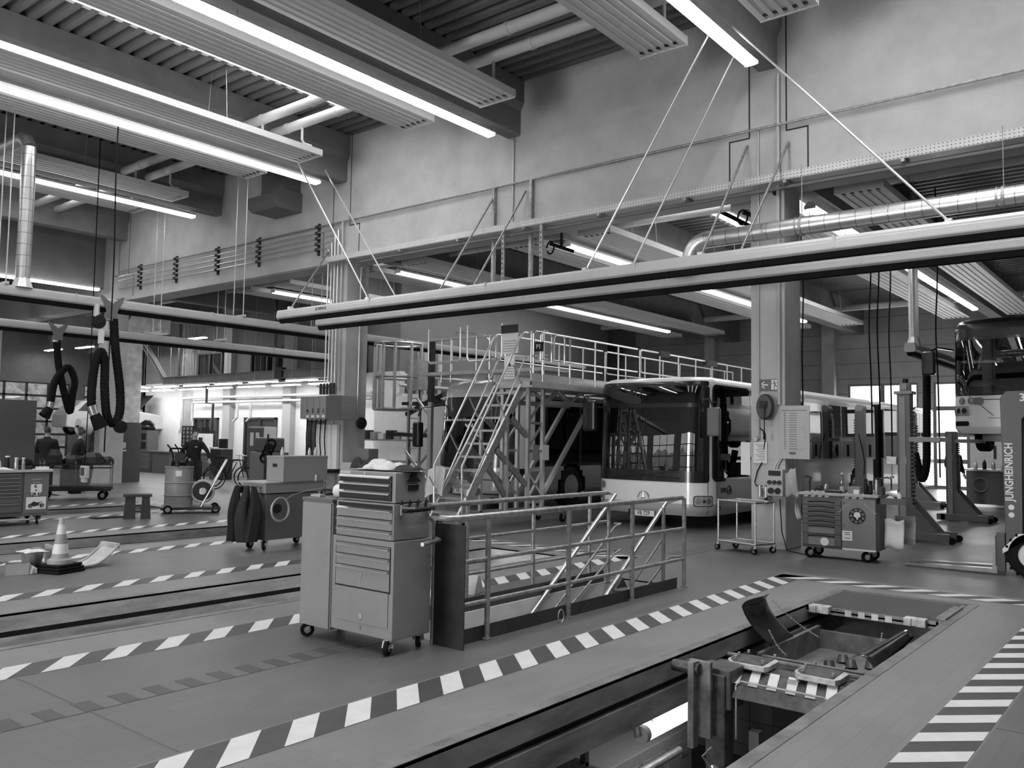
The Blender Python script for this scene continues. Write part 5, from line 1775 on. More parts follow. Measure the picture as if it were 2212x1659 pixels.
def cv(u, v):
    t = u
    x = -.22 + .55 * t
    z = .02 + .23 * max(0, (t - .35) / .65) ** 1.8
    return (x + .05 * max(0, t - .7), (v - .5) * .34, z)
mb = MB(); mb.grid(cv, 18, 8); mb.build('shell', mat('panel_pale', .55, .45, var=.2, scale=6), r, smooth=True, solid=.01)
for v in (0, 1):
    mb = MB(); mb.tube([Vector(cv(i / 14, v)) + Vector((0, 0, .015)) for i in range(15)], .014, n=6); mb.build('rolled_edge', MATS['panel_pale'], r, smooth=True)
mb = MB(); mb.box(.3, .35, -.17, .17, .21, .27); mb.build('end_lip', MATS['panel_pale'], r)
mb = MB(); mb.box(-.24, -.2, -.15, .12, .01, .08); mb.build('inner_bracket', dark_metal, r)
mb = MB(); mb.box(4.72, 4.73, 10.98, 11.22, .05, .30); tag(mb.build('sheet_panel', crm), 'dull square panel leaning behind the traffic cone', 'panel')
# wheel chocks by the stairwell and on the stripe
def chock(x, y, rz, label):
    r = thing('wheel_chock', label, 'wheel chock', (x, y, 0), rz)
    mb = MB(); mb.prism([(-.14, 0), (.14, 0), (.15, .02), (.04, .19), (-.02, .2), (-.10, .06)], -.075, .075, 'y'); mb.build('chock_body', mat('chock_grey', .42, .6), r, bevel=.006)
    mb = MB(); mb.prism([(.10, .045), (.135, .05), (.065, .15), (.05, .13)], -.055, -.02, 'y'); mb.prism([(.10, .045), (.135, .05), (.065, .15), (.05, .13)], .02, .055, 'y'); mb.build('slot', gap, r)
    return r
chock(6.62, 6.15, R(200), 'grey wheel chock with two slots standing behind the stairwell railing')
chock(7.12, 6.25, R(20), 'grey wheel chock with a curved face behind the stairwell railing')
# ---------------------------------------------------------------- inside the near pit
iron = mat('dirty_iron', .09, .45, .4, var=.5, scale=10, bump=.15)
iron_l = mat('worn_light_iron', .22, .5, .3, var=.45, scale=12, bump=.15)
yel = mat('worn_pale_block', .5, .55, var=.35, scale=14)
# grating over the end of the pit
r = thing('pit_grating', 'dark mesh grating with two pale blocks covering the end of the near pit', 'grating', (9.05, 0, 0))
mb = MB()
for y in (2.0, 3.27):
    mb.box(0, 1.17, y - .02, y + .02, -.05, .0)
for x in (0, 1.15):
    mb.box(x, x + .03, 2.0, 3.27, -.07, .0)
mb.build('grating_frame', iron_l, r)
mb = MB()
for i in range(52):
    x = .03 + i * .0218
    mb.box(x, x + .008, 2.0, 3.27, -.022, -.002)
for i in range(26):
    y = 2.02 + i * .049
    mb.box(.03, 1.15, y, y + .006, -.02, -.004)
mb.build('grating_mesh', mat('mesh_dark', .13, .5, .4), r)['kind'] = 'stuff'
mb = MB(); mb.box(.0, 1.15, 2.0, 3.27, -.045, -.028); mb.build('base_sheet', iron, r)
for y in (2.1, 3.02):
    mb = MB(); mb.box(-.07, .05, y, y + .09, -.06, .015); mb.box(-.07, .05, y + .13, y + .2, -.06, .015); mb.box(-.05, .03, y + .08, y + .14, -.06, .02); mb.build('corner_block', yel, r, bevel=.006)
mb = MB()
for i in range(4):
    y = 2.42 + .13 * i
    mb.box(-.004, .0, y, y + .065, -.065, -.005)
mb.build('hazard_mark', paint_white, r)
mb = MB(); mb.box(.1, .9, 1.96, 2.05, .004, .022); mb.build('cover_strip', iron_l, r)
# pit lift: crossbeam with two pads on a post
r = thing('pit_lift', 'oily pit lift with striped crossbeam, two pale pads and tall post', 'lift', (0, 0, 0))
mb = MB(); mb.box(6.50, 6.66, 2.0, 3.12, -.20, -.08); mb.build('crossbeam', iron, r, bevel=.006)
mb = MB(); mb.prism([(6.22, -.24), (6.26, -.15), (6.50, -.09), (6.50, -.2)], 2.0, 2.92, 'y'); mb.build('sloping_guard', iron, r)
for i in range(6):
    y = 2.06 + .145 * i
    mb = MB(); mb.add([(6.262, y, -.141), (6.262, y + .075, -.141), (6.50, y + .135, -.081), (6.50, y + .06, -.081)], [(0, 1, 2, 3)]); mb.build('hazard_mark', paint_white, r)
for y in (2.12, 2.66):
    mb = MB(); mb.prism([(6.44, y), (6.44, y + .28), (6.52, y + .33), (6.70, y + .33), (6.74, y + .28), (6.74, y + .02), (6.70, y - .02), (6.5, y - .02)], -.07, -.03, 'z')
    pd = mb.build('lift_pad', yel, r, bevel=.003)
    mb = MB(); mb.prism([(6.46, y + .02), (6.46, y + .26), (6.53, y + .31), (6.69, y + .31), (6.72, y + .26), (6.72, y + .03)], -.03, -.022, 'z'); mb.build('pad_top', iron, pd)
    mb = MB()
    for a, b in ((.03, .03), (.03, .25), (.28, .03), (.28, .25), (.16, .28)):
        mb.cyl((6.46 + a, y + b, -.015), (6.46 + a, y + b, .008), .012, n=8)
    mb.build('pad_bolt', galv, r)
mb = MB(); mb.box(6.18, 6.34, 2.86, 3.02, -2.25, -.08); mb.box(6.20, 6.44, 2.82, 3.1, -.34, -.04); mb.build('post', iron, r, bevel=.01)
mb = MB(); mb.box(6.02, 6.10, 3.04, 3.09, -.62, .02); mb.box(6.1, 6.14, 2.94, 3.12, -.55, .02); mb.build('guide_plate', iron_l, r, bevel=.004)
mb = MB(); mb.cyl((6.08, 3.02, -.04), (6.08, 3.24, -.04), .045, n=16); mb.cyl((6.3, 3.02, -.08), (6.3, 3.24, -.08), .045, n=16); mb.build('roller', iron, r, smooth=True)
mb = MB(); mb.tube([(6.25, 2.80, -.55), (6.25, 2.80, -.15), (6.27, 2.77, -.12), (6.27, 2.15, -.12), (6.3, 2.08, -.16)], .008, n=6); mb.build('hydraulic_line', galv_d, r, smooth=True)
mb = MB(); mb.box(6.34, 6.42, 2.66, 2.74, -2.2, -.5); mb.build('side_post', mat('post_grey', .16, .5), r)
mb = MB(); mb.cyl((6.0, 2.86, -.72), (5.92, 2.82, -.72), .035, n=12); mb.cyl((5.98, 2.93, -.78), (5.9, 2.9, -.78), .028, n=12); mb.cyl((5.97, 2.84, -.82), (5.89, 2.8, -.83), .03, n=12); mb.tube([(5.95, 2.86, -.7), (5.93, 2.92, -.62), (5.96, 2.86, -.55)], .01, n=6); mb.build('valve_block', galv, r, smooth=True)
mb = MB(); mb.cyl((6.5, 2.42, -.13), (6.43, 2.42, -.13), .03, n=12); mb.box(6.40, 6.44, 2.38, 2.46, -.2, -.08); mb.build('bracket', galv_d, r)
# drain pan trolley with flaps
r = thing('drain_pan', 'oil drain pan trolley with raised curved flaps and chains in the near pit', 'drain pan', (0, 0, 0))
mb = MB(); mb.box(7.45, 9.0, 2.05, 3.12, -.42, -.40); mb.box(7.45, 7.5, 2.05, 3.12, -.42, -.20); mb.box(8.95, 9.0, 2.05, 3.12, -.42, -.22); mb.box(7.45, 9.0, 3.10, 3.14, -.42, -.18); mb.box(7.45, 9.0, 2.03, 2.07, -.42, -.18)
mb.build('pan', mat('pan_sheet', .20, .45, .3, var=.5, scale=4), r)
mb = MB(); mb.tube([(7.1, 3.26, -.15), (7.15, 3.1, -.16), (7.15, 2.0, -.16)], .02, n=8); mb.build('front_bar', iron_l, r, smooth=True)
mb = MB(); mb.box(7.2, 7.24, 2.0, 3.2, -.5, -.2); mb.build('front_plate', iron, r)
def flap(u, v):
    # u along x, v up
    x0, x1 = 7.56 + .02, 8.12
    a = v
    y = 3.06 + .20 * a ** 1.1 + .08 * math.sin(a * PI) - .05 * max(0, a - .8) / .2
    z = -.14 + .46 * a - .05 * max(0, a - .75) / .25
    k = math.sin(u * PI * 2) * .012 * a
    return (x0 + (x1 - x0) * u - .22 * a, y + k, z)
fl = mat('black_oily_sheet', .05, .18, .5, var=.5, scale=6, bump=.1)
mb = MB(); mb.grid(flap, 16, 14); mb.build('flap', fl, r, smooth=True, solid=.005)
mb = MB(); mb.grid(lambda u, v: (7.3 + 1.1 * u, 2.06 - .0 * v + .20 * v * (1 - .4 * u), -.14 + .12 * math.sin(v * PI * .7) + .1 * u * (1 - v)), 14, 8); mb.build('flap', fl, r, smooth=True, solid=.005)
for p0, p1 in (((7.62, 3.1, .0), (7.62, 2.94, -.2)), ((8.0, 3.22, .2), (8.35, 2.9, -.16)), ((7.4, 2.12, -.1), (8.1, 2.25, .02))):
    p0, p1 = Vector(p0), Vector(p1)
    mb = MB(); n = int((p1 - p0).length / .022)
    for i in range(n):
        c = p0.lerp(p1, (i + .5) / n) - Vector((0, 0, .03 * math.sin(PI * (i + .5) / n)))
        d = (p1 - p0).normalized(); s_ = d.cross(Vector((0, 0, 1))).normalized(); q = s_ if i % 2 else d.cross(s_)
        mb.tube([c + d * .013 * math.cos(t) + q * .007 * math.sin(t) for t in [2 * PI * k / 8 for k in range(8)]], .0022, n=4, closed=True)
    mb.build('chain', galv, r)
for i, (x, y) in enumerate(((8.2, 2.75), (8.35, 2.6), (8.5, 2.72), (8.45, 2.45))):
    o = MB().cyl((x, y, -.40), (x + .02, y + .01, -.33), .06, .04, n=12).build('oily_part', iron)
    tag(o, 'small oily machine part lying in the drain pan', 'machine part', 'loose parts in the drain pan')
# tubular work lamp under the slab edge
r = thing('tube_lamp', 'bright tubular work lamp fixed below the edge of the near pit', 'light', (5.92, 3.42, -.57))
mb = MB(); mb.cyl((0.02, 0, 0), (1.22, 0, 0), .062, n=20); mb.build('lit_tube', mat('work_lamp_glow', .9, .4, emit=7.0), r, smooth=True)
for x in (-.03, 1.22):
    mb = MB(); mb.cyl((x, 0, 0), (x + .06, 0, 0), .066, n=20); mb.build('end_cap', lamp_white, r, smooth=True)
mb = MB(); mb.tube([(-.03, .0, 0), (-.09, .01, .0), (-.09, .02, .07)], .012, n=6); mb.box(.1, .14, -.02, .02, .05, .08); mb.box(1.08, 1.12, -.02, .02, .05, .08); mb.build('clip', galv, r)
# pipe and cabinets down in the cellar
pipe('handrail_pipe', [(4.4, 3.62, -1.0), (6.9, 3.62, -1.0)], .035, galv_d, 'thick pipe running below the tubular work lamp')
r = thing('cellar_cabinet', 'grey steel cabinet standing below the tubular work lamp in the cellar', 'cabinet', (6.1, 4.15, -2.25))
mb = MB(); mb.box(0, 1.5, -.3, .35, 0, 1.25); mb.build('cabinet_body', mat('cellar_cabinet_grey', .2, .45), r, bevel=.01)
for i in range(3):
    mb = MB(); mb.box(.08 + .47 * i, .5 + .47 * i, -.315, -.3, .1, 1.15); d = mb.build('cabinet_door', MATS['cellar_cabinet_grey'], r); mb = MB(); mb.box(.3 + .47 * i, .42 + .47 * i, -.33, -.315, 1.02, 1.06); mb.build('handle', galv, d)
r = thing('cellar_rack', 'dark rack frame in the cellar below the pit edge', 'rack', (5.0, 4.0, -2.25))
for x in (0, .7):
    mb = MB(); mb.box(x, x + .05, -.2, -.15, 0, 1.6); mb.build('rack_post', dark_metal, r)
for z in (.4, .9, 1.4):
    mb = MB(); mb.box(0, .75, -.2, .3, z, z + .03); mb.build('rack_shelf', dark_metal, r)
mb = MB(); mb.cyl((.2, -.22, 1.2), (.2, -.17, 1.2), .05, n=14); mb.cyl((.35, -.22, 1.2), (.35, -.17, 1.2), .03, n=14); mb.build('valve_knob', black_p, r)
bx = MB().box(3.2, 4.9, 5.0, 5.05, -2.2, -.6).build('white_board', white_wall); tag(bx, 'white board standing in the cellar', 'board')
# ---------------------------------------------------------------- people
skin_m = mat('skin', .42, .6)
hair_m = mat('dark_hair', .03, .7)
def skinmesh(name, chains, m, parent, sub=2):
    """chains: list of (points, radii); a chain whose first point equals an earlier point joins it"""
    vs, es, rs = [], [], []
    idx = {}
    def key(p):
        return tuple(round(c, 4) for c in p)
    for pts, rad in chains:
        prev = None
        for p, r_ in zip(pts, rad):
            k = key(p)
            if k in idx:
                i = idx[k]
            else:
                i = len(vs); idx[k] = i; vs.append(tuple(p)); rs.append(r_)
            if prev is not None and prev != i:
                es.append((prev, i))
            prev = i
    me = bpy.data.meshes.new(name)
    me.from_pydata(vs, es, [])
    me.materials.append(m)
    o = bpy.data.objects.new(name, me)
    COL.objects.link(o)
    o.parent = parent
    q = o.modifiers.new('skin', 'SKIN')
    q.use_smooth_shade = True
    q.branch_smoothing = .6
    if not me.skin_vertices:
        bpy.context.view_layer.objects.active = o
    for i, r_ in enumerate(rs):
        sv = me.skin_vertices[0].data[i]
        sv.radius = (r_, r_) if not isinstance(r_, tuple) else r_
        sv.use_root = (i == 0)
    s = o.modifiers.new('sub', 'SUBSURF'); s.levels = sub; s.render_levels = sub
    # bake to a plain mesh
    dg = bpy.context.evaluated_depsgraph_get()
    me2 = bpy.data.meshes.new_from_object(o.evaluated_get(dg))
    o.modifiers.clear()
    o.data = me2
    me2.polygons.foreach_set('use_smooth', [True] * len(me2.polygons))
    return o
def person(loc, rz, label, H=1.78, top_m=None, leg_m=None, arms=None, legs=None, lean=(0, 0), hair=True, head_turn=0, group=None, logo=False):
    """local frame: the person faces -x; y is their right... scaled from a 1.78 m figure"""
    r = thing('person', label, 'person', loc, rz)
    k = H / 1.78
    V = lambda x, y, z: Vector((x * k, y * k, z * k))
    lx, ly = lean
    up = lambda z: V(lx * (z - .95), ly * (z - .95), 0) if z > .95 else V(0, 0, 0)
    B = lambda x, y, z: V(x, y, z) + up(z)
    arms = arms or [(B(.0, .25, 1.18), B(-.12, .22, .96)), (B(0, -.25, 1.18), B(-.12, -.22, .96))]
    legs = legs or [(V(-.01, .10, .5), V(.01, .11, .08)), (V(-.01, -.10, .5), V(.01, -.11, .08))]
    torso = [B(0, 0, .95), B(0, 0, 1.10), B(0, 0, 1.25), B(0, 0, 1.38), B(.005, 0, 1.46)]
    body = [([B(.005, 0, 1.42), B(.0, 0, 1.49), B(-.008, 0, 1.55), B(-.015, 0, 1.60)], [.075, .07, .068, .07])]
    # hands with five fingers
    for (el, ha), s in zip(arms, (1, -1)):
        d = (ha - el).normalized()
        side = Vector((0, 0, 1)).cross(d)
        if side.length < .1:
            side = Vector((1, 0, 0))
        side.normalize()
        dn = d.cross(side).normalized()
        wrist = ha
        palm = ha + d * .05 * k
        ch = [([el + (ha - el) * .82, wrist, palm], [.030 * k, .026 * k, (.036 * k, .018 * k)])]
        body += ch
        for j, (o_, L) in enumerate(((-.028, .060), (-.010, .070), (.010, .066), (.028, .052))):
            b0 = palm + side * o_ * k + d * .02 * k
            body.append(([palm, b0, b0 + d * L * .55 * k + dn * .008 * k, b0 + d * L * .85 * k + dn * .03 * k * s * 0 - Vector((0, 0, .02 * k))], [.02 * k, .010 * k, .009 * k, .008 * k]))
        t0 = wrist + d * .015 * k + side * .026 * k * s
        body.append(([palm, t0 + d * .01, t0 + side * .03 * k * s + d * .035 * k, t0 + side * .035 * k * s + d * .06 * k], [.02 * k, .012 * k, .010 * k, .008 * k]))
    skinmesh('body', body[:1], skin_m, r)
    hb = skinmesh('hand', [c for c in body[1:7]], skin_m, r)
    hb2 = skinmesh('hand', [c for c in body[7:]], skin_m, r)
    # head: an egg with brow, nose, chin, ears
    hc = B(-.02, 0, 1.645)
    def head(u, v):
        th, ph = 2 * PI * u, PI * v
        x, y, z = math.sin(ph) * math.cos(th), math.sin(ph) * math.sin(th), math.cos(ph)
        rx, ry, rz_ = .095, .076, .118
        f = max(0, -x)
        X_, Y_, Z_ = x * rx, y * ry, z * rz_
        if z < 0:
            Y_ *= 1 - .30 * (-z) ** 1.5
            X_ += -.014 * f * (-z)
        n_ = math.exp(-((y / .16) ** 2 + ((z + .10) / .26) ** 2)) if x < 0 else 0
        X_ -= .026 * n_ * (1.2 - max(0, z))
        eye = math.exp(-(((abs(y) - .38) / .18) ** 2 + ((z - .04) / .12) ** 2)) if x < 0 else 0
        X_ += .012 * eye
        br = math.exp(-((z - .22) / .10) ** 2) * (1 if x < -.3 else 0)
        X_ -= .006 * br
        mo = math.exp(-((y / .3) ** 2 + ((z + .48) / .06) ** 2)) if x < 0 else 0
        X_ += .006 * mo
        ch = math.exp(-((y / .35) ** 2 + ((z + .82) / .16) ** 2)) if x < 0 else 0
        X_ -= .010 * ch
        c, s_ = math.cos(head_turn), math.sin(head_turn)
        return hc + V(X_ * c - Y_ * s_, X_ * s_ + Y_ * c, Z_)
    mb = MB(); mb.grid(head, 36, 28, closed_u=True)
    for s in (-1, 1):
        e = [head(.25 if s > 0 else .75, .5)]
        mb.lathe([(0, -.008), (.018, -.006), (.022, .0), (.014, .008), (0, .008)], e[0] + V(.01, 0, -.005), 10, axis='y')
    hd = mb.build('head', skin_m, r, smooth=True)
    mb = MB()
    for s in (-1, 1):
        e = head(.5 + s * .065, .485)
        mb.lathe([(0, -.006), (.009, -.003), (.009, .003), (0, .006)], e + V(-.001, 0, 0), 8, axis='x')
    mb.build('eye', hair_m, hd)
    mb = MB(); p0, p1 = head(.5 - .04, .655), head(.5 + .04, .655); mb.tube([p0, (p0 + p1) / 2 + V(-.004, 0, -.001), p1], .0035, n=5); mb.build('mouth', mat('lips', .2, .6), hd)
    if hair:
        def hr(u, v):
            f_ = min(1, max(0, (abs(u - .5) - .12) / .12))
            q = head(u, v * (.33 + .27 * f_))
            d = (q - hc)
            return hc + d * 1.07 + V(.004, 0, .004)
        mb = MB(); mb.grid(hr, 30, 12, closed_u=True); mb.build('hair', hair_m, hd, smooth=True)
    # clothes
    def loft(mb, secs, n=20):
        vs = []
        for c, rx, ry in secs:
            vs += [c + Vector((rx * k * math.cos(2 * PI * i / n), ry * k * math.sin(2 * PI * i / n), 0)) for i in range(n)]
        m_ = len(secs)
        fs = [(j * n + i, j * n + (i + 1) % n, (j + 1) * n + (i + 1) % n, (j + 1) * n + i) for j in range(m_ - 1) for i in range(n)]
        fs += [tuple(range(n))[::-1], tuple(range((m_ - 1) * n, m_ * n))]
        mb.add(vs, fs)
    def fused(name, mb, m):
        o = mb.build(name, m, r)
        q = o.modifiers.new('fuse', 'REMESH'); q.mode = 'VOXEL'; q.voxel_size = .02 * k; q.use_smooth_shade = True
        q = o.modifiers.new('soft', 'SMOOTH'); q.iterations = 5; q.factor = .5
        me2 = bpy.data.meshes.new_from_object(o.evaluated_get(bpy.context.evaluated_depsgraph_get()))
        o.modifiers.clear(); o.data = me2
        me2.polygons.foreach_set('use_smooth', [True] * len(me2.polygons))
        return o
    mb = MB()
    loft(mb, [(B(0, 0, .88), .125, .185), (B(0, 0, .97), .13, .18), (B(0, 0, 1.10), .125, .165), (B(0, 0, 1.25), .135, .19), (B(0, 0, 1.36), .13, .205), (B(.0, 0, 1.42), .105, .17), (B(0, 0, 1.475), .075, .09), (B(0, 0, 1.52), .062, .066)])
    for (el, ha), s in zip(arms, (1, -1)):
        sh = B(.0, .185 * s, 1.385)
        w_ = el + (ha - el) * .92
        mb.tube([B(0, .10 * s, 1.37), sh, sh.lerp(el, .5), el, el.lerp(w_, .5), w_], .06, n=12, rs=[.085 * k, .082 * k, .066 * k, .056 * k, .050 * k, .042 * k])
    fused('sweater', mb, top_m)
    mb = MB()
    loft(mb, [(V(0, 0, 1.02), .125, .172), (V(0, 0, .93), .13, .182), (V(0, 0, .84), .12, .185), (V(0, 0, .80), .08, .12)])
    for (kn, an), s in zip(legs, (1, -1)):
        hp = V(0, .09 * s, .88)
        mb.tube([hp, hp.lerp(kn, .4), kn, kn.lerp(an, .4), an - Vector((0, 0, .02))], .08, n=12, rs=[.10 * k, .098 * k, .074 * k, .070 * k, .058 * k])
    fused('trousers', mb, leg_m)
    for (kn, an), s in zip(legs, (1, -1)):
        mb = MB()
        mb.grid(lambda u, v, an=an: an + V(.07 - .26 * v, 0, 0) + V(0, (.045 - .012 * abs(v - .6)) * math.cos(2 * PI * u), (.045 * (1 - .5 * v)) * math.sin(2 * PI * u) - .035), 12, 8, closed_u=True)
        mb.box(an.x - .19 * k, an.x + .07 * k, an.y - .045 * k, an.y + .045 * k, 0, .03)
        mb.build('shoe', black_m, r, smooth=True)
    if logo:
        mb = MB(); mb.box(-.150, -.136, -.10, -.03, 1.31, 1.33); mb.build('chest_print', lamp_white, r)
    return r
blk = mat('black_cotton', .012, .9); dkt = mat('dark_work_trousers', .03, .85); gsh = mat('grey_shirt', .09, .85)
VV = Vector
person((12.9, 21.6, 0), R(50), 'person in a black sweater standing with one hand low behind the drum trolley', 1.80, blk, dkt,
       arms=[(VV((-.05, .33, 1.18)), VV((-.2, .14, 1.02))), (VV((-.03, -.35, 1.2)), VV((-.18, -.42, .98)))], head_turn=R(35), logo=True)
person((10.15, 24.3, 0), R(-120), 'person in dark clothes seen from the side at the parts cart by the third pillar', 1.82, blk, dkt, arms=[(VV((-.05, .27, 1.16)), VV((-.28, .16, 1.1))), (VV((-.05, -.27, 1.16)), VV((-.28, -.16, 1.1)))])
person((10.75, 24.0, 0), R(170), 'person in a black pullover with pale stripes on the back bending over the parts cart', 1.76, blk, dkt, lean=(-.22, .1), arms=[(VV((-.2, .30, 1.10)), VV((-.42, .2, 1.0))), (VV((-.2, -.28, 1.1)), VV((-.42, -.14, 1.0)))])
person((11.4, 24.9, 0), R(-30), 'person in a grey shirt facing the hall and leaning on the parts cart', 1.84, gsh, dkt, lean=(-.12, 0), arms=[(VV((-.16, .30, 1.12)), VV((-.36, .22, .98))), (VV((-.16, -.32, 1.14)), VV((-.42, -.40, .95)))])
person((24.3, 4.95, 0), R(60), 'person in dark clothes standing behind the column lift under the raised bus', 1.78, blk, dkt)
# ---------------------------------------------------------------- things on the lit pillar
r = thing('exit_sign', 'emergency exit sign with white arrow and running figure on the lit pillar', 'sign', (13.30, 5.38, 2.62))
mb = MB(); mb.box(-.02, .0, -.175, .175, -.09, .09); mb.build('sign_panel', mat('sign_green', .10, .4), r, bevel=.003)
mb = MB(); mb.box(-.024, -.02, .02 - .0, .155, -.012, .012); mb.prism([(.155, 0), (.09, .055), (.07, .055), (.125, 0), (.07, -.055), (.09, -.055)], -.024, -.02, 'x'); mb.build('arrow', lamp_white, r)
mb = MB(); mb.box(-.024, -.02, -.165, -.035, -.078, .078); o = mb.build('pictogram_field', lamp_white, r)
mb = MB()
mb.lathe([(.013, 0), (.013, .002), (0, .002)], (-.0245, -.085, .052), 12, axis='x'); X = -.027
for a, b, w in (((-.09, .035), (-.10, -.01), .02), ((-.10, -.01), (-.125, -.03), .013), ((-.125, -.03), (-.15, -.06), .011), ((-.10, -.01), (-.08, -.035), .013), ((-.08, -.035), (-.085, -.07), .011), ((-.09, .03), (-.06, .01), .01), ((-.06, .01), (-.045, .03), .01), ((-.092, .03), (-.13, .03), .01), ((-.13, .03), (-.145, .0), .01)):
    mb.bar((X, a[0], a[1]), (X, b[0], b[1]), .003, w)
mb.build('running_figure', MATS['sign_green'], o)
r = thing('hose_reel', 'dark oval cable reel on the lit pillar below the exit sign', 'reel', (13.16, 5.40, 2.26))
mb = MB(); mb.lathe([(.0, -.07), (.13, -.06), (.15, -.02), (.15, .03), (.13, .07), (0, .08)], n=24, axis='x'); o = mb.build('reel_case', mat('reel_plastic', .05, .5), r, smooth=True); o.scale = (1, .95, 1.4)
mb = MB(); mb.box(-.09, -.06, -.06, .06, -.02, .09); mb.build('outlet', black_p, r); mb = MB(); mb.box(.07, .15, -.06, .06, -.15, .15); mb.build('bracket', dark_metal, r)
mb = MB(); mb.tube([(-.09, -.03, .03), (-.11, -.03, -.1), (-.10, -.03, -.45)], .008, n=6); mb.cyl((-.10, -.03, -.52), (-.10, -.03, -.42), .022, n=8); mb.build('cable_end', black_m, r)
r = thing('wall_planner', 'large pale planning board with rows of print on the lit pillar corner', 'board', (13.29, 4.97, 1.86))
mb = MB(); mb.box(-.02, .0, -.24, .24, -.42, .42); mb.build('board', mat('board_pale', .42, .5), r, bevel=.004)
mb = MB()
rnd = random.Random(4)
for i in range(16):
    z = .30 - .037 * i
    mb.box(-.023, -.02, .14, .16, z - .008, z + .008); mb.box(-.022, -.02, -.04, .08, z - .005, z + .003); mb.box(-.022, -.02, -.2, -.2 + .1 * rnd.random(), z - .003, z)
mb.box(-.022, -.02, -.2, .2, .34, .35); mb.box(-.022, -.02, -.02, .08, -.35, -.31); mb.box(-.022, -.02, -.12, .1, -.28, -.275)
mb.build('print', mat('print_grey', .12, .7), r)
r = thing('notice_sheet', 'framed printed notice on the lit pillar left of the planning board', 'notice', (13.29, 5.53, 1.53))
mb = MB(); mb.box(-.015, .0, -.11, .11, -.17, .17); mb.build('frame', lamp_white, r)
mb = MB()
for i in range(10):
    mb.box(-.018, -.015, -.08, .08 - .03 * (i % 3), .12 - .027 * i, .127 - .027 * i)
mb.build('print', MATS['print_grey'], r)
mb = MB(); mb.box(13.27, 13.275, 5.70, 5.86, 1.16, 1.69); tag(mb.build('white_sheet', lamp_white), 'blank white sheet sticking out left of the lit pillar', 'sheet')
mb = MB(); mb.box(13.45, 13.60, 5.122, 5.128, 1.22, 1.5); tag(mb.build('small_label', mat('label_grey', .38, .5)), 'small grey label on the side face of the lit pillar', 'label')
r = thing('socket_box', 'light socket and switch box with round sockets on the lit pillar', 'socket box', (13.2, 5.25, 1.07))
mb = MB(); mb.box(-.04, .11, -.13, .13, -.22, .2); mb.build('box_body', mat('socket_grey', .45, .45), r, bevel=.01)
mb = MB(); mb.box(-.05, -.04, -.1, .1, .10, .18); mb.build('breaker_window', black_p, r, bevel=.004)
for i in range(3):
    mb = MB(); mb.cyl((-.04, .08 - .08 * i, -.0), (-.075, .08 - .08 * i, -.005), .032, n=14); mb.build('socket', dark_metal, r, smooth=True)
for y in (.055, -.055):
    mb = MB(); mb.cyl((-.04, y, -.13), (-.085, y, -.14), .045, n=16); mb.build('socket', dark_metal, r, smooth=True)
mb = MB(); mb.tube([(.06, .04, .2), (.06, .02, .28), (.07, -.02, .33), (.09, -.05, .37)], .012, n=6); mb.tube([(.06, .0, .2), (.06, -.02, .28), (.07, -.05, .33), (.09, -.07, .37)], .012, n=6); mb.build('feed_conduit', pipe_l, r, smooth=True)
def bag(nm, m, lab):
    mb = MB()
    mb.grid(lambda u, v: (13.12 - .05 * math.sin(u * PI) * math.sin(v * PI), 5.06 - .16 * u - .05 * v * u, 1.22 - .36 * v + .1 * u * (1 - v) - .02 * math.sin(9 * u)), 12, 12)
    return tag(mb.build(nm, m, smooth=True, solid=.006), lab, 'bag')
bag('document_pouch', mat('pouch_grey', .40, .6), 'open grey document pouch hanging beside the socket box')
r = thing('air_regulator', 'compressed-air regulator with looped hose on the lit pillar', 'regulator', (13.24, 5.5, .93))
mb = MB(); mb.cyl((-.05, .0, -.1), (-.05, .0, .08), .035, n=12); mb.cyl((-.05, -.1, -.12), (-.05, -.1, .06), .035, n=12); mb.cyl((-.05, -.12, .04), (-.05, .03, .04), .015, n=8); mb.box(-.02, .07, -.06, -.02, .0, .08); mb.build('filter_body', galv, r, smooth=True)
mb = MB(); mb.cyl((-.09, -.1, -.12), (-.08, -.16, -.2), .03, n=10); mb.build('pistol_coupling', black_p, r, smooth=True)
mb = MB(); mb.tube([(.04, .0, .45), (.03, .08, .3), (.02, .12, .12), (.0, .08, .06), (-.04, .02, .08)], .009, n=6); mb.tube([(.05, .06, 1.0), (.03, -.02, .95), (.03, -.05, .8), (.04, -.03, .65)], .009, n=6); mb.build('looped_hose', black_m, r, smooth=True)
mb = MB(); mb.cyl((.0, .1, .82), (.05, .1, .82), .04, n=12); mb.cyl((.0, .04, .82), (.03, .18, .82), .012, n=6); mb.build('stop_valve', galv_d, r, smooth=True)
mb = MB(); mb.cyl((13.300, 5.27, 5.76), (13.304, 5.27, 5.76), .055, n=20); tag(mb.build('round_hole', gap), 'round dark hole near the top of the lit pillar', 'hole')
for y in (5.75, 9.9):
    mb = MB(); mb.tube(torus_pts((13.9, y + .35, 5.6), .09, 12, 'yz', .13), .018, n=6); mb.bar((13.8, y + .3, 5.66), (14.1, y - .1, 5.5), .06, .06); mb.box(13.92, 13.96, y + .08, y + .12, 5.55, 6.0)
    tag(mb.build('cable_loop', black_m), 'black cable loop and clamp hanging under the beam edge', 'cable', 'cable loops under the beam edge')

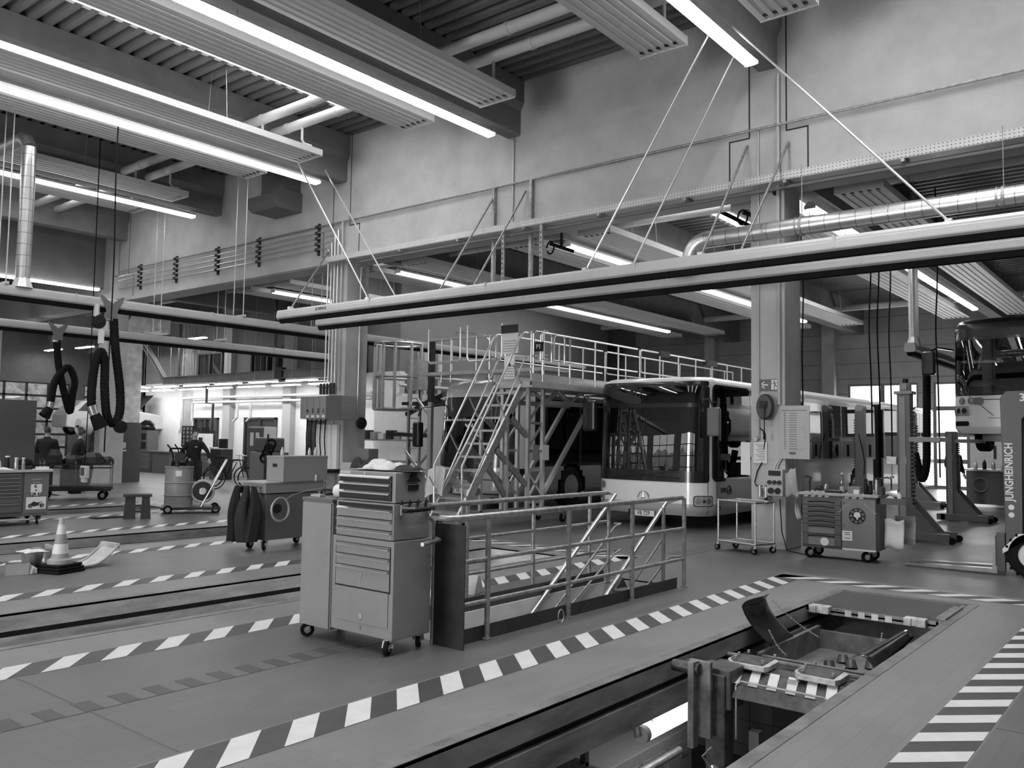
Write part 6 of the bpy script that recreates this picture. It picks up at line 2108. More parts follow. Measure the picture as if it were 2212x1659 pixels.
# ---------------------------------------------------------------- wheeled table
r = thing('wheeled_table', 'two-tier steel wheeled table in front of the lit pillar', 'table', (12.72, 5.55, 0), R(-16))
tm = mat('table_steel', .30, .4, .4, var=.2)
for z in (.13, .76):
    mb = MB(); mb.box(-.2, .24, -.36, .36, z, z + .02); mb.build('shelf_tray', mat('table_board', .2, .55, var=.2), r)
    mb = MB(); mb.tube([(-.21, -.37, z + .02), (.25, -.37, z + .02), (.25, .37, z + .02), (-.21, .37, z + .02)], .012, n=6, closed=True); mb.build('edge_tube', galv, r)
for x in (-.2, .24):
    for y in (-.36, .36):
        mb = MB(); mb.cyl((x, y, .10), (x, y, .79), .014, n=8); mb.build('leg', galv, r)
        swivel(r, x, y, .05, .11, 2.0 + x * 3)
mb = MB(); mb.tube([(.0, -.38, .78), (.0, -.44, .80), (.2, -.44, .80), (.24, -.38, .78)], .01, n=6); mb.build('push_handle', galv, r)

# ---------------------------------------------------------------- dark tool trolley with bear badge
dk = mat('trolley_dark_grey', .075, .4, var=.06)
mk = mat('trolley_mid_grey', .17, .4, var=.06)
r = thing('tool_trolley', 'two-tone grey tool trolley with striped edge and round black badge by the lit pillar', 'tool trolley', (12.72, 4.10, 0), R(3))
mb = MB(); mb.box(.02, .62, -.50, .55, .16, .93); mb.build('trolley_body', dk, r, bevel=.008)
mb = MB(); mb.box(-.02, .64, -.53, .60, .93, .965); mb.build('top_board', mat('wood_board', .38, .6, var=.1), r, bevel=.004)
for i in range(7):
    y = .52 - .1 * i - (.18 if i > 3 else 0)
    mb = MB(); mb.add([(-.001, y, .905), (-.001, y - .055, .905), (-.001, y - .075, .928), (-.001, y - .02, .928)], [(0, 1, 2, 3)]); mb.box(-.0, .02, y - .08, y, .902, .93); mb.m[-6:] = [1] * 6; mb.build('hazard_tape', [paint_white, dk], r)
zz = .86
for i, h in enumerate((.075, .07, .07, .07, .07, .14, .17)):
    mb = MB(); mb.box(.0, .02, -.015, .53, zz - h + .006, zz - .004); d = mb.build('drawer', dk, r, bevel=.004)
    if i >= 5:
        mb = MB(); mb.box(-.003, .0, .08, .45, zz - h + .012, zz - .05); mb.build('drawer_face', mk, d)
    mb = MB(); mb.grid(lambda u, v, zz=zz: (-.012 + .012 * v - .004 * math.sin(u * PI), .07 + .39 * u, zz - .02 - .018 * v + .014 * math.sin(u * PI)), 14, 3); mb.build('grip_lip', mat('grip_dark', .04, .35), d, smooth=True, solid=.004)
    zz -= h
mb = MB(); mb.box(.0, .02, -.49, -.03, .19, .90); d = mb.build('side_door', mk, r, bevel=.004)
mb = MB(); mb.cyl((-.004, -.24, .66), (.0, -.24, .66), .115, n=30); bd = mb.build('round_badge', black_p, r)
mb = MB()
for a in range(0, 360, 40):
    c = (-.006, -.24 + .085 * math.cos(R(a)), .66 + .085 * math.sin(R(a)))
    mb.tube(torus_pts(c, .014, 8, 'yz'), .0025, n=4, closed=True)
mb.prism([(-.29, .655), (-.28, .70), (-.26, .715), (-.22, .715), (-.20, .70), (-.19, .655), (-.22, .64), (-.24, .60), (-.26, .64)], -.006, -.004, 'x')
mb.build('badge_figure', paint_white, bd)
for s, y0 in ((1, -.16), (-1, -.32)):
    mb = MB()
    mb.tube([(-.003, y0 + s * (.02 + .028 * i) * 1.0, .83 - .022 * i + .014 * (-1) ** i) for i in range(7)], .003, n=4); mb.build('chalk_scribble', paint_white, r)
mb = MB(); mb.box(-.004, .0, -.17, -.03, .30, .44); o = mb.build('white_sticker', lamp_white, r)
mb = MB()
for z in (.41, .385, .33):
    mb.box(-.006, -.004, -.14, -.06, z, z + .01)
mb.build('sticker_print', MATS['print_grey'], o)
mb = MB(); mb.cyl((-.006, .22, .26), (-.003, .22, .26), .06, n=24); o = mb.build('round_sticker', lamp_white, r)
mb = MB(); mb.lathe([(.01, 0), (.01, -.008), (0, -.008)], (.0, -.06, .84), 10, axis='x'); mb.lathe([(.008, 0), (.008, -.008), (0, -.008)], (.0, -.06, .52), 10, axis='x'); mb.build('lock', dark_metal, r)
mb = MB(); mb.box(-.0, .02, -.49, -.03, .165, .19); mb.build('plinth_strip', lamp_white, r)
for x, y in ((.1, .42), (.1, -.38), (.5, .42), (.5, -.38)):
    swivel(r, x, y, .08, .165, 2.2)
mb = MB(); mb.box(.1, .55, -.86, -.53, .84, .86); mb.box(.1, .12, -.86, -.53, .86, .93); mb.box(.53, .55, -.86, -.53, .86, .93); mb.box(.1, .55, -.87, -.85, .86, .93); mb.build('side_tray', mat('tray_black', .03, .35), r)
mb = MB(); mb.grid(lambda u, v: (-.0 + .1 * u + .02 * math.sin(5 * v), .60 + .05 * math.sin(3 * v + u), .93 - .38 * v), 6, 10); o = mb.build('hung_rag', wc, smooth=True, solid=.004); o.location = (12.74, 4.12, 0); tag(o, 'pale cloth hanging from the left corner of the dark tool trolley', 'rag')
mb = MB(); mb.grid(lambda u, v: (13.0 + .02 * math.sin(6 * v), 3.56 - .26 * u, .62 - .42 * v + .02 * math.sin(7 * u)), 8, 8); tag(mb.build('paper_towel', lamp_white, smooth=True, solid=.003), 'sheet of white paper towel hanging on the right side of the dark tool trolley', 'paper')
mb = MB(); mb.grid(lambda u, v: (13.3 + .02 * math.sin(6 * v), 3.5 - .28 * u, .66 - .4 * v), 6, 6); tag(mb.build('cardboard_sheet', mat('card', .34, .8), solid=.01), 'pale cardboard hanging behind the paper towel on the dark tool trolley', 'cardboard')
clear = glassy('clear_bottle', .8, .05, .1)
r = thing('water_bottle', 'clear plastic bottle standing upright on the dark tool trolley', 'bottle', (12.92, 4.13, .965))
mb = MB(); mb.lathe([(.03, 0), (.038, .02), (.036, .08), (.038, .1), (.036, .18), (.03, .22), (.013, .26), (.013, .28)], n=18); mb.build('bottle_body', clear, r, smooth=True)
mb = MB(); mb.lathe([(0, .02), (.034, .02), (.034, .1), (0, .1)], n=16); mb.build('label_band', lamp_white, r); mb = MB(); mb.cyl((0, 0, .28), (0, 0, .3), .015, n=10); mb.build('cap', lamp_white, r)
def item(nm, mbf, m, label, cat, **k):
    mb = MB(); mbf(mb); return tag(mb.build(nm, m, **k), label, cat)
item('hook_tool', lambda b: b.tube([(12.95, 4.62, .965), (12.95, 4.62, 1.12), (12.95, 4.60, 1.17), (12.95, 4.64, 1.19), (12.95, 4.69, 1.19)], .014, n=6), black_p, 'black bent hook tool standing at the left of the dark trolley top', 'tool', smooth=True)
item('grinder', lambda b: (b.lathe([(0, -.02), (.05, -.02), (.05, .02), (0, .02)], (12.98, 4.47, 1.03), 16, axis='y'), b.cyl((12.98, 4.5, 1.03), (12.98, 4.56, .99), .02)), dark_metal, 'dark round-headed grinder on the dark trolley top', 'tool', smooth=True)
item('grinder', lambda b: b.lathe([(0, -.02), (.055, -.015), (.055, .01), (0, .015)], (12.98, 4.38, 1.03), 16, axis='y'), galv, 'bright round disc leaning beside the grinder on the dark trolley', 'tool', smooth=True)
item('tool_case', lambda b: b.box(12.85, 13.1, 4.12, 4.36, .966, 1.0), black_p, 'flat black case lying behind the bottle on the dark trolley', 'case', bevel=.005)
item('small_carton', lambda b: b.box(13.0, 13.15, 3.9, 4.08, .966, 1.06), mat('card_grey', .22, .7), 'grey carton standing right of the bottle on the dark trolley', 'box', bevel=.002)
item('white_block', lambda b: b.box(12.76, 12.84, 3.84, 3.92, .966, 1.03), lamp_white, 'small white block at the front edge of the dark trolley', 'box', bevel=.006)
bottle(12.95, 3.80, .966, .22, .03, black_p, 'black spray can in the row on the right of the dark trolley', cap=black_p, neck=.8)
bottle(12.93, 3.73, .966, .20, .032, black_p, 'squat black tin beside the black spray can', cap=black_p, neck=.9)
bottle(12.95, 3.65, .966, .24, .032, galv, 'silver spray can with dark cap on the dark trolley', cap=dark_metal, neck=.9)
item('small_vice', lambda b: (b.box(12.9, 13.05, 3.56, 3.62, .966, 1.08), b.tube([(12.95, 3.6, 1.05), (12.95, 3.6, 1.2), (12.95, 3.5, 1.22), (12.95, 3.45, 1.2), (12.95, 3.45, 1.05)], .012, n=6)), dark_metal, 'dark bracket-shaped tool at the right end of the trolley top', 'tool')
bottle(12.98, 3.35, .875, .14, .03, lamp_white, 'white bottle in the side tray of the dark trolley')
item('rag', lambda b: b.lathe([(0, 0), (.07, .0), (.06, .05), (.02, .08), (0, .08)], (13.0, 3.48, .875), 9), wc, 'white rag lump in the side tray of the dark trolley', 'rag', smooth=True)
item('floor_cable', lambda b: b.tube([(13.25, 5.2, .8), (13.2, 5.15, .3), (13.15, 5.05, .02), (12.9, 4.6, .012), (12.95, 4.2, .012), (12.85, 4.0, .02), (12.8, 3.6, .015)], .008, n=5), black_m, 'thin cable running along the floor under the dark trolley', 'cable', smooth=True)

# ---------------------------------------------------------------- mobile column lifts
lg = mat('lift_grey', .14, .45, var=.08); lgl = mat('lift_grey_light', .3, .45)
def col_lift(x, y, rz, label, h=2.6, lamp=True, motor=False):
    r = thing('column_lift', label, 'column lift', (x, y, 0), rz, 'mobile column lifts')
    mb = MB(); mb.box(-.12, .12, -.10, .12, .05, h); mb.build('column', lg, r, bevel=.01)
    mb = MB(); mb.box(-.14, -.12, -.02, .08, .1, h - .05); mb.build('front_strip', lgl, r)
    mb = MB()
    for i in range(26):
        z = .55 + i * (h - .75) / 26
        mb.box(-.02, .06, -.14, -.10, z, z + .035)
    mb.build('toothed_rack', black_p, r)
    mb = MB(); mb.box(-.32, -.20, -.75, .2, .03, .17); mb.box(.20, .32, -.75, .2, .03, .17); mb.box(-.32, .32, .1, .28, .03, .17); mb.build('base_leg', lg, r, bevel=.01)
    mb = MB(); mb.prism([(-.1, .7), (-.1, .17), (-.55, .17)], -.26, -.20, 'x'); mb.prism([(-.1, .7), (-.1, .17), (-.55, .17)], .20, .26, 'x'); mb.pieces('gusset', lg, r)
    for xx in (-.26, .26):
        mb = MB(); mb.cyl((xx - .04, -.78, .06), (xx + .04, -.78, .06), .06, n=14); mb.build('roller', black_m, r, smooth=True)
    for xx in (-.26, .26):
        mb = MB(); mb.box(xx - .04, xx + .04, -.8, -.1, 1.0, 1.06) if False else mb.box(xx - .035, xx + .035, -.62, -.12, 1.75, 1.83); mb.build('lifting_fork', lgl, r)
    mb = MB(); mb.box(-.135, -.13, -.03, .05, 1.35, 1.48); mb.build('white_label', lamp_white, r)
    if lamp:
        mb = MB(); mb.box(-.16, .16, -.14, .16, h, h + .05); mb.build('head_plate', lgl, r)
        mb = MB(); mb.cyl((0, 0, h + .05), (0, 0, h + .2), .10, n=18); mb.box(-.14, .14, -.05, .05, h + .08, h + .15); mb.build('motor', lgl, r, smooth=True)
        mb = MB(); mb.cyl((0, 0, h + .2), (0, 0, h + .28), .05, n=14); mb.build('beacon', black_p, r, smooth=True)
    if motor:
        mb = MB(); mb.cyl((-.25, 0, h + .06), (.1, 0, h + .06), .10, n=18); mb.cyl((-.28, 0, h + .06), (-.25, 0, h + .06), .06, n=14); mb.build('motor', lgl, r, smooth=True)
    mb = MB(); mb.tube([(.1, -.02, 2.0), (.2, .1, 1.6), (.16, .16, 1.2), (.12, .12, .9)], .012, n=5); mb.build('supply_cable', black_m, r, smooth=True)
    return r
col_lift(16.45, 4.12, 0, 'tall grey column lift nearest the dark tool trolley, with a beacon on top')
col_lift(21.3, 4.36, 0, 'column lift standing under the front corner of the raised bus', h=2.0, lamp=False)
col_lift(22.9, 6.85, R(180), 'column lift beside the middle wheels of the articulated bus, with a lying motor', h=2.55, lamp=False, motor=True)
col_lift(25.2, 6.15, 0, 'column lift with lying motor in front of the back gates', h=2.45, lamp=False, motor=True)
col_lift(28.4, 4.36, 0, 'column lift farther back under the raised bus', h=2.0, lamp=False)
# pallet-jack like wheeled hose stand
r = thing('wheel_dolly', 'thin-framed wheeled dolly with handle between the column lifts', 'trolley', (19.3, 4.75, 0))
mb = MB(); mb.tube([(0, 0, .12), (0, .0, 1.25), (.0, .15, 1.35), (0, .18, .9), (0, .1, .6), (0, .05, .15)], .018, n=6); mb.tube([(0, 0, .6), (0, -.25, .2), (0, -.4, .15)], .018, n=6); mb.build('dolly_frame', dark_metal, r, smooth=True)
mb = MB(); mb.cyl((-.03, 0, .14), (.03, 0, .14), .14, n=18); mb.build('dolly_wheel', black_m, r, smooth=True)
mb = MB(); mb.box(-.06, .06, -.08, .08, .75, .95); mb.build('pump_unit', black_p, r)
# hanging exhaust hose at the short rail and hanging cables
def hose(name, pts, rr, label, m=None, n=12, ribs=True):
    # smooth the path first (Catmull-Rom)
    P_ = [Vector(p) for p in pts]; out = []
    for i in range(len(P_) - 1):
        p0, p1, p2, p3 = P_[max(i - 1, 0)], P_[i], P_[i + 1], P_[min(i + 2, len(P_) - 1)]
        k = max(4, int((p2 - p1).length / (.035 if ribs else .12)))
        for j in range(k):
            t = j / k
            out.append(.5 * ((2 * p1) + (-p0 + p2) * t + (2 * p0 - 5 * p1 + 4 * p2 - p3) * t * t + (-p0 + 3 * p1 - 3 * p2 + p3) * t ** 3))
    out.append(P_[-1])
    rs = [rr * (1.06 if i % 2 else .96) for i in range(len(out))] if ribs else None
    mb = MB(); mb.tube(out, rr, n=n, rs=rs)
    o = mb.build(name, m or black_m, smooth=True)
    return tag(o, label, 'hose') if label else o
hose('exhaust_hose', [(21.0, 4.8, 3.6), (21.0, 4.81, 2.65), (21.0, 4.82, 1.9), (21.0, 4.84, 1.22), (21.02, 4.94, .92), (21.05, 5.04, 1.28), (21.05, 5.09, 1.5)], .085, 'black exhaust hose hanging from the short rail in front of the raised bus')
mb = MB(); mb.lathe([(0, -.05), (.12, -.04), (.12, .04), (0, .05)], (19.2, 4.62, 3.2), 16, axis='x'); 
for (x, y, z0, lab) in ((18.5, 5.3, 1.9, 'black control cable hanging left of the cable pair'), (18.9, 5.25, 2.0, 'black control cable hanging with a slight bend behind the first'), (20.0, 5.31, 1.35, 'thin straight control cable with a pendant over the dark trolley'), (20.0, 4.35, 1.0, 'black cable pair hanging by the mirror of the raised bus')):
    o = hose('hanging_cable', [(x, y, 7.3), (x, y - .02, 5.5), (x, y + .03, 4.2), (x, y, 3.0), (x, y - .01, z0)], .016, None, ribs=False, n=6)
    tag(o, lab, 'cable')
item('pendant_control', lambda b: (b.box(19.95, 20.05, 5.2, 5.42, 1.25, 1.42), b.cyl((20, 5.31, 1.25), (20, 5.31, 1.0), .012), b.cyl((20, 5.31, 1.0), (20, 5.31, .95), .04)), galv, 'small pendant control box hanging above the dark tool trolley', 'control', bevel=.01)

# ---------------------------------------------------------------- forklift at the right edge
fk = mat('forklift_dark', .035, .35, .2); fg = mat('forklift_grey', .05, .4)
r = thing('forklift', 'dark stacker truck with lettered mast and long low forks at the right edge', 'forklift', (12.88, 1.92, 0))
mb = MB(); mb.prism([(.09, .35), (.13, 2.33), (.06, 2.42), (-.28, 2.42), (-.28, 2.25), (-.12, 2.05), (-.10, .35)], -.04, .06, 'x'); mb.build('mast_beam', fg, r, bevel=.006)
mb = MB(); mb.prism([(.09, .35), (.13, 2.33), (-.28, 2.42), (-.10, .35)], .62, .72, 'x'); mb.build('mast_beam', fg, r, bevel=.006)
for xx in (.08, .52):
    mb = MB(); mb.box(xx, xx + .09, -.26, -.12, .15, 2.2); mb.build('inner_mast', fk, r)
mb = MB(); mb.box(.06, .62, -.22, -.16, 1.75, 1.85); mb.box(.06, .62, -.22, -.16, .6, .7); mb.build('mast_crossbar', fk, r)
text('mast_lettering', 'JUNGHEINRICH', .132, lamp_white, r, (-.047, .035, 1.36), (R(90), R(-90), R(-90)), bold=.003, sx=.82)
text('number_text', '3', .14, lamp_white, r, (-.047, -.13, 2.33), ROT_NX, bold=.003)
for z in (.90, .80):
    mb = MB(); mb.cyl((-.046, .02, z), (-.04, .02, z), .035, n=16); mb.build('round_sticker', lamp_white, r)
mb = MB(); mb.box(-.02, .66, .17, .22, .12, .52); mb.box(-.04, .02, .10, .2, .05, .56); mb.build('fork_carriage', fk, r, bevel=.005)
for xx in (-.0, .40):
    mb = MB(); mb.prism([(.20, .02), (.20, .30), (.25, .30), (.26, .08), (1.34, .05), (1.36, .035), (1.34, .02)], xx, xx + .12, 'x'); mb.build('fork', mat('fork_steel', .16, .3, .7, var=.3), r, bevel=.003)
mb = MB(); mb.box(-.05, .75, -1.7, -.28, .25, 1.1); mb.prism([(-1.7, 1.1), (-1.1, 1.1), (-1.2, 1.6), (-1.7, 1.6)], .0, .7, 'x'); mb.build('truck_body', fk, r, bevel=.03)
mb = MB(); mb.prism([(.12, .30), (.12, .36), (-.05, .56), (-.4, .62), (-.45, .5), (-.1, .45)], -.12, .02, 'x'); mb.build('mudguard', lamp_white, r, bevel=.004)
for yy in (-.22, -1.35):
    for xx in (-.12, .68):
        mb = MB(); mb.lathe([(.17, 0), (.28, .0), (.30, .03), (.30, .13), (.28, .16), (.17, .16)], (xx, yy, .30), 26, axis='x')
        for a in range(0, 360, 18):
            c, s_ = math.cos(R(a)), math.sin(R(a)); mb.bar((xx + .0, yy + .305 * c, .30 + .305 * s_), (xx + .16, yy + .305 * c, .30 + .305 * s_), .03, .03)
        w = mb.build('tyre', black_m, r, smooth=True)
        mb = MB(); mb.lathe([(.17, .02), (.12, .03), (.06, .0), (0, .0)] if xx < 0 else [(.17, .14), (.12, .13), (0, .15)], (xx, yy, .30), 22, axis='x')
        for a in range(0, 360, 72):
            mb.cyl((xx + .0, yy + .1 * math.cos(R(a)), .3 + .1 * math.sin(R(a))), (xx + .03, yy + .1 * math.cos(R(a)), .3 + .1 * math.sin(R(a))), .012, n=6)
        mb.build('rim', lamp_white, w, smooth=True)
# workbench and tool wall seen under the raised bus
r = thing('workbench', 'dark workbench with a round emblem far back under the raised bus', 'workbench', (26.3, 4.6, 0))
mb = MB(); mb.box(0, .7, -1.1, .45, .1, 1.0); mb.build('bench_body', dk, r); mb = MB(); mb.box(-.03, .75, -1.15, .5, 1.0, 1.05); mb.build('bench_top', galv, r)
mb = MB(); mb.tube(torus_pts((-.01, .1, .62), .18, 24, 'yz'), .02, n=5, closed=True); mb.build('emblem_ring', mk, r)
for i in range(6):
    bottle(26.5, 4.85 - .22 * i, 1.05, .22 + .05 * (i % 2), .05, (lamp_white, black_p, galv)[i % 3], 'bottle in a row on the far workbench under the raised bus', group='bottles on the far workbench')
item('tool_wall', lambda b: (b.box(33.0, 33.1, 2.6, 6.2, .6, 2.0), ), white_wall, 'pale tool board at the far end under the raised bus', 'board')
for i in range(7):
    item('hanging_tool', lambda b, i=i: b.box(32.97, 33.0, 3.0 + .4 * i, 3.08 + .4 * i, 1.25, 1.7), dark_metal, 'dark tool hanging on the far pale tool board', 'tool')['group'] = 'tools on the far tool board'
# ---------------------------------------------------------------- office block with the white wall
struct(MB().box(20.0, 20.25, 21.0, 38.0, 0, 3.9), 'wall_office', white_wall)
o = struct(MB().box(20.0, 20.25, 21.0, 38.0, 3.9, 7.3), 'wall_office_upper', mat('grey_cladding', .2, .6, var=.05))
struct(MB().box(20.25, 33, 21.0, 21.2, 0, 3.0), 'wall_office_side', white_wall)
struct(MB().box(20.25, 33, 21.0, 21.2, 3.0, 7.3), 'wall_office_side_upper', MATS['grey_cladding'])
struct(MB().box(20.0, 33, 37.8, 38.0, 0, 7.3), 'wall_office_end', white_wall)
room = mat('room_dim', .28, .8)
def inset(n, y0, y1, z0, z1, cols, lit=.0, fm=frame_dk):
    mb = MB()
    mb.box(19.90, 20.0, y0, y1, z0, z0 + .07); mb.box(19.90, 20.0, y0, y1, z1 - .07, z1)
    for i in range(cols + 1):
        y = y0 + (y1 - y0 - .08) * i / cols
        mb.box(19.90, 20.0, y, y + .08, z0, z1)
    o = mb.build('window_%d' % n, fm); o['kind'] = 'structure'
    mb = MB(); mb.box(19.965, 19.97, y0, y1, z0, z1); mb.build('pane', glassy('office_pane_%d' % n, .6, .01, .06), o)
    mb = MB(); mb.box(19.985, 19.995, y0, y1, z0, z1); mb.build('room_beyond', mat('room_%d' % n, lit, .8), o)
inset(40, 31.5, 33.4, 3.95, 5.1, 2, .42); inset(41, 27.3, 29.5, 3.9, 5.1, 2, .10); inset(42, 22.6, 24.7, 3.9, 5.1, 2, .14)
inset(43, 31.7, 33.5, .95, 2.35, 2, .35); inset(44, 27.7, 29.8, .2, 2.35, 2, .45); inset(45, 23.4, 25.8, .2, 2.3, 2, .5)
for n, y in enumerate((30.6, 26.6)):
    mb = MB(); mb.box(19.75, 20.0, y, y + .5, 0, 7.3); struct(mb, 'pillar', mat('pilaster_grey', .42, .7))
for i in range(8):
    mb = MB(); mb.tube([(19.95, 34.6 - .12 * i, 6.5), (19.95, 34.6 - .12 * i, 3.2), (19.95, 34.6 - .12 * i, 1.9), (19.95, 34.75 - .12 * i, 1.7)], .018, n=5)
    tag(mb.build('wall_conduit', conduit_m, smooth=True), 'thin conduit in the bundle running down the white wall', 'conduit', 'conduit bundle on the white wall')
for z, ya, yb in ((3.18, 34.0, 22.0), (2.98, 33.2, 22.0)):
    pipe('heating_pipe', [(19.66, ya, 2.2), (19.66, ya, z - .08), (19.66, ya - .08, z), (19.66, yb, z)], .05, pipe_w, 'white heating pipe running along the white wall below the lamps, %s one' % ('upper' if z > 3.1 else 'lower'))
for y in (29.9, 29.0):
    pipe('heating_pipe', [(19.66, y, 2.9), (19.66, y, 2.35), (19.66, y + .25, 2.2)], .05, pipe_w, 'short white pipe dropping towards a doorway in the white wall', group='pipe drops above the doorway')
pipe('waste_pipe', [(19.5, 31.9, 3.8), (19.5, 31.9, 2.95), (19.5, 31.4, 2.9), (19.5, 31.4, .95)], .05, black_p, 'black pipe stepping down the white wall beside the doorway')
for z, r_, m, t in ((3.75, .05, pipe_w, 'upper white pipe'), (3.4, .06, pipe_l, 'grey pipe'), (2.98, .17, galv_d, 'thick round duct'), (2.55, .05, pipe_w, 'lower white pipe'), (2.35, .04, pipe_w, 'lowest thin pipe')):
    pipe('wall_pipe', [(19.7, 20.7, z), (32.5, 20.7, z)], r_, m, t + ' running along the wall behind the tall bus roof')
for i in range(4):
    pipe('riser_pipe', [(20.6 + .35 * i, 20.75, .0), (20.6 + .35 * i, 20.75, 4.6)], .06 + .02 * (i % 2), (galv_d, pipe_l)[i % 2], 'upright pipe in the group behind the caged ladder', group='risers behind the caged ladder')
# monorail beam of the old crane
r = thing('crane_beam', 'dark steel crane beam bending up at its left end in front of the office windows', 'beam', (0, 0, 0))
bm_ = mat('crane_beam_paint', .10, .5)
def ibeam(p0, p1, parent, w=.18, h=.28):
    mb = MB(); p0, p1 = Vector(p0), Vector(p1)
    for dz in (-h / 2, h / 2):
        mb.bar(p0 + Vector((0, 0, dz)), p1 + Vector((0, 0, dz)), w, .03)
    mb.bar(p0, p1, .03, h); mb.build('beam_run', bm_, parent)
ibeam((18.6, 33.6, 3.85), (18.6, 21.5, 3.85), r); ibeam((18.6, 33.6, 3.85), (18.6, 35.4, 5.5), r); ibeam((18.6, 35.4, 5.5), (18.6, 40.5, 5.5), r)
for y in (32.5, 26.0):
    mb = MB(); mb.box(18.56, 18.64, y, y + .08, 4.0, 7.2); mb.build('beam_hanger', bm_, r)
mb = MB(); mb.box(18.5, 18.7, 25.5, 25.9, 3.6, 4.1); mb.build('trolley_block', black_p, r)
mb = MB(); mb.box(18.4, 19.2, 22.5, 33, 3.56, 3.62); mb.build('lamp_track', dark_metal, r)
# workbenches along the white wall
bgm = mat('bench_grey', .11, .5); 
for i, (y1, y0) in enumerate(((37.0, 34.6), (34.5, 32.2), (32.1, 29.8), (27.6, 25.4))):
    r = thing('workbench', ('workbench at the left end of the white wall with a drawer block', 'workbench below the conduit bundle on the white wall', 'cluttered workbench between the two doorways of the white wall', 'dark workbench near the locker in front of the white wall')[i], 'workbench', (18.6, y0, 0))
    mb = MB(); mb.box(.05, .75, .03, y1 - y0 - .03, .0, .88); mb.build('bench_body', bgm, r)
    mb = MB(); mb.box(0, .8, 0, y1 - y0, .88, .93); mb.build('bench_top', mat('bench_top_grey', .2, .5), r)
    for j in range(4):
        mb = MB(); mb.box(.03, .05, .1, .9, .15 + .18 * j, .31 + .18 * j); d = mb.build('drawer', mat('drawer_grey', .16, .45), r); mb = MB(); mb.box(.015, .03, .2, .8, .27 + .18 * j, .29 + .18 * j); mb.build('pull', galv, d)
def cube(nm, x, y, z, sx, sy, sz, m, label, cat, bev=.01, extra=None):
    r = thing(nm, label, cat, (x, y, z))
    mb = MB(); mb.box(-sx / 2, sx / 2, -sy / 2, sy / 2, 0, sz); mb.build('case', m, r, bevel=bev)
    if extra:
        mb = MB(); extra(mb, sx, sy, sz); mb.build('front_panel', gap, r)
    return r
shelf2 = lambda b, sx, sy, sz: (b.box(-sx / 2 - .01, -sx / 2, -sy * .42, sy * .42, sz * .08, sz * .42), b.box(-sx / 2 - .01, -sx / 2, -sy * .42, sy * .42, sz * .55, sz * .85))
cube('parts_cabinet', 18.9, 35.6, .93, .5, 1.3, .85, bgm, 'dark open parts cabinet standing on the left workbench by the white wall', 'cabinet', extra=shelf2)
cube('tool_bag', 18.9, 35.9, 1.78, .35, .5, .2, black_m, 'black bag lying on the dark parts cabinet, left one', 'bag', .05); cube('tool_bag', 18.9, 35.3, 1.78, .35, .5, .16, black_m, 'black bag lying on the dark parts cabinet, right one', 'bag', .05)
r = thing('parts_rack', 'rack of small round parts on the white wall beside the standing person', 'rack', (19.9, 33.9, 1.1))
mb = MB(); mb.box(0, .05, -.5, .5, 0, .9); mb.build('rack_board', dark_metal, r)
for i in range(3):
    for j in range(5):
        mb = MB(); mb.cyl((-.02, -.3 + .3 * i, .1 + .17 * j), (0, -.3 + .3 * i, .1 + .17 * j), .06, n=10); mb.build('round_part', galv, r)
cube('machine', 18.9, 30.9, .93, .4, .5, .75, white_wall, 'pale bench machine with a dark cap on the middle workbench', 'machine', extra=lambda b, sx, sy, sz: b.box(-sx / 2 - .01, -sx / 2, -.14, .14, .15, .6))
_c = cube('machine', 18.9, 30.9, 1.68, .2, .25, .25, black_p, 'small dark motor unit on top of the pale bench machine', 'machine')
cube('bent_sheet', 18.8, 31.6, .93, .15, .35, .5, dark_metal, 'dark angled sheet standing on the middle workbench', 'sheet', .01)
cube('bench_vice', 18.85, 32.0, .93, .2, .14, .22, lgl, 'grey bench vice on the middle workbench by the white wall', 'vice')
cube('desk_screen', 18.0, 28.2, 1.15, .08, .5, .35, black_p, 'dark screen on the lectern desk in front of the doorway', 'screen')
cube('lectern_desk', 18.0, 28.3, 0, .5, .7, 1.12, dark_metal, 'dark standing desk below the screen in front of the doorway', 'desk')
cube('paper_tray', 18.0, 28.75, 1.12, .3, .3, .06, lamp_white, 'open white ring binder on the standing desk', 'binder')
r = thing('locker', 'tall dark steel locker with two papers on its door by the white wall', 'locker', (17.2, 25.0, 0))
mb = MB(); mb.box(0, .5, -.45, .45, 0, 1.95); mb.build('locker_body', mat('locker_light', .4, .5), r, bevel=.008)
mb = MB(); mb.box(-.015, 0, -.42, .42, .05, 1.9); d = mb.build('locker_door', mat('locker_dark', .10, .5), r)
for y in (.22, -.10):
    mb = MB(); mb.box(-.02, -.015, y - .1, y + .1, 1.3, 1.75); mb.build('paper', lamp_white, d)
cube('welding_unit', 15.9, 22.4, 0, .7, 1.0, 1.15, mat('unit_grey', .18, .5), 'grey machine cabinet right of the locker behind the metal box', 'machine')
cube('machine', 15.9, 22.4, 1.15, .5, .9, .45, mat('unit_top', .09, .5), 'dark machine housing on the grey machine cabinet', 'machine', .06)
cube('gas_cabinet', 14.6, 20.2, 0, .5, .5, 1.1, dark_metal, 'dark cabinet in front of the grey machine near the pipe-clad pillar', 'cabinet')
for i in range(4):
    item('rubber_ring', lambda b, i=i: b.tube(torus_pts((14.9, 21.2 - .1 * i, 1.0 + .14 * i), .2, 14, 'yz', .12), .04, n=6, closed=True), black_m, 'black rubber ring hanging beside the grey machine', 'ring')['group'] = 'black rings beside the grey machine'
item('hook_post', lambda b: b.box(14.86, 14.9, 21.02, 21.06, 0, 1.7), dark_metal, 'thin dark post carrying the rubber rings beside the grey machine', 'post')
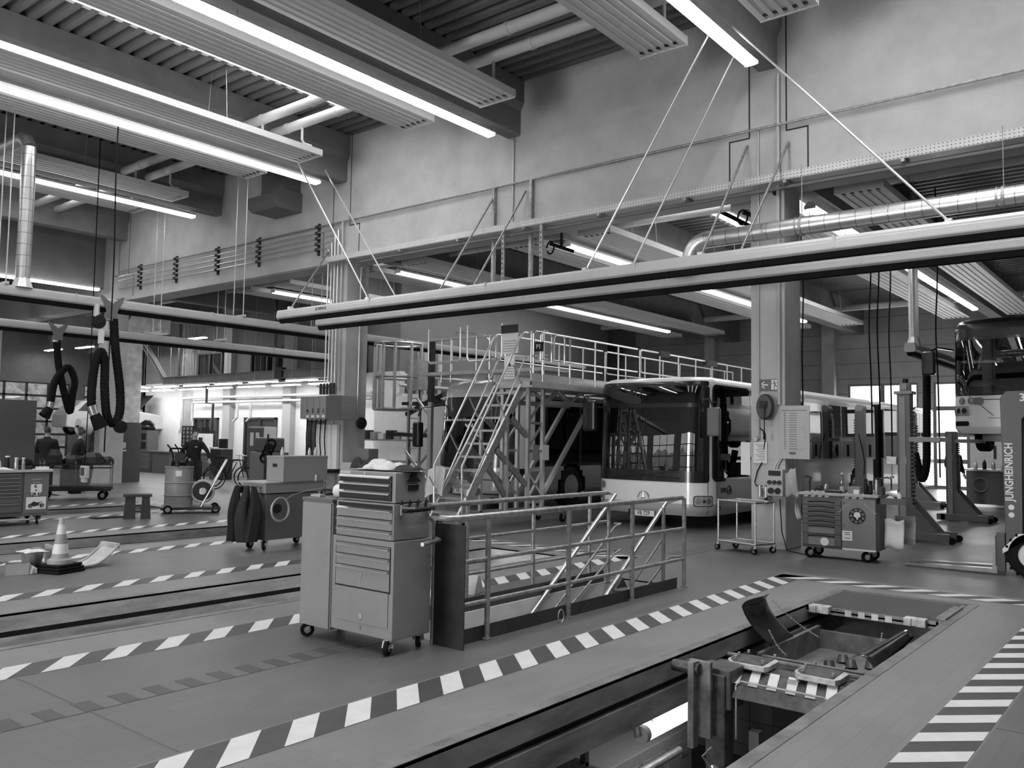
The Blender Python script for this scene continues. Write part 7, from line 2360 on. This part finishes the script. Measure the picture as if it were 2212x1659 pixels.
# bicycles
def bike(x, y, rz, label):
    r = thing('bicycle', label, 'bicycle', (x, y, 0), rz)
    for xx in (-.52, .52):
        mb = MB(); mb.tube(torus_pts((xx, 0, .33), .32, 28, 'xz'), .018, n=6, closed=True); w = mb.build('tyre', black_m, r, smooth=True)
        mb = MB()
        for a in range(0, 360, 30):
            mb.cyl((xx, 0, .33), (xx + .3 * math.cos(R(a)), 0, .33 + .3 * math.sin(R(a))), .003, n=3)
        mb.tube(torus_pts((xx, 0, .33), .30, 24, 'xz'), .008, n=5, closed=True); mb.build('spoked_rim', galv, w)
    mb = MB(); mb.tube([(.52, 0, .33), (.1, 0, .3), (-.15, 0, .82), (.3, 0, .85), (.1, 0, .3)], .018, n=6); mb.tube([(-.52, 0, .33), (-.36, 0, .88), (.3, 0, .85)], .018, n=6); mb.tube([(.52, 0, .33), (.28, 0, .8)], .014, n=6); mb.build('frame', black_p, r, smooth=True)
    mb = MB(); mb.tube([(-.36, 0, .88), (-.34, 0, 1.02), (-.36, -.28, 1.02)], .014, n=6); mb.tube([(-.34, 0, 1.02), (-.36, .28, 1.02)], .014, n=6); mb.build('handlebar', galv, r, smooth=True)
    mb = MB(); mb.box(.2, .46, -.07, .07, .93, .98); mb.build('saddle', black_m, r, bevel=.02)
bike(15.6, 24.1, R(120), 'black bicycle leaning in front of the standing desk'); bike(15.2, 23.3, R(165), 'second bicycle parked nearer the metal box')
# black gas bottle carts
def handcart(x, y, rz, label):
    r = thing('hand_cart', label, 'trolley', (x, y, 0), rz)
    mb = MB()
    for s in (-.3, .3):
        mb.tube([(0, s, .15), (.05, s, .9), (.15, s, 1.15), (.35, s, 1.3)], .025, n=6)
    mb.build('cart_handle', black_p, r, smooth=True)
    mb = MB(); mb.box(-.35, .1, -.35, .35, .2, .75); mb.build('cart_box', black_m, r, bevel=.04)
    for s in (-.38, .38):
        mb = MB(); mb.cyl((0, s - .03, .16), (0, s + .03, .16), .16, n=18); mb.build('cart_wheel', black_m, r, smooth=True)
handcart(15.2, 26.2, R(-160), 'black hand cart with curved handles in front of the workbenches')
handcart(15.9, 27.0, R(-150), 'black hand cart behind the first, beside the standing person')
# ladder in the far corner
r = thing('step_ladder', 'bright aluminium ladder leaning beside the foil-wrapped duct', 'ladder', (15.3, 30.6, 0))
for s in (-.2, .2):
    mb = MB(); mb.bar((0, s, 0), (.3, s, 2.9), .04, .03); mb.build('ladder_rail', steel_b, r)
for i in range(9):
    mb = MB(); mb.cyl((.03 + .03 * i, -.2, .3 + .29 * i), (.03 + .03 * i, .2, .3 + .29 * i), .015, n=6); mb.build('rung', alu, r)
handcart(13.4, 29.6, R(30), 'small dark trolley standing beside the foil-wrapped duct')
# media cabinet with numbers on the pipe-clad pillar
r = thing('media_cabinet', 'steel hose-outlet cabinet numbered 4 3 2 1 on the pipe-clad pillar', 'cabinet', (12.85, 16.45, 2.35))
mb = MB(); mb.box(-.0, .45, -1.05, .45, -.27, .27); mb.build('cabinet_case', mat('brushed_case', .5, .35, .7, var=.1, stretch=(1, 1, 12)), r, bevel=.005)
mb = MB()
for i in range(5):
    y = .45 - .24 * i
    mb.box(-.003, .0, y - .004, y + .004, -.26, .26)
mb.box(-.004, .0, -1.05, -.5, -.27, .27); mb.build('door_gap', mat('case_dark', .18, .3, .5), r)
for i, c in enumerate('4321'):
    text('outlet_number', c, .13, black_p, r, (-.008, .18 - .2 * i, -.08), ROT_NX, bold=.003)
    mb = MB(); mb.box(-.006, 0, .13 - .2 * i, .23 - .2 * i, -.24, -.18); mb.build('outlet_label', lamp_white, r)
for i in range(5):
    o = hose('media_hose', [(12.95, 16.75 - .17 * i, 2.08), (12.93, 16.75 - .17 * i, 1.6), (12.95, 16.73 - .17 * i, 1.25)], .014, 'black hose hanging below the numbered cabinet', ribs=False, n=6); o['group'] = 'hoses below the numbered cabinet'
    item('dispense_gun', lambda b, i=i: (b.tube([(12.95, 16.73 - .17 * i, 1.3), (12.93, 16.74 - .17 * i, 1.1), (12.95, 16.70 - .17 * i, .95)], .016, n=6), b.tube(torus_pts((12.95, 16.70 - .17 * i, 1.16), .035, 8, 'yz', .06), .008, n=5, closed=True)), dark_metal, 'dispensing gun at the end of a hose below the numbered cabinet', 'tool')['group'] = 'dispensing guns'
for i in range(5):
    item('valve', lambda b, i=i: (b.cyl((13.2, 16.12 + .12 * i, 2.68), (13.2, 16.12 + .12 * i, 2.95), .035, n=8), b.bar((13.16, 16.1 + .12 * i, 2.85), (13.1, 16.16 + .12 * i, 2.88), .02, .02)), dark_metal, 'stop valve above the numbered cabinet on the pipe-clad pillar', 'valve')['group'] = 'valves above the numbered cabinet'
item('white_board', lambda b: b.box(13.2, 13.28, 15.95, 16.75, .9, 1.95), white_wall, 'white backing board behind the dispensing guns on the pipe-clad pillar', 'board')
item('drip_shelf', lambda b: (b.box(12.7, 13.28, 15.8, 16.9, .82, .9), b.box(12.7, 13.28, 15.8, 16.9, .3, .34), b.box(12.72, 12.76, 15.85, 15.9, 0, .85), b.box(12.72, 12.76, 16.8, 16.85, 0, .85)), dark_metal, 'dark drip shelf below the dispensing guns at the pipe-clad pillar', 'shelf')
# things right of the pipe-clad pillar
item('cable_reel', lambda b: b.lathe([(0, -.06), (.13, -.05), (.15, 0), (.13, .05), (0, .06)], (13.75, 15.72, 2.0), 20, axis='y'), black_p, 'black cable reel on the side face of the pipe-clad pillar', 'reel', smooth=True)
cube('steel_cabinet', 12.2, 13.5, 0, .5, .75, 1.05, mat('cab_mid', .14, .45), 'dark cabinet with handles left of the tall bus front', 'cabinet')
cube('monitor_box', 13.4, 15.1, .95, .3, .45, .45, mat('mon_grey', .18, .5), 'grey box-shaped monitor standing near the pipe-clad pillar', 'monitor')
cube('cabinet_stand', 13.4, 15.1, 0, .45, .7, .95, dark_metal, 'dark stand below the grey monitor near the pipe-clad pillar', 'cabinet')
item('wall_shelf', lambda b: (b.box(18.2, 18.6, 18.6, 21.0, 1.55, 1.6), b.box(18.2, 18.6, 18.6, 21.0, .9, .95), b.box(18.2, 18.25, 18.6, 18.65, 0, 1.6), b.box(18.2, 18.25, 20.9, 20.95, 0, 1.6)), galv_d, 'open steel shelf behind the caged ladder', 'shelf')
for i in range(6):
    item('parts_box', lambda b, i=i: b.box(18.25, 18.5, 18.75 + .36 * i, 19.0 + .36 * i, 1.6, 1.6 + .18 + .05 * (i % 3)), (lamp_white, galv, dark_metal)[i % 3], 'box standing on the open steel shelf behind the caged ladder', 'box')['group'] = 'boxes on the open shelf'
struct(MB().box(19.0, 19.2, 17.4, 21.1, 0, 3.0), 'wall_partition', white_wall)

# ---------------------------------------------------------------- drum on its trolley
r = thing('drum_trolley', 'grey ribbed drum on a wheeled trolley with hose reel and tall handle', 'drum trolley', (9.85, 17.05, 0), R(60))
dm = mat('drum_grey', .24, .4, var=.06)
mb = MB(); mb.lathe([(.28, .12), (.29, .13), (.285, .15), (.285, .36), (.30, .375), (.285, .39), (.285, .63), (.30, .645), (.285, .66), (.285, .95), (.295, .96), (.295, .98), (.27, .98), (.27, .96), (0, .96)], n=32); mb.build('drum', dm, r, smooth=True)
mb = MB(); mb.box(-.36, .36, -.85, .34, .08, .13); mb.build('platform', dark_metal, r)
for x, y in ((-.36, .2), (.36, .2), (-.3, -.75), (.3, -.75)):
    mb = MB(); mb.cyl((x - .03, y, .09), (x + .03, y, .09), .09, n=18); w = mb.build('wheel', black_m, r, smooth=True); mb = MB(); mb.cyl((x - .035, y, .09), (x + .035, y, .09), .05, n=14); mb.build('hub', galv, w)
mb = MB()
for x in (-.22, .22):
    mb.tube([(x, -.45, .12), (x, -.95, 1.12)], .018, n=8)
mb.tube([(-.22, -.95, 1.12), (.22, -.95, 1.12)], .018, n=8); mb.build('handle_frame', alu, r, smooth=True)
mb = MB(); mb.lathe([(.08, -.09), (.24, -.09), (.24, -.07), (.09, -.06), (.09, .06), (.24, .07), (.24, .09), (.08, .09)], (0, -.48, .45), 26, axis='x'); q_ = mb.build('hose_reel', dark_metal, r, smooth=True)
mb = MB()
for x in (-.09, .09):
    mb.tube(torus_pts((x, -.48, .45), .225, 26, 'yz'), .026, n=6, closed=True)
mb.pieces('reel_rim', pipe_l, q_, smooth=True)
mb = MB(); mb.tube([(.1, -.1, 1.0), (.1, -.2, 1.25), (.0, -.3, 1.2), (-.05, -.33, .9), (.0, -.4, .4), (0, -.5, .15)], .018, n=6); mb.tube([(-.1, .2, 1.3), (.0, .2, 1.36), (.2, .0, 1.36), (.25, -.1, 1.28)], .022, n=6); mb.build('hose', black_m, r, smooth=True)
mb = MB(); mb.cyl((0, .05, .96), (0, .05, 1.25), .05, n=12); mb.box(-.1, .1, -.1, .1, 1.1, 1.25); mb.build('pump', dark_metal, r, smooth=False)
mb = MB(); mb.box(-.288, -.284, -.05, .07, .78, .9); mb.build('paper_label', lamp_white, r)
# black folding stool
r = thing('step_stool', 'black two-legged step stool standing alone on the floor between pits', 'stool', (8.62, 16.42, 0), R(62))
sm_ = mat('stool_dark', .03, .5)
mb = MB(); mb.box(-.19, .19, -.26, .26, .43, .48); mb.build('seat', sm_, r, bevel=.006)
for s in (-1, 1):
    mb = MB(); mb.prism([(.04, .43), (.22, .43), (.25, 0), (.03, 0)] if s > 0 else [(-.22, .43), (-.08, .43), (-.06, 0), (-.25, 0)], -.16, .16, 'x'); mb.build('leg_panel', sm_, r)
mb = MB(); mb.box(-.14, .14, -.2, .2, .12, .16); mb.build('cross_board', sm_, r)
mb = MB(); mb.box(7.95, 8.6, 16.7, 17.0, .0, .012); tag(mb.build('floor_mat', black_m), 'thin black mat lying beside the black step stool', 'mat')

# ---------------------------------------------------------------- left tool trolley with stickers
r = thing('tool_trolley', 'dark tool trolley with licence plate and motorcycle stickers at the left edge', 'tool trolley', (5.92, 16.45, 0), R(90))
tl = mat('trolley_left_grey', .10, .42)
mb = MB(); mb.box(.02, .65, -1.03, 1.6, .16, .95); mb.build('trolley_body', tl, r, bevel=.008)
mb = MB(); mb.box(-.03, .68, -1.08, 1.65, .95, .985); mb.build('top_board', MATS['wood_board'], r)
mb = MB(); mb.box(.0, .02, -1.02, -.60, .2, .93); mb.build('side_door', mat('trolley_left_door', .14, .42), r, bevel=.005)
mb = MB(); mb.box(.0, .02, -1.02, -.60, .17, .195); mb.box(-.002, .0, -.96, -.64, .21, .33); mb.build('door_fold', MATS['trolley_left_door'], r)
z = .92
for h in (.065, .065, .065, .065, .065, .065, .13, .16):
    mb = MB(); mb.box(.0, .02, -.57, 1.55, z - h + .004, z - .004); d = mb.build('drawer', tl, r)
    mb = MB(); mb.box(-.015, .0, -.54, 1.5, z - .018, z - .008); mb.build('drawer_pull', alu, d); z -= h
mb = MB(); mb.box(-.005, .0, -.90, -.71, .52, .73); o = mb.build('plate_sticker', lamp_white, r)
text('sticker_text', 'K', .07, black_p, o, (-.008, -.79, .69), ROT_NX, bold=.002); text('sticker_text', 'QR 62', .075, black_p, o, (-.008, -.80, .55), ROT_NX, bold=.002)
mb = MB(); mb.cyl((-.007, -.8, .62), (-.004, -.8, .62), .014, n=12); mb.build('seal_dot', dark_metal, o)
mb = MB(); mb.box(-.005, .0, -.89, -.73, .80, .83); mb.box(-.005, .0, -.86, -.74, .75, .78); mb.build('small_sticker', galv, r)
mb = MB(); mb.box(-.005, .0, -.98, -.64, .28, .50); o = mb.build('motorcycle_sticker', lamp_white, r)
mb = MB()
for y in (-.71, -.91):
    mb.tube(torus_pts((-.008, y, .345), .030, 16, 'yz'), .008, n=5, closed=True); mb.tube(torus_pts((-.008, y, .345), .010, 10, 'yz'), .004, n=5, closed=True)
T = lambda y, z_: (-.71 + (y + .37) * .444, .345 + (z_ - .235) * .62)
mb.prism([T(*q) for q in ((-.40, .30), (-.50, .36), (-.58, .33), (-.66, .32), (-.84, .35), (-.72, .30), (-.68, .24), (-.5, .21), (-.45, .26))], -.009, -.006, 'x')
mb.bar((-.008, -.725, .39), (-.008, -.71, .345), .003, .008); mb.bar((-.008, -.86, .36), (-.008, -.91, .345), .003, .009)
mb.build('motorcycle_picture', dark_metal, o)
for x, y in ((.12, -.9), (.52, -.9), (.12, 1.4), (.52, 1.4)):
    swivel(r, x, y, .08, .165, 2.6, )
mb = MB(); mb.box(.02, .6, -.6, 1.2, .10, .13); mb.tube([(.0, -.75, .16), (.0, -.7, .1), (.0, 1.0, .1)], .016, n=6); mb.build('under_rail', lgl, r)
for i, (x, y, h, rr, m, lab) in enumerate(((5.95, 16.7, .17, .055, lamp_white, 'white beaker on the left trolley top'), (5.62, 16.75, .18, .06, lamp_white, 'white mug at the far left of the left trolley top'), (6.33, 16.75, .25, .042, black_p, 'dark spray can on the left trolley top'), (6.43, 16.62, .22, .034, galv, 'silver can on the left trolley top'), (6.55, 16.62, .22, .03, galv_d, 'slim grey can beside the black cap on the left trolley'))):
    bottle(x, y, .986, h, rr, m, lab, neck=.8)
item('baseball_cap', lambda b: (b.lathe([(.13, 0), (.13, .04), (.10, .09), (.05, .12), (0, .125)], (6.68, 16.85, 1.06), 16), b.box(6.75, 6.9, 16.7, 16.85, 1.06, 1.075)), black_m, 'dark cap lying on the stack at the right of the left trolley', 'cap', smooth=True)
item('black_pouch', lambda b: b.box(6.52, 6.88, 16.72, 17.0, .986, 1.06), dark_metal, 'dark pouch stack under the cap on the left trolley', 'pouch', bevel=.02)
item('paper_pad', lambda b: (b.box(6.72, 7.0, 16.45, 16.65, .986, 1.0), b.box(6.76, 6.95, 16.5, 16.62, 1.0, 1.04)), lamp_white, 'white paper pad at the right end of the left trolley', 'paper')
cloth('rag', 6.18, 16.6, .986, .34, .2, .05, 31, lamp_white, 'white cloth spread over the middle of the left trolley top', 'rag', n=16)
cloth('rag', 6.15, 16.85, .986, .22, .2, .22, 33, wc, 'pale upright rag lump in the middle of the left trolley', 'rag', n=16)
# big panel at the left picture edge
item('partition_screen', lambda b: b.box(6.3, 8.1, 20.0, 20.08, 0, 2.36), mat('screen_grey', .10, .6), 'dark grey partition screen behind the left trolley', 'partition')
# parts cart with the floodlight
r = thing('parts_cart', 'flat dark parts cart loaded with machine parts by the third pillar', 'cart', (9.9, 21.9, 0), R(60))
mb = MB(); mb.box(-.35, .35, -.8, .8, .28, .34); mb.build('cart_bed', dark_metal, r); mb = MB(); mb.box(-.35, .35, -.8, .8, .86, .89); mb.build('cart_shelf', dark_metal, r)
for x in (-.33, .33):
    for y in (-.78, 0, .78):
        mb = MB(); mb.cyl((x, y, .3), (x, y, .95), .015, n=6); mb.build('cart_post', galv_d, r)
mb = MB(); mb.tube([(-.36, -.8, .25), (-.36, .8, .25), (.36, .8, .25), (.36, -.8, .25)], .025, n=6, closed=True); mb.tube([(-.34, -.8, .8), (-.34, .8, .8)], .018, n=6); mb.build('cart_frame', black_p, r)
for x, y in ((-.25, -.65), (-.25, .65), (.25, -.65), (.25, .65)):
    swivel(r, x, y, .11, .26, 2.0)
mb = MB(); mb.box(-.3, .2, -.3, .35, .34, .75); mb.build('grey_box', mk, r, bevel=.01)
for i, (x, y, sx, sy, h) in enumerate(((-.1, .5, .2, .2, .35), (.0, .1, .25, .3, .2), (-.05, -.35, .3, .35, .28), (.1, -.65, .2, .15, .18))):
    o = MB().lathe([(0, 0), (sx, 0), (sx * .9, h * .6), (sx * .5, h), (0, h)], n=7).build('machine_part', dark_metal, bevel=.01)
    o.location = Vector((9.9, 21.9, .89)) + Matrix.Rotation(R(60), 3, 'Z') @ Vector((x, y, 0))
    tag(o, ('round machine part at the far end of the parts cart', 'low machine part in the middle of the parts cart', 'wide machine part on the near half of the parts cart', 'small machine part at the near end of the parts cart')[i], 'machine part')
r = thing('floodlight', 'white square work floodlight hung on a cable at the parts cart', 'light', (9.16, 19.9, .77))
mb = MB(); mb.box(-.05, .05, -.14, .14, -.14, .14); mb.box(-.04, .04, -.1, .1, -.24, -.12); mb.build('housing', lamp_white, r, bevel=.02); mb = MB(); mb.box(-.056, -.05, -.09, .09, -.08, .10); mb.build('lens', mat('lens_grey', .12, .3), r)
mb = MB(); mb.tube([(0, 0, .14), (0, 0, .5), (.02, 0, 2.0), (0.0, 0, 8.9)], .012, n=5); mb.build('hanging_cable', black_m, r)
# paper roll and notices on the third pillar
r = thing('paper_roll', 'thick white paper roll on a dark arm at the third pillar', 'roll', (12.8, 28.0, 1.85))
mb = MB(); mb.lathe([(.06, -.18), (.26, -.18), (.26, .18), (.06, .18)], n=26, axis='x'); mb.build('roll_body', lamp_white, r, smooth=True); mb = MB(); mb.cyl((-.25, 0, 0), (.5, 0, 0), .03, n=8); mb.build('roll_arm', black_p, r)
item('notice_sheet', lambda b: b.box(13.28, 13.306, 27.95, 28.13, 1.1, 1.6), MATS['board_pale'], 'pale notice on the front of the third pillar', 'notice')
item('wall_phone', lambda b: (b.box(14.1, 14.26, 28.1, 28.2, 1.15, 1.35), b.box(14.04, 14.26, 28.05, 28.2, 1.05, 1.1)), lamp_white, 'small white device on a bracket beside the third pillar', 'device')
# ---------------------------------------------------------------- hoses on the two extraction rails
def carriage(x, y, z, label, m=mat('carriage_grey', .16, .5)):
    r = thing('rail_carriage', label, 'carriage', (x, y, z))
    mb = MB(); mb.prism([(-.26, .30), (-.2, .30), (0, .14), (.2, .30), (.26, .30), (.12, .0), (.12, -.15), (-.12, -.15), (-.12, 0)], -.125, -.118, 'y'); mb.prism([(-.26, .30), (-.2, .30), (0, .14), (.2, .30), (.26, .30), (.12, .0), (.12, -.15), (-.12, -.15), (-.12, 0)], .118, .125, 'y'); mb.build('side_plate', m, r)
    mb = MB(); mb.cyl((0, 0, -.2), (0, 0, .0), .09, n=14); mb.build('hose_spigot', galv, r, smooth=True)
    return r
carriage(8.45, 17.6, 4.2, 'grey butterfly-shaped carriage on the near rail holding the big looped hose')
carriage(9.52, 22.6, 4.15, 'grey butterfly-shaped carriage on the far rail holding the open looped hose')
hose('exhaust_hose', [(8.55, 17.6, 4.05), (8.62, 17.6, 3.4), (8.74, 17.58, 2.6), (8.74, 17.55, 2.1), (8.60, 17.52, 1.87), (8.45, 17.5, 2.05), (8.38, 17.5, 2.6), (8.36, 17.5, 3.1), (8.27, 17.5, 3.34), (8.17, 17.5, 3.1), (8.12, 17.5, 2.6), (8.12, 17.48, 2.2)], .085, 'thick black exhaust hose hanging in a long loop from the near rail')
r = thing('exhaust_nozzle', 'dark rubber exhaust nozzle with bright collar at the end of the near hose', 'nozzle', (8.12, 17.48, 2.2))
mb = MB(); mb.cyl((0, 0, .02), (.06, -.02, -.16), .095, .09, n=18); mb.build('collar', steel_b, r, smooth=True); mb = MB(); mb.cyl((.06, -.02, -.16), (.20, -.05, -.42), .10, .15, n=18); mb.build('funnel', black_m, r, smooth=True)
hose('exhaust_hose', [(9.55, 22.6, 4.0), (9.62, 22.6, 3.4), (9.78, 22.58, 2.7), (9.93, 22.55, 2.2), (9.98, 22.55, 2.6), (10.02, 22.55, 3.0), (9.86, 22.55, 3.32), (9.68, 22.55, 3.2), (9.52, 22.55, 2.9), (9.44, 22.5, 2.4)], .085, 'thick black exhaust hose hanging in an open loop from the far rail')
r = thing('exhaust_nozzle', 'dark rubber exhaust nozzle at the end of the far hose', 'nozzle', (9.44, 22.5, 2.4))
mb = MB(); mb.cyl((0, 0, .02), (-.03, 0, -.14), .095, .09, n=18); mb.build('collar', steel_b, r, smooth=True); mb = MB(); mb.cyl((-.03, 0, -.14), (-.15, -.02, -.34), .10, .14, n=18); mb.build('funnel', black_m, r, smooth=True)
r = thing('balancer', 'black disc-shaped spring balancer beside the near hose carriage', 'balancer', (8.2, 17.5, 3.95))
mb = MB(); mb.lathe([(0, -.05), (.13, -.04), (.15, 0), (.13, .04), (0, .05)], n=20, axis='y'); mb.build('disc', black_p, r, smooth=True); mb = MB(); mb.cyl((0, 0, .14), (.0, 0, .34), .008, n=5); mb.box(-.1, -.03, -.04, .04, .0, .35); mb.box(.02, .1, -.05, .05, -.45, -.17); mb.build('hook', lamp_white, r)
item('balancer', lambda b: (b.lathe([(0, -.05), (.13, -.04), (.13, .04), (0, .05)], (8.72, 17.45, 1.8), 18, axis='y'), b.cyl((8.72, 17.45, 1.9), (8.70, 17.5, 2.2), .008, n=5)), black_p, 'dark disc hanging at the bottom of the near hose loop', 'balancer', smooth=True)
hose('hanging_cable', [(7.95, 16.5, 9.0), (7.93, 16.5, 7), (7.97, 16.5, 5), (7.96, 16.5, 3), (7.95, 16.5, 1.3)], .013, 'long dark cable hanging from the high roof in front of the near rail', ribs=False, n=6)['category'] = 'cable'
for (x, y) in ((7.3, 16.9), (5.0, 16.2), (6.0, 12.0)):
    hose('hanging_cable', [(x, y, 9.0), (x, y, 7.9), (x, y, 7.9 if x > 6.5 else 7.85)], .006, 'thin wire hanging from the high roof', ribs=False, n=4)
    bpy.data.objects[-1]
for o in [o for o in COL.objects if o.get('label') == 'thin wire hanging from the high roof']:
    o['category'] = 'wire'; o['group'] = 'thin roof wires'

# ---------------------------------------------------------------- white car on a lift in the far left
r = thing('raised_car', 'white car with open bonnet raised on a lift before the far gate', 'car', (15.95, 37.2, 1.62), R(-3))
carw = mat('car_white', .62, .25, coat=.5)
def carbody():
    prof = [(0.0, .35), (.02, .75), (.15, .92), (.55, 1.30), (1.0, 1.42), (2.0, 1.44), (2.6, 1.25), (3.05, .98), (3.9, .86), (4.2, .70), (4.25, .35)]
    lo = [(4.25, .22), (3.75, .20), (3.72, .42), (3.55, .58), (3.3, .60), (3.08, .45), (3.02, .20), (1.15, .20), (1.1, .45), (.9, .60), (.65, .58), (.46, .42), (.42, .22), (0.0, .25)]
    return prof + lo
mb = MB(); mb.prism(carbody(), -.80, .80, 'y'); mb.build('car_body', carw, r, bevel=.05)
mb = MB()
for y in (-.806, .80):
    mb.prism([(.45, .93), (.75, 1.28), (1.05, 1.36), (1.42, 1.37), (1.42, .93)], y, y + .006, 'y'); mb.prism([(1.52, .93), (1.52, 1.37), (2.0, 1.37), (2.75, .98), (2.75, .93)], y, y + .006, 'y')
mb.build('side_window', bus_black, r)
mb = MB(); mb.add([(2.62, -.7, 1.255), (2.62, .7, 1.255), (3.06, .7, 1.0), (3.06, -.7, 1.0)], [(0, 1, 2, 3)]); mb.build('windscreen', bus_black, r, solid=.01)
mb = MB(); mb.add([(3.0, -.7, .99), (3.0, .7, .99), (3.7, .65, 1.72), (3.7, -.65, 1.72)], [(0, 1, 2, 3)]); mb.build('bonnet', bus_black, r, solid=.03)
for x in (.78, 3.4):
    for y, s in ((-.82, -1), (.62, 1)):
        mb = MB(); mb.lathe([(.17, 0), (.30, 0), (.31, .03), (.31, .17), (.30, .2), (.17, .2)], (x, y, .22), 22, axis='y'); w = mb.build('tyre', black_m, r, smooth=True)
        mb = MB(); mb.lathe([(.19, 0.02), (.1, 0.0), (0, 0)] if s < 0 else [(.19, .18), (.1, .2), (0, .2)], (x, y, .22), 18, axis='y'); mb.build('rim', galv, w, smooth=True)
mb = MB(); mb.box(1.2, 3.0, -.83, -.81, .36, .40); mb.build('sill_strip', galv, r)
r = thing('car_lift', 'post lift carrying the raised white car', 'lift', (18.0, 37.2, 0))
for y in (-1.3, 1.3):
    mb = MB(); mb.box(-.15, .15, y - .1, y + .1, 0, 2.9); mb.build('lift_post', lg, r)
mb = MB(); mb.bar((0, -1.2, 1.72), (-1.0, -.5, 1.72), .1, .12); mb.bar((0, 1.2, 1.72), (-1.0, .5, 1.72), .1, .12); mb.bar((0, -1.2, 1.72), (1.0, -.5, 1.72), .1, .12); mb.bar((0, 1.2, 1.72), (1.0, .5, 1.72), .1, .12); mb.build('lift_arm', lg, r)
r = thing('parked_car', 'dark car nose partly hidden behind the partition screen on the far left', 'car', (11.2, 37.0, 0), R(0))
mb = MB(); mb.prism([(0, .3), (0, .8), (.8, .9), (1.4, 1.35), (2.8, 1.4), (3.4, 1.0), (4.1, .85), (4.2, .3)], -.8, .8, 'y'); mb.build('car_body', bus_black, r, bevel=.06)
mb = MB(); mb.lathe([(0, -.02), (.12, -.01), (.12, .01), (0, .02)], (3.95, -.81, .75), 16, axis='y'); mb.build('headlamp', chrome, r)
# bank of greenery and light ground outside the gates
leaf = mat('foliage', .42, .9, var=.5, scale=2.5)
def bank(nm, x0, x1, y, h, seed, label, axis='x'):
    def f(u, v):
        a = x0 + (x1 - x0) * u
        n_ = .6 * math.sin(a * .9 + seed) + .4 * math.sin(a * 2.3 + seed * 2) + .25 * math.sin(a * 5.1 + v * 9) + .15 * math.sin(a * 11 + v * 23)
        d = 3.5 * v + .5 * n_ * v
        z = h * v + .5 * n_ * v + .2 * math.sin(a * 7 + v * 31)
        return (a, y + d, z) if axis == 'x' else (y - d, a, z)
    mb = MB(); mb.grid(f, 120, 30)
    return tag(mb.build(nm, leaf, smooth=True), label, 'bushes', kind='stuff')
bank('bushes', -2, 34, 46.5, 5.5, 1.0, 'bank of pale bushes outside the far left gates')
bank('bushes', -14, 46, -24.0, 4.2, 2.3, 'bank of bushes outside the front gates behind the photographer', 'y')
struct(MB().box(-60, 80, -50, 90, -3.0, -2.9), 'ground', mat('outside_ground', .4, .9))
